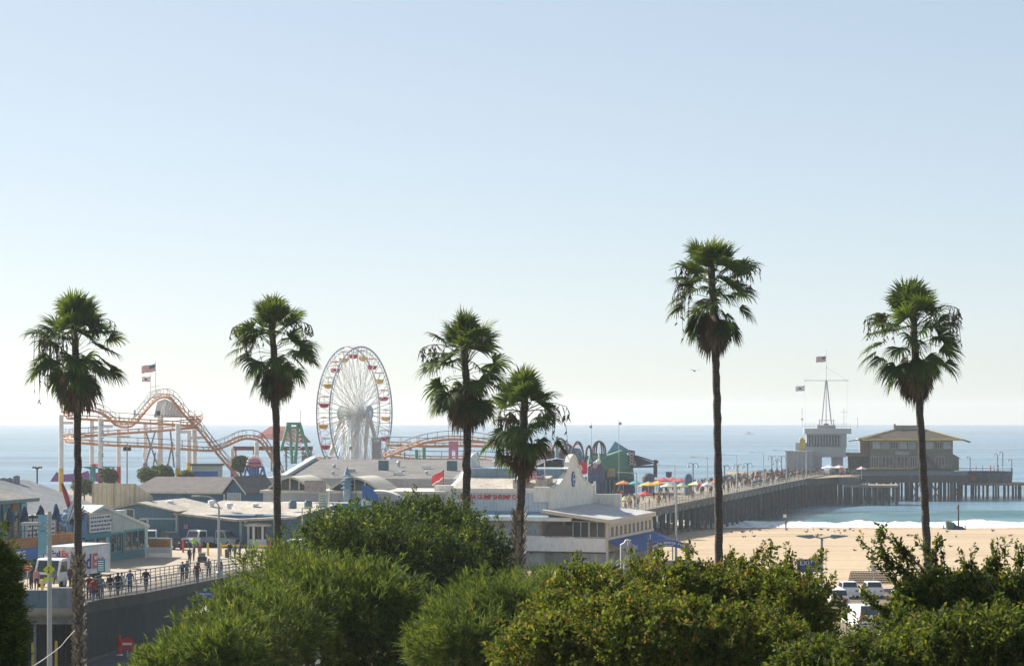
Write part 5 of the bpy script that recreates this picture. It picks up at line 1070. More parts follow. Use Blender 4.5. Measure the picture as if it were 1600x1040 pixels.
m = MB(); m.prism([(.55,0.2,3.1),(.55,-12,5.7),(.55,-12,6.0),(.55,.2,3.4)], (-12,0,0)); m.prism([(.55,-24.2,3.1),(.55,-12,5.7),(.55,-12,6.0),(.55,-24.2,3.4)], (-12,0,0)); m.build("gable_roof", M("pale_rake"), bh)
m = MB(); m.bx(.41,.6,-24,-.05,0,.75); m.bx(.41,.62,-7.2,-6.6,.7,2.9); m.build("plinth", M("plinth_teal", (.10,.22,.24), .8), bh)
side_window(bh, -6.4, -1.2, .9, 3.0, .45, 3); side_window(bh, -10.2, -7.4, .9, 2.9, .45, 2)
for i, y in enumerate((-13.6,-16.4)): MB().bx(.42,.6,y,y+2.0,.05,2.6).build("door", M("door_teal", (.03,.12,.14), .5), bh); MB().bx(.61,.63,y+.35,y+1.6,.9,2.3).build("door_glass", glass, bh)
MB().bx(.42,.9,-17.5,-11,2.65,3.2).build("fascia", tealsign, bh)
def menu_board(y0, y1, z0, z1, rows, x):
    b = MB().bx(.5+x,.7+x,y0,y1,z0,z1).build("menu_board", M("board_white", (.60,.62,.64), .6), bh); m = MB(); rg = random.Random(rows+y0)
    for r_ in range(rows):
        zz = z1-(r_+.7)*(z1-z0)/(rows+.4); y = y0+.35
        while y < y1-.6: l = rg.uniform(.25,.8); m.box((.715+x,y+l/2,zz),(.012,l,(z1-z0)/rows*.42)); y += l+.2
    m.build("print", M("print_blue", (.06,.09,.16), .7), b); m = MB(); m.bx(.48+x,.74+x,y0-.15,y1+.15,z1,z1+.15); m.bx(.48+x,.74+x,y0-.15,y0,z0,z1); m.bx(.48+x,.74+x,y1,y1+.15,z0,z1); m.build("board_frame", M("frame_tan", (.36,.33,.26), .7), b)
menu_board(-16.8,-11.2,3.3,5.1,4,.35); menu_board(-32,-24.6,3.0,4.9,4,.2)
m = MB(); m.bx(.3,1.1,-33,-24,2.2,2.95); m.build("fascia", tealsign, bh); m = MB(); m.bx(-.2,.5,-33,-24,5.3,5.6); m.build("canopy", M("pale_canopy", (.58,.54,.46), .7), bh)
# wave and surfboard sculpture over the door
ws = frame("surf_sculpture", "shop sculpture of a foaming blue wave with two crossed surfboards", "sculpture", *tuple(bh.matrix_basis @ Vector((1.0,-20.5,2.9))))
m = MB(); rg = random.Random(4)
m.prism([(0,-3.2,0),(0,3.2,0),(0,3.2,2.5),(0,1.2,2.2),(0,.2,1.2),(0,-.8,1.4),(0,-1.6,2.6),(0,-2.4,2.6),(0,-3.0,1.6)], (-.4,0,0)); m.build("wave", M("wave_blue", (.03,.20,.36), .5, .3, 1.5), ws)
m = MB()
for i in range(60): a = rg.uniform(0,1); m.ball((.1+rg.uniform(-.2,.3), -3+2.2*a+rg.uniform(-.3,.3), 1.0+1.9*math.sin(a*2.4)+rg.uniform(-.3,.3)), rg.uniform(.12,.32), 6)
m.build("foam", M("foam_blue", (.32,.44,.54), .7), ws)
m = MB()
for i in range(90): a = rg.uniform(0,2*PI); b = Vector((.1,.9,2.2)); m.tube([b, b+Vector((rg.uniform(-.3,.5), 1.9*math.cos(a)*rg.uniform(.4,1), .9*math.sin(a)*rg.uniform(.3,1)+.3))], .045, 3)
m.build("red_fronds", M("dark_red", (.12,.03,.045), .8), ws)
def surfboard(c, ang, col):
    m = MB(); pts = []
    for i in range(24): a = 2*PI*i/24; u, v_ = 2.2*math.cos(a), .42*math.sin(a)*(1-.25*math.cos(a)); pts.append((0, u*math.cos(ang)-v_*math.sin(ang), u*math.sin(ang)+v_*math.cos(ang)))
    m.prism([Vector(p)+Vector(c) for p in pts], (.12,0,0)); b = m.build("surfboard", col, ws)
    m = MB(); m.tube([Vector(c)+Vector((.14, s*2.1*math.cos(ang), s*2.1*math.sin(ang))) for s in (-1,1)], .05, 4); m.build("stringer", navy if col is not redp else white, b)
surfboard((.5,-1.3,3.6), R(52), M("board_pale", (.55,.62,.68), .4)); surfboard((.2,-2.0,4.0), R(128), crimson)
# beige fence behind
bf = frame("board_fence", "sunlit beige board fence behind the big grey roof", "fence", X_(145,292), 292, 6.53)
m = MB(); m.bx(0,5.4,0,.2,0,7.2); m.prism([(5.4,0,0),(7.6,0,0),(7.6,0,5.7),(5.4,0,7.2)], (0,.2,0)); m.build("boards", M("beige_boards", (.52,.46,.35), .85, .14, .8, line=(0,.6,.25)), bf)
for x in (0,2.7,5.4,7.5): MB().bx(x-.08,x+.08,-.1,-.01,0,7.2 if x < 6 else 5.7).build("post", M("fence_post", (.36,.32,.25), .85), bf)
# long blue buildings
b1 = frame("blue_hall", "long low blue hall with a gabled left end and tan roofs", "building", X_(190,287), 287, 6.53)
m = MB(); m.prism([(-1.5,0,0),(6.9,0,0),(6.9,0,4.0),(2.2,0,4.9),(-1.5,0,4.2)], (0,14,0)); m.bx(6.92,21.5,.6,14,0,3.7); m.build("wall", bluewall, b1)
m = MB(); m.prism([(-1.9,-.4,4.15),(2.2,-.4,4.95),(7.2,-.4,3.95),(7.2,-.4,4.12),(2.2,-.4,5.15),(-1.9,-.4,4.32)], (0,14.6,0)); m.add([(6.6,-.2,3.95),(14.5,-.5,3.25),(21.9,-.3,3.65),(21.9,14.5,4.55),(7.2,14.5,4.9)], [(0,1,2,3,4)]); m.prism([(6.6,-.22,3.7),(14.5,-.52,3.0),(21.9,-.32,3.4),(21.9,-.32,3.63),(14.5,-.52,3.23),(6.6,-.22,3.93)], (0,.12,0)); rf = m.build("roof", tanroof, b1)
for x, y, h_ in ((3.6,6,.9),(8.2,8,.9),(11.6,5,.7),(13.0,10,.5),(17.4,5,.35)): m = MB(); m.lathe([(.28,0),(.28,h_*.6),(.5,h_*.6),(.45,h_),(.02,h_+.1)], (x,y,4.2), 10); m.build("roof_vent", white, rf)
for x, y in ((19.2,6),(20.8,7)): m = MB(); m.lathe([(.5,0),(.5,.7),(.35,1.0)], (x,y,4.3), 10); m.build("roof_unit", M("unit_blue", (.12,.18,.23), .7), rf)
m = MB(); m.bx(6.85,7.05,-.1,.55,0,3.9); m.bx(14.6,14.9,.45,.59,0,3.3); m.bx(2.3,7,-.08,-.01,3.15,3.3); m.bx(3.3,3.45,-.08,-.01,0,3.1); m.bx(-1.5,-1.3,-.08,-.01,0,4.1); m.build("trim", M("trim_pale", (.36,.43,.46), .7), b1)
window(b1, 2.3, 3.25, 2.0, 3.1, -.02, glass, .08, 1); window(b1, .2, 1.6, 3.0, 4.3, -.02, glass, .08, 1); MB().bx(3.5,6.8,-.05,-.01,0,3.0).build("door", M("door_bluegreen", (.055,.14,.18), .7, .1, 1., line=(0,.6,.3)), b1)
es = MB().bx(.25,1.55,-.14,-.06,1.5,2.9).build("round_logo_board", white, b1); m = MB(); m.tube([(.9+.38*math.cos(a),-.16,2.2+.42*math.sin(a)) for a in np.linspace(0,2*PI,17)], .09, 5, cap=False); m.box((.9,-.16,2.15),(.22,.05,.5)); m.build("logo_ring", M("logo_blue", (.05,.07,.14), .7), es)
for x, z, w_, h_, c in ((7.9,2.3,.5,.5,pink),(1.6,1.5,.5,.45,pink),(16.9,2.2,.5,1.3,white),(15.4,2.9,.5,.6,white)): MB().bx(x-w_/2,x+w_/2,(-.12 if x < 7 else .5),(-.05 if x < 7 else .57),z-h_/2,z+h_/2).build("wall_sign", c, b1)
b2 = frame("blue_gabled_house", "blue boarded building with a brown shingle roof and a white trimmed gable", "building", X_(205,336), 336, 6.53)
m = MB(); m.bx(0,13.8,.4,12,0,4.9); m.prism([(13.8,0,0),(16.5,0,0),(16.5,0,4.8),(15.1,0,6.5),(13.8,0,4.8)], (0,12,0)); m.build("wall", bluewall2, b2)
m = MB(); m.add([(-.5,-.2,4.85),(13.8,-.2,4.85),(13.6,6,6.75),(1.2,6,6.75),(13.8,12.4,4.85),(-.5,12.4,4.85)], [(0,1,2,3),(3,2,4,5),(0,3,5)]); m.prism([(13.5,-.3,4.65),(15.1,-.3,6.7),(16.9,-.3,4.5),(16.9,-.3,4.75),(15.1,-.3,6.98),(13.5,-.3,4.9)], (0,12.5,0)); rf = m.build("roof", shingle, b2)
m = MB(); m.prism([(13.45,-.42,4.6),(15.1,-.42,6.72),(16.95,-.42,4.45),(16.95,-.42,4.75),(15.1,-.42,7.02),(13.45,-.42,4.9)], (0,.1,0)); m.bx(-.5,13.5,-.34,-.22,4.6,4.88); m.bx(13.6,13.78,-.1,.38,0,4.6); m.build("trim", M("trim_cream", (.58,.56,.48), .7), rf)
window(b2, 14.2, 16.1, 3.2, 4.7, -.02, M("pale_shutter", (.34,.40,.42), .7, .2, 2.), .1, 1)
# ------------------------------------------------------------------ pale low buildings in the middle
b3 = frame("pale_shop_row", "low row of pale flat roofed shops with arched roof shells in the middle", "building", X_(432,306), 306, 6.53)
m = MB(); m.bx(0,16,0,10,0,4.0); m.bx(-4,20,6,18,0,5.4); m.build("wall", M("pale_grey_wall", (.42,.43,.44), .8, .1, .4), b3)
m = MB(); m.bx(-.3,4.6,-.6,4,4.0,4.35); m.bx(5.6,9.2,-.6,4,4.0,4.35); m.bx(-4.3,20.3,5.6,18.3,5.4,5.75); m.build("roof_slab", M("cream_slab", (.60,.57,.50), .8), b3)  # slabs in one pale cream colour
for x0, x1 in ((-3.2,2.6),(5.2,11.6)):
    n = 14; arc = [(x0+(x1-x0)*i/n, 5.5, 5.8+1.45*math.sin(PI*i/n)) for i in range(n+1)]
    m = MB(); m.prism([(a[0],a[1],a[2]) for a in arc]+[(a[0],a[1],a[2]+.28) for a in arc[::-1]], (0,8,0)); m.build("arched_roof", M("arch_cream", (.56,.52,.44), .8), b3)
    m = MB(); m.prism([(a[0],6.0,a[2]) for a in arc], (0,.1,0)); m.build("arch_glass", glass, b3)
    m = MB(); 
    for i in (4,7,10): m.bx(arc[i][0]-.08,arc[i][0]+.08,5.8,5.98,5.8,arc[i][2])
    m.build("arch_mullion", M("arch_cream"), b3)
m = MB(); m.bx(2.6,5.4,3.2,3.4,5.6,7.1); m.build("board", M("faded_board", (.36,.30,.28), .8, .35, 2.), b3)
m = MB(); m.bx(7,17,-.9,-.05,3.9,4.4); m.build("fascia", M("strong_teal", (.02,.20,.33), .6), b3)
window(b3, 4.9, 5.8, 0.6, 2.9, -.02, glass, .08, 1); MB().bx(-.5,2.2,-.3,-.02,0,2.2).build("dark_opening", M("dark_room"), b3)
m = MB(); m.bx(2.2,2.5,-.2,.02,0,4); m.bx(-3,-.05,2,2.1,3.2,3.4); m.build("trim", white, b3)
tb = thing("banner_sign", "tall pale green banner sign of many lines by a thin white lamp pole", "sign", (X_(505,292),292,6.53)); zz = lambda y: Z_(y,292)-6.53
MB().bx(-.55,.55,-.05,.05,zz(811),zz(769)).build("panel", M("pale_green_panel", (.46,.52,.44), .7), tb); m = MB()
for q in range(9): m.bx(-.42,.42-.1*(q%3),-.075,-.052,zz(775+q*4),zz(773.4+q*4))
m.build("print", M("print_grey", (.25,.30,.26), .8), tb); MB().tube([(.7,0,0),(.7,0,zz(768))], .07, 6).build("post", white, tb); MB().box((.3,0,zz(769)),(1.0,.06,.06)).build("bracket", steel, tb)
lh = thing("spire_tower", "small blue grey tower with rings and a pointed spire", "tower", (X_(542.5,309),309,10.88)); zz = lambda y: Z_(y,309)-10.88
MB().lathe([(.55,0),(.5,zz(762)),(.45,zz(748))], n=10).build("shaft", M("tower_blue", (.25,.33,.40), .7), lh); m = MB()
for y in (744,751,756.5,763): m.lathe([(.74,zz(y)),(.74,zz(y)+.12),(.4,zz(y)+.2)], n=12)
m.build("ring", M("ring_blue", (.13,.26,.36), .6), lh); MB().lathe([(.52,zz(744)),(.3,zz(737)),(.03,zz(729))], n=8).build("spire", M("ring_blue"), lh)
bs = thing("fin_canopy", "strong blue quarter circle fin with a white arched canopy behind it", "canopy", (X_(566,298),298,6.53)); zz = lambda y: Z_(y,298)-6.53
m = MB(); arc = [(2.15*math.sin(a),0,zz(790)+(zz(758)-zz(790))*math.cos(a)) for a in np.linspace(0,PI/2,12)]; m.prism([(0,0,zz(790))]+arc, (0,.25,0)); m.build("fin", blue, bs)
m = MB(); m.prism([(-.1,-.5,zz(790)),(1.2,-.5,zz(790)),(1.1,-.5,zz(783)),(.3,-.5,zz(777.5)),(-.1,-.5,zz(781))], (0,.3,0)); m.build("white_shell", white, bs)
arc = [(1.9+3.2*math.sin(a),.6,zz(791)+1.75*math.cos(a)) for a in np.linspace(-.5,PI/2*.92,12)]
m = MB(); m.prism(arc+[(q[0],q[1],q[2]+.15) for q in arc[::-1]], (0,5,0)); m.build("arched_canopy", M("ribbed_white", (.62,.61,.57), .6, .1, 1., line=(1,.6,.2)), bs)
MB().bx(2.9,4.9,.9,5,0,zz(783)).build("glazed_wall", glass, bs); m = MB()
for q in range(5): m.bx(2.9+q*.5,2.98+q*.5,.8,.88,0,zz(783))
m.build("mullion", steel, bs); MB().bx(-3.5,3,-1.2,-.9,zz(796),zz(790)).build("fascia", M("strong_teal"), bs)
# ticket booth
kb = thing("ticket_booth", "white octagonal ticket booth with a wide pale roof and a small sign on top", "booth", (X_(405,284),284,6.53)); zz = lambda y: Z_(y,284)-6.53
m = MB()
for i in range(8): a = PI/8+i*PI/4; m.box((1.32*math.cos(a),1.32*math.sin(a),1.25),(.22,.22,2.5), a)
m.build("column", white, kb); MB().lathe([(1.3,0),(1.3,.95)], n=8).build("counter_wall", white, kb); MB().lathe([(1.15,.95),(1.15,2.45)], n=8).build("glazing", glass, kb)
MB().lathe([(1.9,2.45),(2.0,2.5),(2.0,2.7),(1.1,3.05),(.5,3.3),(.02,3.35)], n=8).build("roof", M("booth_roof", (.46,.45,.42), .8), kb); m = MB(); m.box((0,0,3.6),(1.05,.5,.55)); b = m.build("roof_sign", white, kb); MB().box((-.22,-.27,3.6),(.3,.03,.3)).build("sign_mark", dksteel, b); MB().box((.25,-.27,3.6),(.35,.03,.32)).build("sign_mark", bluegrey, b)
# picket fence and stall
pf = frame("picket_fence", "low white picket fence with an orange board between shop and trucks", "fence", X_(228,262), 262, 6.53); m = MB()
for x in np.arange(0,2.9,.16): m.bx(x,x+.11,0,.05,.08,1.2)
m.bx(0,2.9,.06,.1,.3,.4); m.bx(0,2.9,.06,.1,.95,1.05); m.build("pickets", white, pf); MB().bx(.2,2.6,.3,.42,.5,1.95).build("orange_board", M("orange_wood"), pf); m = MB(); m.bx(-.1,0,-.05,.2,0,2.2); m.bx(2.85,2.95,-.05,.2,0,2.2); m.bx(-.1,2.95,-.05,.2,2.1,2.2); m.build("frame", white, pf)
# vehicles in the yard
def util_truck(label, x, y, col, z=6.53, rz=0, cabw=1.0):
    t = thing("work_truck", label, "truck", (x,y,z), rz); m = MB()
    m.prism([(-.95,-2.1,.45),(-.95,-2.15,1.05),(-.95,-1.2,1.15),(-.95,-.9,1.95),(-.95,-.75,2.02),(-.95,.25,2.02),(-.95,.3,.45)], (1.9,0,0)); c = m.build("cab", col, t)
    m = MB(); m.add([(-.85,-1.2,1.2),(.85,-1.2,1.2),(.8,-.93,1.88),(-.8,-.93,1.88)], [(0,1,2,3)]); m.build("windscreen", glass, c)
    for s in (-1,1): m = MB(); m.add([(s*.96,-1.0,1.2),(s*.96,.1,1.2),(s*.96,.1,1.85),(s*.96,-.8,1.85)], [(0,1,2,3)]); m.build("side_window", glass, c); MB().bx(s*.7-.16,s*.7+.16,-2.2,-2.14,.75,.95).build("headlight", M("lamp_glass"), c)
    m = MB(); m.bx(-.98,.98,.4,3.0,.6,.75); m.bx(-.98,-.9,.4,3,.75,1.2); m.bx(.9,.98,.4,3,.75,1.2); m.bx(-.98,.98,2.92,3,.75,1.2); m.build("bed", col, t); MB().bx(-.95,.95,-2.3,-2.16,.35,.6).build("bumper", dksteel, t); MB().bx(-.5,.5,-2.2,-2.16,.65,.95).build("grille", black, t)
    for s in (-.85,.85): wheel(t, s, -1.4, .36, .22); wheel(t, s, 2.0, .36, .22)
    return t
util_truck("white work truck behind the picket fence, left one", X_(232,284), 284, white, rz=R(8))
util_truck("white work truck in the middle of the yard before the blue hall", X_(312,284), 284, white, rz=R(-40))
util_truck("dark pickup truck between the two white work trucks", X_(262,279), 279, M("dark_paint", (.03,.04,.05), .3), rz=R(60))
util_truck("blue grey work truck behind the curved street lamp", X_(345,283), 283, M("bluegrey_paint", (.18,.26,.34), .4), rz=R(70))
def car(name, label, x, y, z, rz, col, kind="sedan", group=None):
    t = thing(name, label, "car" if kind != "van" else "van", (x,y,z), rz, group)
    if kind == "sedan": body = [(-2.25,.35),(-2.3,.7),(-2.1,.85),(-1.05,.95),(1.6,.98),(2.2,.95),(2.28,.6),(2.2,.35)]; cabn = [(-1.15,.93),(-.45,1.42),(.9,1.44),(1.75,.98)]
    elif kind == "suv": body = [(-2.25,.4),(-2.3,.85),(-2.15,1.02),(-1.1,1.1),(2.15,1.12),(2.25,.8),(2.2,.4)]; cabn = [(-1.2,1.08),(-.6,1.66),(1.75,1.7),(2.15,1.12)]
    else: body = [(-2.5,.4),(-2.6,.9),(-2.2,1.25),(-1.6,1.3),(2.5,1.3),(2.55,.5),(2.5,.4)]; cabn = [(-1.75,1.28),(-1.15,2.1),(2.35,2.2),(2.52,1.3)]
    m = MB(); wv = .9 if kind != "van" else .98
    n = len(body); vs = [(-wv,a,b) for a, b in body]+[(-wv*1.0,a,b) for a, b in body]; 
    sec = [(-wv+.08,1.0),(-wv,.0),(wv,.0),(wv-.08,1.0)]
    vs = []; 
    for s in (-1,1): vs += [(s*(wv-(.10 if b > .9 else 0)),a,b) for a, b in body]
    m.add(vs, [tuple(range(n)), tuple(range(n,2*n))[::-1]]+[(i,n+i,n+(i+1)%n,(i+1)%n) for i in range(n)]); bd = m.build("body", col, t)
    m = MB(); k = len(cabn); vs = []
    for s in (-1,1): vs += [(s*(wv-.11 if b < 1.35 and kind != "van" else wv-.12 if b < 1.5 else wv-.24),a,b) for a, b in cabn]
    m.add(vs, [tuple(range(k)), tuple(range(k,2*k))[::-1]]+[(i,k+i,k+(i+1)%k,(i+1)%k) for i in range(k)]); cb = m.build("cabin", col, t)
    a, b, c, e = [Vector((0,*q)) for q in cabn]; wt = wv-.28
    m = MB(); off = Vector((0,-.02,.02))
    for p, q in ((a,b),(e,c)):
        s_ = -1 if p is a else 1; f = Vector((0,s_*.02,.02)); lo, hi = p.lerp(q,.12)+f, p.lerp(q,.9)+f; m.add([(-wt-.06,lo.y,lo.z),(wt+.06,lo.y,lo.z),(wt,hi.y,hi.z),(-wt,hi.y,hi.z)], [(0,1,2,3)])
    m.build("window", glass, cb)
    for s in (-1,1):
        m = MB(); zt, zl = b.z-.1, a.z+.06; xw = lambda zz_: s*(wv-.10 - .13*(zz_-a.z)/max(.1,b.z-a.z)); end = e.y-.35 if kind != "van" else a.y+1.4
        m.add([(xw(zl)+s*.015,a.y+.3,zl),(xw(zl)+s*.015,end,zl),(xw(zt)+s*.015,end-.25,zt),(xw(zt)+s*.015,b.y+.1,zt)], [(0,1,2,3)]); m.build("side_window", glass, cb)
        MB().box((s*.62,body[-2][0]+.01,.85 if kind != "van" else 1.2),(.26,.06,.16 if kind != "van" else .5)).build("tail_light", redp, bd); MB().box((s*.62,body[1][0]+.03,.75),(.32,.06,.14)).build("headlight", M("lamp_glass"), bd)
        wheel(t, s*(wv-.1), -1.4, .33, .2); wheel(t, s*(wv-.1), 1.4, .33, .2)
    return t
v = ramp_pt(466, 862); car("parked_car", "white car half hidden by shrubs beside the second palm", v.x, v.y, v.z, R(70), white)
t = thing("umbrella", "red and white market umbrella peeking over the tree beside the pale shops", "umbrella", (X_(522,282),282,6.53)); z_ = Z_(806,282)-6.53
m = MB(); n = 8; vs = [(0,0,z_+.7)]+[(1.3*math.cos(2*PI*i/n),1.3*math.sin(2*PI*i/n),z_-.2) for i in range(n)]
for i in range(n): m.add([vs[0],vs[1+i],vs[1+(i+1)%n]], [(0,1,2)], k=i%2)
m.build("canopy", [crimson, white], t); MB().tube([(0,0,0),(0,0,z_+.6)], .04, 6).build("pole", steel, t)
# bollards, barrier arms, bins
for px, py, c, lab in ((325,868,yellow,"yellow bollard in the yard left of the curved street lamp"),(345,868,yellow,"yellow bollard just right of the curved street lamp"),(412,850,yellow,"yellow bollard in front of the ticket booth"),(452,852,yellow,"yellow bollard right of the second palm"),(374,846,yellow,"yellow bollard left of the ticket booth"),(286,863,redp,"orange red post left of the yard barrier"),(423.5,862,redp,"orange red post beside the second palm trunk")):
    v = ramp_pt(px, py); bollard(lab, v, c, 1.35, .11)
v = ramp_pt(114, 926); bollard("yellow bollard standing behind the ramp parapet end", v, yellow, 1.0, .11)
v = ramp_pt(66, 925); bollard("yellow bollard left of the lamp pole behind the parapet", v, yellow, .9, .11)
for x0, x1, py, lab in ((278,320,853,"long yellow barrier rail in the yard, left stretch"),(347,374,857,"short yellow barrier rail right of the street lamp"),(402,425,858,"yellow barrier rail before the ticket booth")):
    v = ramp_pt((x0+x1)/2, py); t = thing("barrier_rail", lab, "barrier", tuple(v)); w_ = (x1-x0)/F*v.y; MB().bx(-w_/2,w_/2,-.06,.06,.25,.5).build("rail", yellow, t); MB().bx(-w_/2+.1,-w_/2+.22,-.05,.05,0,.25).build("foot", steel, t); MB().bx(w_/2-.22,w_/2-.1,-.05,.05,0,.25).build("foot", steel, t)
for px, py, lab in ((387,872,"left of two grey litter bins beside the railing end"),(396,871,"right of two grey litter bins beside the railing end"),(355,871,"dark litter bin beside the standing group")):
    v = ramp_pt(px, py); t = thing("litter_bin", lab, "bin", tuple(v)); c = M("bin_grey", (.36,.36,.35), .7) if px > 360 else M("bin_dark", (.09,.09,.09), .7); MB().lathe([(.24,0),(.27,.75)], n=10).build("body", c, t); MB().lathe([(.29,.75),(.27,.9),(.02,.98)], n=10).build("lid", c, t)
for px, ty, by, lab in ((237,806,847,"small street sign post left of the blue hall's door"),(278,818,848,"white and red sign on a post before the blue hall"),(367,818,846,"pale shield sign on a post before the blue hall")):
    v = ramp_pt(px, by); t, p = rot_sign("street_sign", lab, v, Z_(ty,v.y)-v.z, 'rect', (.22,.28), white); MB().bx(-.14,.14,-.085,-.074,Z_(ty,v.y)-v.z-.1,Z_(ty,v.y)-v.z+.1).build("mark", redp, p)
# lamps of the left part
def cobra(label, x, y, z, top, arm, rz=0, s=1., col=None, arc=False):
    t = thing("street_lamp", label, "street lamp", (x,y,z), rz); l = top-z; c = col or galv
    MB().tube([(0,0,0),(0,0,l-(.9 if arc else 0))], [.11*s,.07*s], 8).build("pole", c, t); m = MB()
    if arc: m.tube([(0,0,l-.9),(arm*.18,0,l-.4),(arm*.5,0,l-.08),(arm,0,l)], .05*s, 6)
    else: m.tube([(0,0,l-.1),(arm,0,l+.05)], .045*s, 5)
    m.build("arm", c, t); MB().box((arm+.3*(1 if arm > 0 else -1),0,l-.02 if arc else l+.03),(.75,.28,.13)).build("lamp_head", M("lamp_pale"), t); MB().lathe([(.2*s,0),(.2*s,.5),(.12*s,.6)], n=8).build("base", c, t)
    return t
v = ramp_pt(342, 903); cobra("curved grey street lamp at the railing in front of the blue hall", v.x, v.y, v.z, Z_(774,v.y), -1.7, s=1.3, arc=True)
v = ramp_pt(472, 855); cobra("thin street lamp with two pale lamp arms by the stop sign", v.x, v.y, v.z, Z_(793,v.y), .5)
tl = thing("street_lamp", "tall dark lamp post with twin lamps in front of the coaster", "street lamp", (X_(198.5,330),330,6.53)); l = Z_(697,330)-6.53
MB().tube([(0,0,0),(0,0,l)], [.14,.09], 8).build("pole", steel, tl); m = MB(); m.tube([(-.35,0,l-.1),(.35,0,l-.1)], .05, 5); m.build("arm", dksteel, tl)
for s in (-1,1): MB().lathe([(.1,0),(.26,.1),(.22,.5),(.05,.62)], (s*.32,0,l-.62), 8).build("lamp_head", dksteel, tl)
t = thing("street_lamp", "dark post with palm like lamp cluster on the far left roofline", "street lamp", (X_(58,300),300,6.53)); l = Z_(730,300)-6.53; MB().tube([(0,0,0),(0,0,l)], [.12,.1], 6).build("pole", dksteel, t); m = MB()
for a in (-.5,-.2,.2,.5): m.tube([(0,0,l-.2),(a,0,l+.05)], .05, 4); m.ball((a,0,l+.02), .14, 6)
m.build("lamp_head", dksteel, t)
for i, (x, w_) in enumerate(((5,6),(15,5),(26,5.5))):
    t = thing("roof_unit", ("left","middle","tallest, right")[i]+" grey box on the roofline at the far left", "roof unit", (X_(x,262),262,Z_(752,262)-.2)); MB().bx(-.3,.3,-.3,.3,0,.55 if i < 2 else .8).build("casing", M("unit_grey", (.30,.30,.30), .7), t); MB().lathe([(.2,0),(.2,.08),(.02,.1)], (0,0,.55 if i < 2 else .8), 8).build("fan", steel, t)
# ------------------------------------------------------------------ people
def person_mesh(pose, seed=0, female=False):
    """One continuous body grown with a skin modifier over a joint skeleton; faces split into skin, top, trousers, hair and shoes."""
    sh = .19 if not female else .17
    st = {"walk": ((.26,-.05),(-.24,.16),.30), "stride": ((.34,.0),(-.30,.2),.42), "stand": ((.02,0),(-.02,0),.06), "sit": None}[pose]
    V = [(0,0,.96),(0,.0,1.14),(0,.0,1.36),(0,-.005,1.50),(0,-.02,1.56),(0,-.03,1.63),(0,-.02,1.72)]; Rd = [.145,.125,.155,.055,.065,.098,.075]; E = [(0,1),(1,2),(2,3),(3,4),(4,5),(5,6)]
    def chain(par, pts, rs):
        for p, r in zip(pts, rs): V.append(p); Rd.append(r); E.append((par, len(V)-1)); par = len(V)-1
        return par
    for s in (-1,1):
        sw = (st[2] if st else 0)*s
        if pose == "sit":
            kz = .5; chain(0, [(s*.1,-.02,.88),(s*.12,-.42,.92),(s*.12,-.46,.5),(s*.12,-.56,.46)], [.10,.075,.05,.045])
        else:
            f, b = st[0], st[1]; y, lift = (-f[0], 0) if s > 0 else (-b[0], b[1])
            chain(0, [(s*.095,0,.88),(s*.10,y*.55-.03,.50),(s*.10,y+(.10 if lift else 0),.10+lift*.5),(s*.105,y-.12+(.16 if lift else 0),.045+lift*.25)], [.105,.072,.048,.042])
        hand = chain(2, [(s*sh,.01,1.40),(s*(sh+.06),.02+sw*.35,1.13),(s*(sh+.07),-.06+sw*.75,.89),(s*(sh+.07),-.085+sw*.9,.81)], [.062,.048,.034,.036])
        hx, hy, hz_ = V[hand]
        for q, l in enumerate((.072,.085,.08,.062)): chain(hand, [(hx+s*.004,hy-.03+q*.02,hz_-.05),(hx-s*.012,hy-.035+q*.02,hz_-.05-l*.8)], [.010,.007])
        chain(hand, [(hx-s*.015,hy-.045,hz_-.01),(hx-s*.02,hy-.06,hz_-.055)], [.011,.008])
    chain(5, [(0,-.125,1.625)], [.02])                          # nose
    for s in (-1,1): chain(5, [(s*.105,-.02,1.63)], [.018])      # ears
    me = bpy.data.meshes.new("person"); me.from_pydata(V, E, []); ob = bpy.data.objects.new("person_tmp", me); COL.objects.link(ob)
    md = ob.modifiers.new("skin", 'SKIN'); sv = me.skin_vertices[0].data
    for i, r in enumerate(Rd): sv[i].radius = (r*(1.2 if i in (0,1,2) else 1), r*(.82 if i in (0,1,2) else 1))
    sv[0].use_root = True
    ss = ob.modifiers.new("sub", 'SUBSURF'); ss.levels = 1; ss.render_levels = 1
    dg = bpy.context.evaluated_depsgraph_get(); dg.update(); out = bpy.data.meshes.new_from_object(ob.evaluated_get(dg)); bpy.data.objects.remove(ob)
    out.materials.clear()
    for _ in range(6): out.materials.append(None)
    for p in out.polygons:
        c = p.center; ax = abs(c.x); k = 1
        if c.z > 1.50: k = 3 if (c.z > 1.70 or (c.y > -.03 and c.z > (1.56 if not female else 1.46))) else 0
        elif c.z > 1.46 and ax < .08: k = 0
        elif ax > sh+.01 and c.z < .92 and pose != "sit" and c.z > .6: k = 0
        elif c.z < .95 and ax < sh+.02: k = 2 if c.z > (.10 if c.y > -.6 else 0) else 4
        if c.z > 1.605 and c.z < 1.65 and c.y < -.095 and .02 < ax < .06: k = 5    # eyes
        if c.z > 1.56 and c.z < 1.58 and c.y < -.09 and ax < .03: k = 5            # mouth
        p.material_index = k
    out.polygons.foreach_set("use_smooth", [True]*len(out.polygons)); out.update(); return out
PM = {(p, f): person_mesh(p, 0, f) for p in ("walk","stride","stand") for f in (False, True)}
PM[("sit", False)] = person_mesh("sit"); PM[("sit", True)] = person_mesh("sit", 1, True)
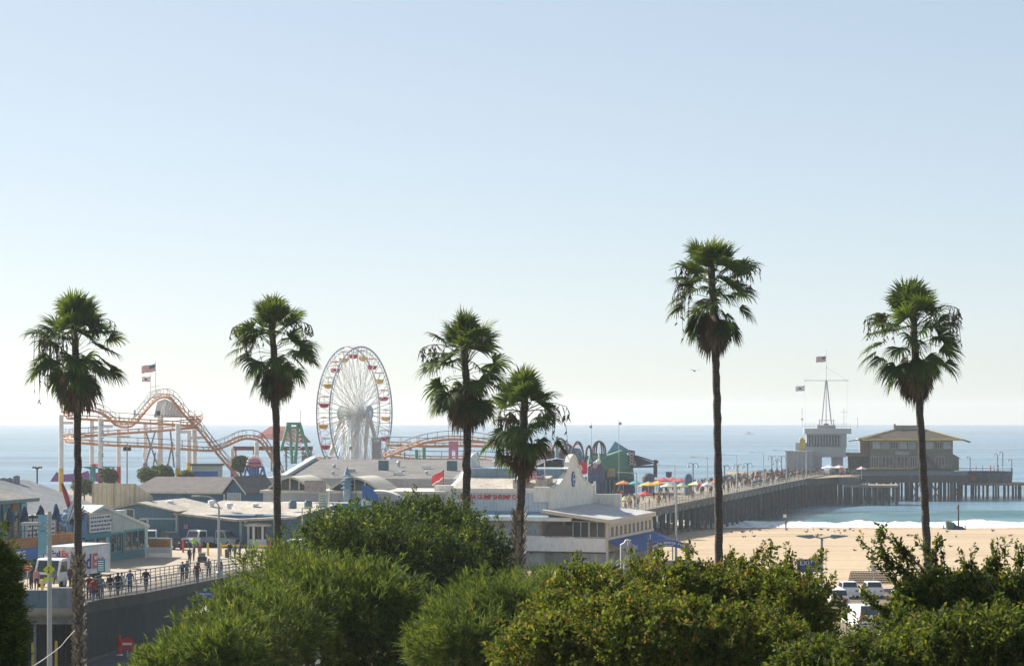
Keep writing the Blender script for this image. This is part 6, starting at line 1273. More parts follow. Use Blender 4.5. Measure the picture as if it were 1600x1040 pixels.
CL = {"black": (.018,.018,.022), "navy": (.02,.03,.07), "grey": (.16,.17,.18), "white": (.55,.55,.54), "red": (.35,.03,.03), "maroon": (.13,.025,.03), "blue": (.07,.13,.27), "denim": (.05,.085,.16), "khaki": (.28,.22,.14), "green": (.07,.16,.08), "hivis": (.30,.62,.05), "pink": (.45,.20,.22), "orange": (.50,.18,.04), "brown": (.10,.06,.035), "teal": (.03,.18,.20)}
def cloth(n): return M("cloth_"+n, CL[n], .85, .25, 6.)
skins = [M("skin_light", (.46,.29,.21), .6, .08, 5.), M("skin_tan", (.30,.17,.11), .6, .08, 5.), M("skin_dark", (.12,.065,.04), .6, .08, 5.)]
hairs = [M("hair_dark", (.015,.012,.010), .6, .2, 9.), M("hair_brown", (.06,.035,.02), .6, .2, 9.), M("hair_fair", (.25,.17,.08), .6, .2, 9.)]
shoe = M("shoe_dark", (.03,.03,.03), .7); eye = M("eye_dark", (.02,.015,.012), .4)
def person(loc, rz, pose, top, pants, label, group=None, female=False, scale=1., hair=None, skin=None, rg=random):
    o = bpy.data.objects.new("person", PM[(pose, female)]); COL.objects.link(o); o.location = loc; o.rotation_euler = (0,0,rz); o.scale = (scale,)*3
    ms = [skins[skin if skin is not None else rg.choice((0,0,1,1,2))], cloth(top), cloth(pants), hairs[hair if hair is not None else rg.choice((0,0,1,2))], shoe, eye]
    for i, mm in enumerate(ms): o.material_slots[i].link = 'OBJECT'; o.material_slots[i].material = mm
    return tag(o, label, "person", group)
UP, DOWN = R(178), 0           # walking away from / towards the camera
WALK = [(146,941,"stride","red","denim",1,"person in red walking past the shaggy palm trunk on the ramp",UP),(139,938,"stand","maroon","black",0,"person in dark red just right of the shaggy palm trunk",0),(152,938,"walk","black","black",1,"person in black walking close behind the one in red",UP),(157,938,"walk","grey","denim",0,"person in grey and jeans below the green notice sign",UP),
 (172,933,"stride","black","khaki",1,"person in black with pale legs between the notice sign and the railing post",UP),(184,932,"walk","black","navy",0,"person in black just left of the person in white",UP),(190,929,"walk","white","grey",1,"person in a white top walking up the ramp",UP),(203,928,"walk","blue","denim",0,"person in blue jacket and jeans beside the railing",UP),(228,925,"stride","black","black",0,"tall person all in black striding alone along the railing",UP),
 (285,909,"walk","navy","black",0,"person in navy with a backpack on the middle ramp",UP),(292,905,"stride","grey","black",1,"person in grey close beside the backpack walker",UP),(308,912,"walk","maroon","denim",0,"person in maroon jacket walking ahead of the backpack pair",UP),(326,901,"stand","grey","navy",1,"person in a grey coat left of the curved street lamp",0),(343,902,"walk","brown","black",0,"person in brown half behind the curved street lamp pole",UP),
 (382,895,"walk","black","black",0,"person in black by the railing before the two grey bins",UP),(409,886,"stand","navy","black",0,"person in navy leaning at the railing end by the shrub",R(90)),(296,881,"stand","black","navy",0,"person in black coat standing beside the hi-vis worker",R(40)),(303,876,"stand","black","black",1,"person in black bending beside the loaded cart",R(-60)),(312,872,"stand","red","grey",1,"person in red standing right of the hi-vis worker",R(20)),
 (359,872,"stand","black","black",0,"leftmost of three people standing beside the dark bin",R(30)),(367,872,"stand","teal","grey",1,"middle of three people standing beside the dark bin, in teal",R(-40)),(375,872,"stand","navy","black",0,"rightmost of three people standing beside the dark bin",R(-80)),(399,867,"stand","hivis","white",0,"guard in a green hi-vis vest and white trousers before the booth",0),(303,862,"stand","hivis","grey",0,"worker in a lime hi-vis top behind the group on the ramp",R(30)),(379,850,"stand","hivis","black",0,"person in a lime top left of the ticket booth",0),
 (110,918,"stand","black","black",0,"person in black left of the shaggy palm before the truck",R(150)),(84,921,"sit","grey","black",1,"person in grey resting behind the parapet by the lamp pole",0),(57,922,"stand","pink","black",1,"person in pink behind the blue parapet at the left",R(30)),(49,921,"stand","black","black",0,"person in black behind the blue parapet at the left",R(-30)),
 (278,842,"stand","black","black",0,"person in black beside the sign post before the blue hall",R(90))]
for px, py, pose, tp, pn, fm, lab, rz in WALK:
    v = ramp_pt(px, py); person(v, rz+random.uniform(-.15,.15), pose, tp, pn, lab, "people on the ramp", bool(fm), random.uniform(.97,1.04) if not fm else random.uniform(.92,.98))
v = ramp_pt(316, 884); t = thing("loaded_cart", "small cart loaded with dark boxes beside the walkers", "cart", tuple(v)); MB().bx(-.45,.45,-.3,.3,.35,.95).build("box", black, t); MB().bx(-.35,.3,-.25,.25,.95,1.35).build("bag", cloth("grey"), t); m = MB(); m.tube([(-.4,-.3,.2),(-.4,.3,.2)], .17, 10); m.tube([(.4,-.3,.2),(.4,.3,.2)], .17, 10); m.build("wheel", rubber, t)
t = thing("backpack", "blue backpack worn by the person in navy on the ramp", "backpack", tuple(ramp_pt(285,909)+Vector((0,-.19,1.02)))); m = MB(); m.lathe([(.14,0),(.17,.12),(.16,.32),(.08,.42)], n=10, sy=.6); m.build("bag", cloth("blue"), t); MB().box((0,-.1,.12),(.2,.06,.16)).build("pocket", cloth("navy"), t)
# crowd on the pier
tops = ["black","black","navy","grey","white","red","blue","denim","maroon","pink","khaki","green","brown","orange","teal"]
lab_of = {"black":"dark clothes","navy":"dark clothes","brown":"dark clothes","grey":"a grey top","white":"a white top","red":"a red top","maroon":"a red top","blue":"a blue top","denim":"a blue top","teal":"a blue top","pink":"a pink top","khaki":"a beige top","green":"a green top","orange":"an orange top"}
rgc = random.Random(5)
for i in range(160):
    y = 62+178*rgc.random()**.8; x = rgc.uniform(-14.5,-.9); tp = rgc.choice(tops); fm = rgc.random() < .5
    person(pier_pt(x,y,6.5), rgc.choice((0,PI))+rgc.uniform(-.5,.5), rgc.choice(("walk","stride","stand","walk")), tp, rgc.choice(("black","denim","navy","khaki","grey")), "person in %s in the crowd on the long pier walkway" % lab_of[tp], "crowd on the long pier walkway", fm, rgc.uniform(.9,1.04), rg=rgc)
for i in range(85):
    y = rgc.uniform(-22,58); x = -1.2-rgc.random()**1.5*26; tp = rgc.choice(tops); fm = rgc.random() < .5
    person(pier_pt(x,y,6.5), rgc.uniform(0,6.28), rgc.choice(("walk","stand","stand")), tp, rgc.choice(("black","denim","navy","khaki","grey")), "person in %s in the crowd among the pier umbrellas" % lab_of[tp], "crowd among the pier umbrellas", fm, rgc.uniform(.9,1.04), rg=rgc)
def crowd(n):                                        # the far part of the crowd, past the first three hundred people
    Vs, Fs, Ms, names = [], [], [], list(CL); off = 0; mats = [skins[0], skins[1], hairs[0], shoe]+[cloth(q) for q in names]
    me = bpy.data.meshes.new("crowd"); base = {}
    for key in (("walk",False),("walk",True),("stand",False),("stand",True)):
        q = PM[key]; co = np.array([v.co[:] for v in q.vertices]); base[key] = (co, [tuple(p.vertices) for p in q.polygons], [p.material_index for p in q.polygons])
    for i in range(n):
        co, fs_, mi = base[rgc.choice(list(base))]; a = rgc.choice((0,PI))+rgc.uniform(-.5,.5); c_, s_ = math.cos(a), math.sin(a); sc = rgc.uniform(.9,1.04)
        y = 110+130*rgc.random(); p = pier_pt(rgc.uniform(-15.5,-.7), y, 6.5) if i % 5 else Vector((rgc.uniform(74,88), rgc.uniform(616,632), 6.45))
        Vs.append(np.stack([co[:,0]*c_-co[:,1]*s_, co[:,0]*s_+co[:,1]*c_, co[:,2]], 1)*sc+np.array(p)); Fs += [tuple(v+off for v in f) for f in fs_]
        tp, pn = 4+names.index(rgc.choice(tops)), 4+names.index(rgc.choice(("black","navy","denim","grey"))); mp_ = (rgc.choice((0,1)), tp, pn, 2, 3, 3); Ms += [mp_[k] for k in mi]; off += len(co)
    me.from_pydata(np.concatenate(Vs).tolist(), [], Fs)
    for q in mats: me.materials.append(q)
    me.polygons.foreach_set("material_index", Ms); me.update(); o = bpy.data.objects.new("crowd", me); COL.objects.link(o)
    tag(o, "dense far part of the crowd on the pier before the watch tower", "crowd", kind="stuff")
crowd(170)
for i, (px, lab) in enumerate(((1524,"leftmost person on the rounded end platform"),(1535,"tallest person standing on the rounded end platform"),(1548,"person in red near the middle of the rounded end platform"),(1554,"person in dark clothes right of the red one on the end platform"),(1561,"rightmost person on the rounded end platform"))):
    person((X_(px,646),645+i*.6,6.86), rgc.uniform(0,6), "stand", ("black","black","red","navy","grey")[i], "black", lab, "people on the end platform", False, rg=rgc)
# ------------------------------------------------------------------ umbrellas on the pier
def parasol(label, px, py, cols, rad=1.7, tilt=0):
    d = F*(H-8.95)/(py-HZ); t = thing("parasol", label, "umbrella", (X_(px,d),d,6.5), rgc.uniform(0,1), "parasols on the pier"); n = 8; rad *= .86; m = MB()
    top = (0,0,3.05); rim = [(rad*math.cos(2*PI*i/n),rad*math.sin(2*PI*i/n),2.42) for i in range(n)]
    for i in range(n):
        a, b = rim[i], rim[(i+1)%n]; m.add([top,a,b,(a[0],a[1],2.25),(b[0],b[1],2.25)], [(0,1,2),(1,3,4,2)], k=i % len(cols))
    c = m.build("canopy", [M("canvas_"+q, CLC[q], .8, .08, 2.) for q in cols], t); MB().tube([(0,0,0),(0,0,3.15)], .04, 6).build("pole", white, t)
CLC = {"orange": (0.592, 0.225, 0.069), "teal": (0.053, 0.311, 0.311), "yellow": (0.615, 0.381, 0.085), "red": (0.482, 0.061, 0.069), "pale": (0.498, 0.467, 0.381), "green": (0.342, 0.436, 0.264), "white": (0.592, 0.592, 0.576), "blue": (0.264, 0.358, 0.514), "lime": (0.420, 0.498, 0.108), "pink": (0.498, 0.225, 0.248)}
for a in [("orange parasol left of the teal one",974,755,["orange"]),("teal parasol among the warm ones",993,755,["teal"],1.8),("yellow parasol right of the teal one",1013,757,["yellow"],2.1),("orange and yellow parasol behind the yellow one",1028,755,["orange","yellow"],2.0),("first red parasol in the row, left",1036,750,["red"],2.1),("second red parasol in the row, middle",1050,750,["red"],2.2),("third red parasol in the row, right",1063,751,["red"],2.0),("pale cream parasol below the red row",1044,759,["pale"],1.7),("pale green parasol right of the cream one",1065,759,["green"],1.5),("lime, red and white striped parasol left of the tall palm",1088,756,["lime","white","red","white"],1.9),("white and blue parasol next to the tall palm trunk",1106,757,["white","blue"],1.5),("red and lime parasol touching the tall palm trunk",1117,754,["lime","red","yellow"],1.4),("lone red parasol nearest on the pier edge",1008,772,["red"],1.5),("yellow green parasol low beside the restaurant",976,781,["lime","pale"],1.2),("white parasol far out before the watch tower, left",1295,730,["white"],2.3),("pale pink parasol far out before the watch tower, right",1311,730,["white","pink"],2.3),("small white parasol at the corner of the olive restaurant",1346,732,["white","pink"],1.4)]: parasol(*a)
# ------------------------------------------------------------------ lamps on the pier
def edge_y(px): q = px-800; return (F*23-q*398)/(q*.9686-F*.2487)
for i, (px, ty) in enumerate(((1003,738),(1062,726),(1112,714),(1157.5,710),(1198.5,707),(1234,703),(1265,705))):
    y = edge_y(px)-2 if px < 1250 else 195; p = pier_pt(-.5,y); cobra("pale street lamp on the pier edge, number %s from the beach" % ("one","two","three","four","five","six","seven")[i], p.x, p.y, p.z, Z_(ty,p.y), -2.4, s=1.1, col=M("lamp_post_pale", (.52,.54,.54), .5))
def twin_lamp(label, px, ty, y, x=-16):
    p = pier_pt(x,y); p.x = X_(px,p.y); t = thing("pier_lamp", label, "street lamp", tuple(p), 0, "dark hooked lamps on the pier"); l = Z_(ty,p.y)-p.z
    MB().tube([(0,0,0),(0,0,l)], .09, 6).build("pole", dksteel, t)
    for s in (-1,1):
        m = MB(); m.tube([(0,0,l-.3),(s*.3,0,l+.15),(s*.75,0,l+.1),(s*.9,0,l-.35)], .05, 5); m.build("arm", dksteel, t); MB().lathe([(.3,-.75),(.26,-.5),(.06,-.35)], (s*.9,0,l), 8).build("lamp_head", M("lamp_pale"), t)
for px, ty, y, lab in ((1083,724,70,"dark twin hooked pier lamp left of the tall palm"),(1132,727,96,"dark hooked lamp just right of the tall palm"),(1153,726,112,"dark hooked lamp, left of a close pair"),(1168,724,126,"dark hooked lamp, right of a close pair"),(1206,713,160,"tall dark hooked lamp left of the grey block building"),(1214,720,168,"shorter dark lamp between two tall ones"),(1221,713,174,"dark hooked lamp touching the grey block building")): twin_lamp(lab, px, ty, y)
for px, ty, lab in ((1517,712,"first lamp post right of the olive restaurant"),(1560,710,"lamp post in the middle of the rounded end platform"),(1568,707,"tallest post on the rounded end platform"),(1582,718,"last lamp post at the right end of the pier")):
    t = thing("pier_lamp", lab, "street lamp", (X_(px,646),647,6.85 if px > 1530 else 6.45)); l = Z_(ty,647)-6.85; MB().tube([(0,0,0),(0,0,l)], .1, 6).build("pole", dksteel, t); m = MB(); m.tube([(0,0,l),(-.4,0,l+.3),(-.9,0,l+.1)], .06, 4); m.build("arm", dksteel, t); m = MB(); m.lathe([(.25,-.5),(.2,-.2),(.05,0)], (-.9,0,l+.1), 8); m.build("lamp_head", M("lamp_pale"), t)
for px, ty, d, lab in ((924,660,470,"thin tall pole with a lamp box rising above the horizon"),(967,655,470,"thin tall camera pole rising above the horizon right of the green hall"),(549,692,400,"thin white pole before the coaster stretch, left"),(642,693,400,"thin white pole before the coaster stretch, right")):
    t = thing("tall_pole", lab, "pole", (X_(px,d),d,6.5)); l = Z_(ty,d)-6.5; MB().tube([(0,0,0),(0,0,l)], [.08,.05], 5).build("shaft", M("lamp_post_pale"), t); m = MB(); m.box((.25 if px > 950 else -.1,0,l-.8),(.5,.3,.5)); m.build("box", steel, t)
p = at(1056.5,752,318); t = thing("thin_pole", "tall thin grey pole on the sand before the pier umbrellas", "pole", (p.x,318,ground_z(p.x,318)-.2)); MB().tube([(0,0,0),(0,0,p.z-t.location.z)], [.16,.11], 8).build("shaft", galv, t); m = MB(); m.box((0,0,p.z-t.location.z),(.7,.25,.12)); m.build("lamp_head", galv, t)
# ------------------------------------------------------------------ pink, green and purple fun buildings
gd = 476
gh = thing("green_hall", "bright green hall with slanting walls and a patterned sign tower", "building", tuple(at(960,771,gd))); O = Vector(gh.location)
def PX(*q, d=gd): return [at(x,y,d)-O for x, y in q]
m = MB(); m.prism(PX((932,717),(972,703),(988,716),(993,770),(932,770)), (0,8,0)); m.build("wall", green, gh)
m = MB(); m.prism(PX((931,717.5),(972,702.5),(973,704.5),(931,719.5), d=gd-.3), (0,.3,0)); m.build("edge_trim", M("pale_green_trim", (.35,.60,.42), .6), gh)
m = MB(); m.add(PX((948,709),(961,689),(985,704), d=gd+6)+PX((961,689),(975,712), d=gd+12), [(0,2,1),(0,1,4),(1,2,4)]); m.build("peak_roof", M("peak_blue", (.16,.30,.42), .7), gh)
m = MB(); m.prism(PX((982,702),(992,704),(992,727),(982,727), d=gd-1), (0,.6,0)); tw_ = m.build("sign_tower", M("sign_purple", (.11,.07,.13), .7), gh)
m = MB()
for q in range(4):
    for s in (-1,1): m.tube([at(987-s*3.4,706+q*5.2,gd-1.2)-O, at(987+s*3.4,710.5+q*5.2,gd-1.2)-O], .09, 4)
m.build("sign_pattern", M("pattern_pale", (.62,.58,.56), .7), tw_)
m = MB(); m.prism(PX((949,732),(961,731),(961,744),(949,745), d=gd-1.5), (0,.8,0)); w_ = m.build("yellow_window", yellow, gh); m = MB(); m.prism(PX((952,735),(959,734),(959,742),(952,743), d=gd-1.6), (0,.05,0)); m.build("pane", M("pane_blue", (.30,.36,.45), .3), w_)
m = MB(); m.prism(PX((930,745),(990,748),(990,772),(930,772), d=gd-2), (0,1,0)); m.build("lower_front", M("lower_purple", (.09,.08,.18), .8, .4, .6), gh)
for x in (946,952,959,968): m = MB(); m.prism(PX((x,750),(x+2.5,750),(x+2.5,771),(x,771), d=gd-2.3), (0,.2,0)); m.build("front_panel", M("olive_yellow", (.22,.22,.05), .7) if x % 2 else green, gh)
m = MB(); m.prism(PX((970,736),(985,732),(988,745),(962,746), d=gd-1), (0,.4,0)); m.build("mural", M("mural_green", (.06,.24,.14), .7, .5, 2.), gh)
ph = thing("purple_house", "small purple fun house with a round white ornament beside the green hall", "building", tuple(at(932,771,468))); O = Vector(ph.location)
m = MB(); m.prism(PX((918,730),(926,724),(934,719),(945,733),(946,771),(918,771), d=468), (0,6,0)); m.build("wall", M("house_purple", (.16,.13,.24), .75, .25, 1.), ph)
m = MB(); m.prism(PX((924,730),(928,723),(934,720),(937,723),(931,732), d=467.6), (0,.4,0)); m.build("ornament", M("mauve", (.50,.40,.44), .7), ph)
m = MB(); m.ball(at(935,721,467.3)-O, .5, 8); m.build("finial", white, ph); m = MB(); m.prism(PX((914,745),(938,743),(938,771),(914,771), d=466), (0,1.5,0)); m.build("blue_front", M("front_blue", (.05,.13,.26), .8, .4, 1.), ph)
kd = thing("pink_hall", "long dull pink hall with a grey roof behind the restaurant gable", "building", tuple(at(860,740,490))); O = Vector(kd.location)
m = MB(); m.prism(PX((800,703),(905,703),(905,740),(800,740), d=490), (0,8,0)); m.build("wall", M("dull_pink", (.30,.11,.13), .8, .2, .6), kd); m = MB(); m.add(PX((798,704),(907,704), d=489)+PX((900,692),(806,694), d=497), [(0,1,2,3)]); m.build("roof", M("mauve_grey_roof", (.30,.25,.26), .8, .15, .4), kd)
m = MB(); m.prism(PX((888,699),(906,700),(912,712),(930,712),(930,740),(888,740), d=486), (0,6,0)); m.build("annex", M("annex_blue", (.16,.22,.30), .8, .3, .6), kd)
for i, (x0, x1, ty, by, d) in enumerate(((862,888,685,735,466),(872,899,694,735,470),(893,912,690,735,462),(915,925,696,735,464))):
    t = thing("ride_arch", ("widest dark ride arch beside the shortest palm","low dark ride arch behind the restaurant gable","tall narrow dark ride arch above the red flag","half hidden dark ride arch left of the cage")[i], "ride arch", tuple(at((x0+x1)/2,by,d)), 0, "looping arches of the tubular ride"); O = Vector(t.location); m = MB()
    a = [at((x0+x1)/2-(x1-x0)/2*math.cos(u), by-(by-ty)*math.sin(u)**.6 if 0 < u < PI else by, d+2*math.sin(u))-O for u in np.linspace(0,PI,21)]; m.tube(a, .22, 6); m.build("tube", M("arch_brown", (.13,.095,.12), .6), t); m = MB(); m.tube([v*.93+Vector((0,.6,0)) for v in a], .08, 5); m.build("inner_tube", M("arch_brown"), t)
t = thing("cage_ride", "round cage of dark ribs on a white stem beside the green peak roof", "ride", tuple(at(936,735,472))); O = Vector(t.location); m = MB()
for sc in (1,.72,.4): m.tube([at(936-10.5*sc*math.cos(u),707-18*math.sin(u),472)-O for u in np.linspace(-.25,PI+.25,19)], .16, 5)
m.build("rib", M("arch_brown"), t); MB().tube([(0,0,0),at(936,706,472)-O], .18, 6).build("stem", white, t); m = MB(); m.prism(PX((922,707),(948,709),(950,735),(918,735), d=474), (0,4,0)); m.build("base", green, t)
for x, h_, lab in ((870,684,"teal post among the ride arches, left"),(883.5,690,"slim teal post among the ride arches, right")):
    t = thing("ride_post", lab, "post", tuple(at(x,735,468))); l = Z_(h_,468)-t.location.z; MB().tube([(0,0,0),(0,0,l)], .35 if x < 875 else .12, 8).build("shaft", M("post_teal", (.22,.45,.44), .6), t); m = MB(); m.lathe([(.4,0),(.3,.3),(.05,.4)], (0,0,l), 8); m.build("cap", M("post_teal"), t)
sl_ = thing("slide_building", "blue slanting building with a dark scoreboard behind the restaurant gable", "building", tuple(at(858,748,400))); O = Vector(sl_.location)
m = MB(); m.prism(PX((832,736),(846,719),(862,718),(870,716),(882,718),(882,748),(832,748), d=400), (0,6,0)); m.build("wall", M("slide_blue", (.20,.30,.42), .7, .15, .6), sl_); m = MB(); m.prism(PX((836,733),(848,720),(862,719),(850,731), d=399.7), (0,.25,0)); m.build("slope_panel", M("slope_pale", (.55,.50,.44), .8), sl_); m = MB(); m.prism(PX((864,717),(879,717.5),(878,725.5),(863.5,725), d=399.5), (0,.3,0)); m.build("scoreboard", black, sl_)
sc_ = thing("sail_canopy", "dark blue sail canopy and frame on a heavy post right of the green hall", "canopy", tuple(at(1024,745,474))); O = Vector(sc_.location)
m = MB(); m.add(PX((991,711),(1024,724), d=474)+PX((993,728),(1000,722), d=482), [(0,1,2),(0,3,1)]); m.build("sail", M("sail_blue", (.09,.13,.22), .8), sc_)
m = MB(); m.tube([(0,0,0),at(1024,718,474)-O], .38, 8); m.build("post", M("frame_brown", (.10,.09,.09), .8), sc_); m = MB(); m.tube(PX((986,729),(1024,728)), .22, 6); m.tube(PX((991,711),(1005,715),(1025,722)), .16, 6); m.box(at(1025,721,474)-O,(.9,.6,.5)); m.build("beam", M("frame_brown"), sc_)
for i, (px, d, w_, lab) in enumerate(((1013,470,19,"dark domed kiosk behind the left parasols"),(1075,466,13,"blue domed kiosk right of the red parasols"))):
    t = thing("kiosk", lab, "kiosk", (X_(px,d),d,6.5)); r_ = w_/2*d/F*1.0; MB().lathe([(r_,0),(r_,2.7)], n=12).build("wall", M("kiosk_wall", (.10,.16,.26), .7), t); MB().lathe([(r_*1.05,2.7),(r_,3.5),(r_*.75,4.0),(.05,4.25)], n=14).build("roof", M("kiosk_dark", (.09,.11,.14), .7) if i == 0 else M("kiosk_blue", (.09,.15,.28), .7), t)
t = thing("shield_sign", "dark shield shaped sign on a post above the red parasols", "sign", (X_(1045,478),478,6.5)); l = Z_(741,478)-6.5; m = MB(); m.prism([(-.55,0,l-.4),(0,0,l-.7),(.55,0,l-.4),(.6,0,l+.6),(.25,0,l+.5),(0,0,l+.62),(-.25,0,l+.5),(-.6,0,l+.6)], (0,.1,0)); m.build("panel", M("shield_dark", (.10,.11,.11), .7), t); MB().tube([(0,.05,0),(0,.05,l-.5)], .06, 6).build("post", steel, t)
# ------------------------------------------------------------------ beach
beach = lambda px, py: (lambda d: Vector((X_(px,d), d, ground_z(X_(px,d), d))))(next(d for d in np.arange(200,520,.25) if HZ+(H-ground_z(X_(px,d),d))*F/d <= py))
v = beach(1082,872); person(v, R(150), "stand", "black", "navy", "lone dark clothed person standing on the sand beside the blue arch sign", skin=1)
v = beach(1474,826); person(v+Vector((0,0,-.78)), R(90), "sit", "maroon", "brown", "person sitting on the sand left of the beach tent", skin=1)
v = beach(1508,827); person(v+Vector((0,0,-.78)), R(-90), "sit", "navy", "black", "person in dark clothes sitting right of the beach tent", skin=1)
v = beach(1487,827); t = thing("beach_tent", "dark green and blue beach shade tent at the water's edge", "tent", tuple(v)); m = MB(); m.add([(-.9,-.5,0),(1.6,-.5,0),(1.6,.9,0),(-.9,.9,0),(-1.1,-.3,1.6),(.35,-.3,1.35),(.35,.7,1.25),(-1.1,.7,1.5)], [(0,1,5,4),(1,2,6,5),(2,3,7,6),(3,0,4,7),(4,5,6,7)]); m.build("canopy", M("tent_green", (.09,.15,.13), .8, .3, 2.), t); m = MB(); m.add([(.0,-.9,0),(2.6,-.8,0),(2.0,-.3,.55),(.4,-.45,.9)], [(0,1,2,3)]); m.build("side_cloth", cloth("navy"), t)
v = beach(1497.5,825); t = thing("swim_pole", "tall dark pole with a small disc standing at the water's edge", "pole", tuple(v)); l = Z_(788,v.y)-v.z; MB().tube([(0,0,-.3),(0,0,l)], .16, 7).build("shaft", M("pole_dark", (.07,.065,.06), .8), t); m = MB(); m.ball((-.3,0,l-.5), (.28,.1,.34), 8); m.build("disc", M("disc_pale", (.5,.45,.45), .7), t)
v = beach(1228,828); t = thing("swim_pole", "short dark pole with a pale sign where the pier piles meet the surf", "pole", tuple(v)); MB().tube([(0,0,-.3),(0,0,2.9)], .13, 7).build("shaft", M("pole_dark"), t); m = MB(); m.box((-.2,-.1,2.6),(.6,.06,.6)); m.build("plate", white, t)
# gulls on the sand
gm = M("gull_dark", (.10,.095,.09), .8); gw = M("gull_grey", (.25,.245,.24), .8)
def gull_mesh():
    m = MB(); m.ball((0,0,.2),(.10,.24,.11),8,k=0); m.ball((0,-.22,.33),(.06,.08,.06),6,k=1); m.tube([(0,-.29,.33),(0,-.36,.31)],[.02,.004],4,k=0); m.tube([(0,.2,.22),(0,.42,.24)],[.06,.02],5,k=0); m.tube([(.03,0,.12),(.03,0,0)],.012,4,k=0); m.tube([(-.03,0,.12),(-.03,0,0)],.012,4,k=0); return m
g0 = gull_mesh().build("gull", [gm, gw]); rg = random.Random(8); first = True
for i in range(46):
    px, py = (rg.uniform(1150,1600), rg.choice((rg.uniform(829,840),rg.uniform(836,862)))) if i > 12 else (rg.uniform(1130,1330), rg.uniform(828,833))
    v = beach(px, py); s = rg.uniform(.9,1.5)
    if first: g = g0; g.location = v; first = False
    else: g = dup(g0, v, rz=rg.uniform(0,6.3))
    g.scale = (s,)*3; tag(g, "small dark gull standing on the sand near the surf", "bird", "gulls on the sand")
t = thing("flying_gull", "lone gull gliding in the sky left of the tallest palm", "bird", tuple(at(1085,579,150)), R(20)); MB().ball((0,0,0),(.05,.17,.05),8).build("body", gm, t)
for s in (-1,1): m = MB(); m.add([(s*.03,-.07,.02),(s*.22,-.05,.09),(s*.46,.04,.05),(s*.22,.06,.08),(s*.03,.07,.02)], [(0,1,2,3,4)]); m.build("wing", gm, t)
t = thing("motor_boat", "tiny white motor boat far out on the sea right of the tallest palm", "boat", (X_(1170,2700),2700,0), R(80)); m = MB(); m.prism([(-1.2,-4,0),(0,-6,0.2),(1.2,-4,0),(1.2,4,0),(-1.2,4,0)], (0,0,1.1)); m.build("hull", white, t); MB().bx(-.9,.9,-1.5,2,1.1,2.6).build("cabin", white, t)
# fallen net frame on the sand, sign posts
v0, v1, v2, v3 = beach(1329,895), beach(1395,895), beach(1392,912), beach(1325,912)
t = thing("sand_mat", "grid of dark wooden slats lying on the sand behind the car park", "mat", tuple(v3)); O = v3; m = MB(); n = 26
for i in range(n+1): m.tube([v3.lerp(v2,i/n)-O+Vector((0,0,.12)), v0.lerp(v1,i/n)-O+Vector((0,0,.12))], .05, 4)
m.build("slat", M("slat_brown", (.11,.075,.055), .9), t); m = MB()
for i in range(7): m.tube([v3.lerp(v0,i/6)-O+Vector((0,0,.2)), v2.lerp(v1,i/6)-O+Vector((0,0,.2))], .05, 4)
m.build("cross_slat", M("slat_brown"), t)
for px, ty, by, lab in ((1365,888,932,"white notice on a thin post behind the car park, left"),(1407,890,928,"white notice on a thin post behind the dark shrub, middle"),(1443,892,930,"white notice on a post by the right palm trunk"),(1290.5,868,922,"thin pale post right of the parking lamp")):
    v = beach(px, by-4); t, p = rot_sign("beach_sign", lab, v, Z_(ty,v.y)-v.z, 'rect', (.26,.36) if px != 1290.5 else (.06,.6), M("notice_white", (.60,.56,.56), .7)); MB().bx(-.16 if px != 1290.5 else -.04,.16 if px != 1290.5 else .04,-.085,-.074,Z_(ty,v.y)-v.z-.2,Z_(ty,v.y)-v.z-.08).build("print", M("notice_mauve", (.35,.22,.30), .8), p)
# ------------------------------------------------------------------ car park
m = MB(); m.sheet([(4,188,3.72),(90,188,3.72),(90,252,3.66),(4,252,3.66)]); tag(m.build("car_park", asphalt), kind="structure")
m = MB(); m.bx(4,90,252.1,252.9,3.4,3.95); tag(m.build("kerb", concrete), kind="structure")
m = MB()
for x in np.arange(8,88,2.8): m.add([(x,196,3.726),(x+.12,196,3.726),(x+.12,201,3.722),(x,201,3.722)], [(0,1,2,3)]); m.add([(x,240,3.69),(x+.12,240,3.69),(x+.12,245,3.685),(x,245,3.685)], [(0,1,2,3)])
tag(m.build("road_markings", M("line_white", (.6,.6,.58), .8)), kind="structure")
silver = M("silver_paint", (.42,.44,.46), .25, .05, 1., metal=.3); carw = M("car_white", (.74,.74,.74), .25, .05, 1., spec=.5); dkcar = M("car_dark", (.02,.045,.05), .25, .1)
cp = "vehicles parked by the beach"
for px, d, col, kind, rz, lab in ((1324,243,carw,"suv",PI,"white car at the back of the car park, left of a pair"),(1362,243,carw,"suv",PI,"white car at the back of the car park, right of a pair"),(1412,238,silver,"suv",PI,"pale car at the back of the car park behind the dark shrub"),(1345,207,carw,"van",PI+.16,"white van seen from behind between hedge and dark shrub"),(1384,212,dkcar,"suv",PI,"dark green car parked beside the white van"),(1399,203,carw,"sedan",PI,"white sedan half hidden at the edge of the dark shrub"),(1396,192,carw,"sedan",PI,"nearest white sedan low in the gap between hedge and shrub"),(1308,232,carw,"suv",PI,"white car half hidden behind the hedge, left of the van")):
    car("parked_car" if kind != "van" else "parked_van", lab, X_(px,d), d, 3.73 if d < 215 else 3.69, rz, col, kind, cp)
d = 232; x = X_(1284,d); t = thing("parking_lamp", "double headed grey parking lamp rising over the hedge", "street lamp", (x,d,3.65)); l = Z_(839,d)-3.65; lg = M("lamp_blue_grey", (.20,.27,.30), .5)
MB().tube([(0,0,0),(0,0,l)], [.14,.11], 8).build("pole", lg, t)
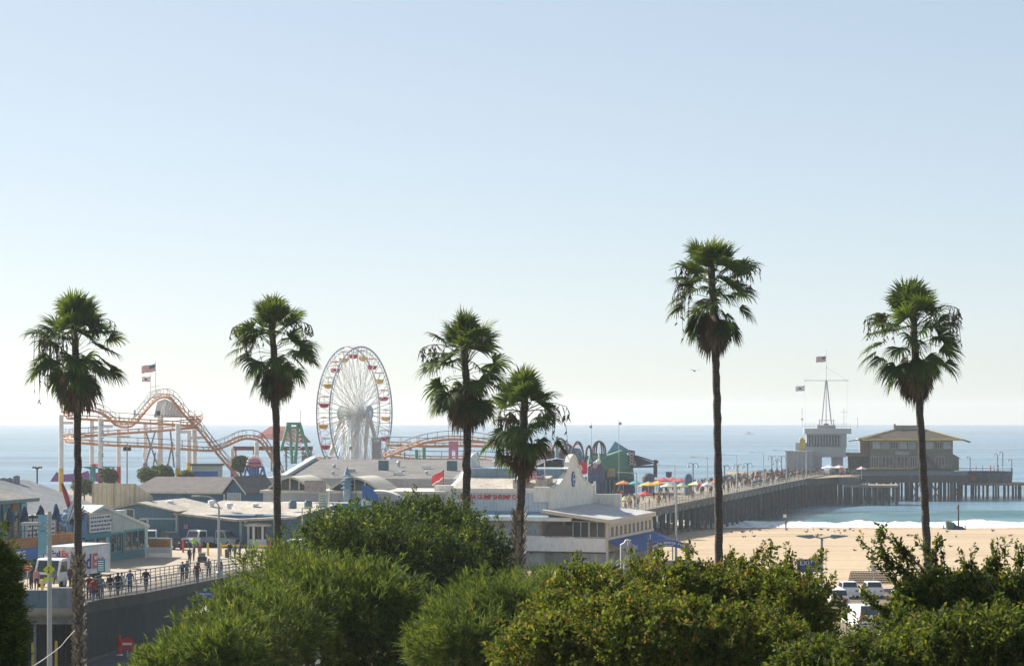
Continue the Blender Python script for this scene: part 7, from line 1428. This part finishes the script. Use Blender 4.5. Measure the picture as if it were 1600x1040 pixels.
for s in (-1,1): MB().tube([(0,0,l-.08),(s*.5,0,l),(s*.9,0,l+.12)], .07, 6).build("arm", lg, t); m = MB(); m.prism([(s*.7,-.22,l-.02),(s*1.2,-.22,l-.12),(s*2.45,-.22,l+.1),(s*2.45,-.22,l+.2),(s*.85,-.22,l+.26)], (0,.44,0)); m.build("lamp_head", lg, t)
d = 226; t = thing("exit_sign", "blue EXIT sign with white arrows standing beside the parking lamp", "sign", (X_(1264,d),d,3.66)); zc = Z_(883,d)-3.66; m = MB(); m.bx(-1.12,1.1,-.05,.05,zc-.6,zc+.6); p = m.build("panel", blue_sign, t); text("lettering", "EXIT", .62, white, p, (-.22,-.07,zc+.05), (R(90),0,0), .006)
m = MB()
for q in range(3): x_ = .62+q*.15; m.tube([(x_-.12,-.06,zc+.52),(x_+.12,-.06,zc),(x_-.12,-.06,zc-.52)], .025, 4)
m.bx(-.5,.25,-.07,-.055,zc-.08,zc-.05); m.bx(-.35,.15,-.07,-.055,zc-.26,zc-.2); m.build("arrow", white, p)
for s in (-.8,.8): MB().tube([(s,.08,0),(s,.08,zc+.5)], .05, 6).build("post", galv, t)
# blue arch sign at the beach walk
d = 296; ar = thing("arch_sign", "blue arched pier sign between two stone posts on the sand", "sign", (X_(1045,d),d,ground_z(19,d)-.2)); gz = ar.location.z; w2 = 27.5/F*d
zc = Z_(854,d)-gz; arc = [(-w2+2*w2*i/16, 0, zc-.45+.5*math.sin(PI*i/16)) for i in range(17)]
m = MB(); m.prism([(a[0],-.08,a[2]) for a in arc]+[(a[0],-.08,a[2]+.82) for a in arc[::-1]], (0,.16,0)); bd = m.build("arch_board", blue_sign, ar)
for i, ch in enumerate("SANTA MONICA PIER"):
    if ch != " ": u = (i+.5)/17; text("lettering", ch, .38, white, bd, (-w2*.92+2*w2*.92*u,-.10,zc-.45+.5*math.sin(PI*u)+.36), (R(90),-R(16)*(.5-u)*2,0), .005, bold=.008)
text("lettering", "BIKE PATH", .22, white, bd, (0,-.10,zc+.12), (R(90),0,0), .005)
for s in (-1,1): m = MB(); m.bx(s*(w2+.12)-.26,s*(w2+.12)+.26,-.26,.26,0,zc+.35); m.bx(s*(w2+.12)-.34,s*(w2+.12)+.34,-.34,.34,zc+.35,zc+.5); m.build("stone_post", M("post_brown", (.15,.115,.10), .9, .3, 2.), ar)
t = thing("post_lantern", "small lantern with a pale cap on the left stone post of the arch sign", "lantern", (ar.location.x-w2-.12,d,gz+zc+.5)); MB().lathe([(.16,0),(.16,.35),(.3,.36),(.28,.45),(.03,.5)], n=8).build("body", dksteel, t); MB().tube([(0,0,.5),(0,0,1.0)], .03, 4).build("finial", white, t)
d = 250; t = thing("white_monument", "pale carved stone monument with a rounded crown above the hedge", "monument", (X_(981,d),d,ground_z(12,d))); zc = Z_(843,d)-t.location.z; m = MB(); m.prism([(-.75,0,0),(.75,0,0),(.75,0,zc-.6),(.4,0,zc-.45),(.32,0,zc-.05),(.1,0,zc),(-.2,0,zc),(-.38,0,zc-.3),(-.75,0,zc-.5)], (0,1.0,0)); m.build("slab", M("stone_pale", (.50,.48,.46), .8, .2, 1.5, bump=.3), t); m = MB(); m.tube([(.1,-.12,zc-.2),(-.05,-.2,zc-1.2),(-.25,-.2,zc-2.6),(-.3,-.1,0)], [.14,.2,.22,.25], 8); m.tube([(.3,-.1,zc-.5),(.2,-.12,zc-1.6),(.25,-.1,0)], [.1,.14,.2], 8); m.build("drapery", M("stone_pale"), t); MB().box((.75,-.1,zc-.75),(.5,.4,.35)).build("side_ornament", M("stone_pale"), t)
# ------------------------------------------------------------------ sea air
hm = bpy.data.materials.new("haze"); hm.use_nodes = True; ht = hm.node_tree
for n_ in list(ht.nodes):
    if n_.type != 'OUTPUT_MATERIAL': ht.nodes.remove(n_)
pv = ht.nodes.new("ShaderNodeVolumePrincipled"); pv.inputs["Color"].default_value = (.86,.93,1,1); pv.inputs["Density"].default_value = .00013
pv.inputs["Anisotropy"].default_value = .3
ht.links.new(pv.outputs[0], ht.nodes["Material Output"].inputs["Volume"])
tag(MB().bx(-3600,3600,-60,SEA_END+60,-9,46).build("haze", hm), kind="stuff")
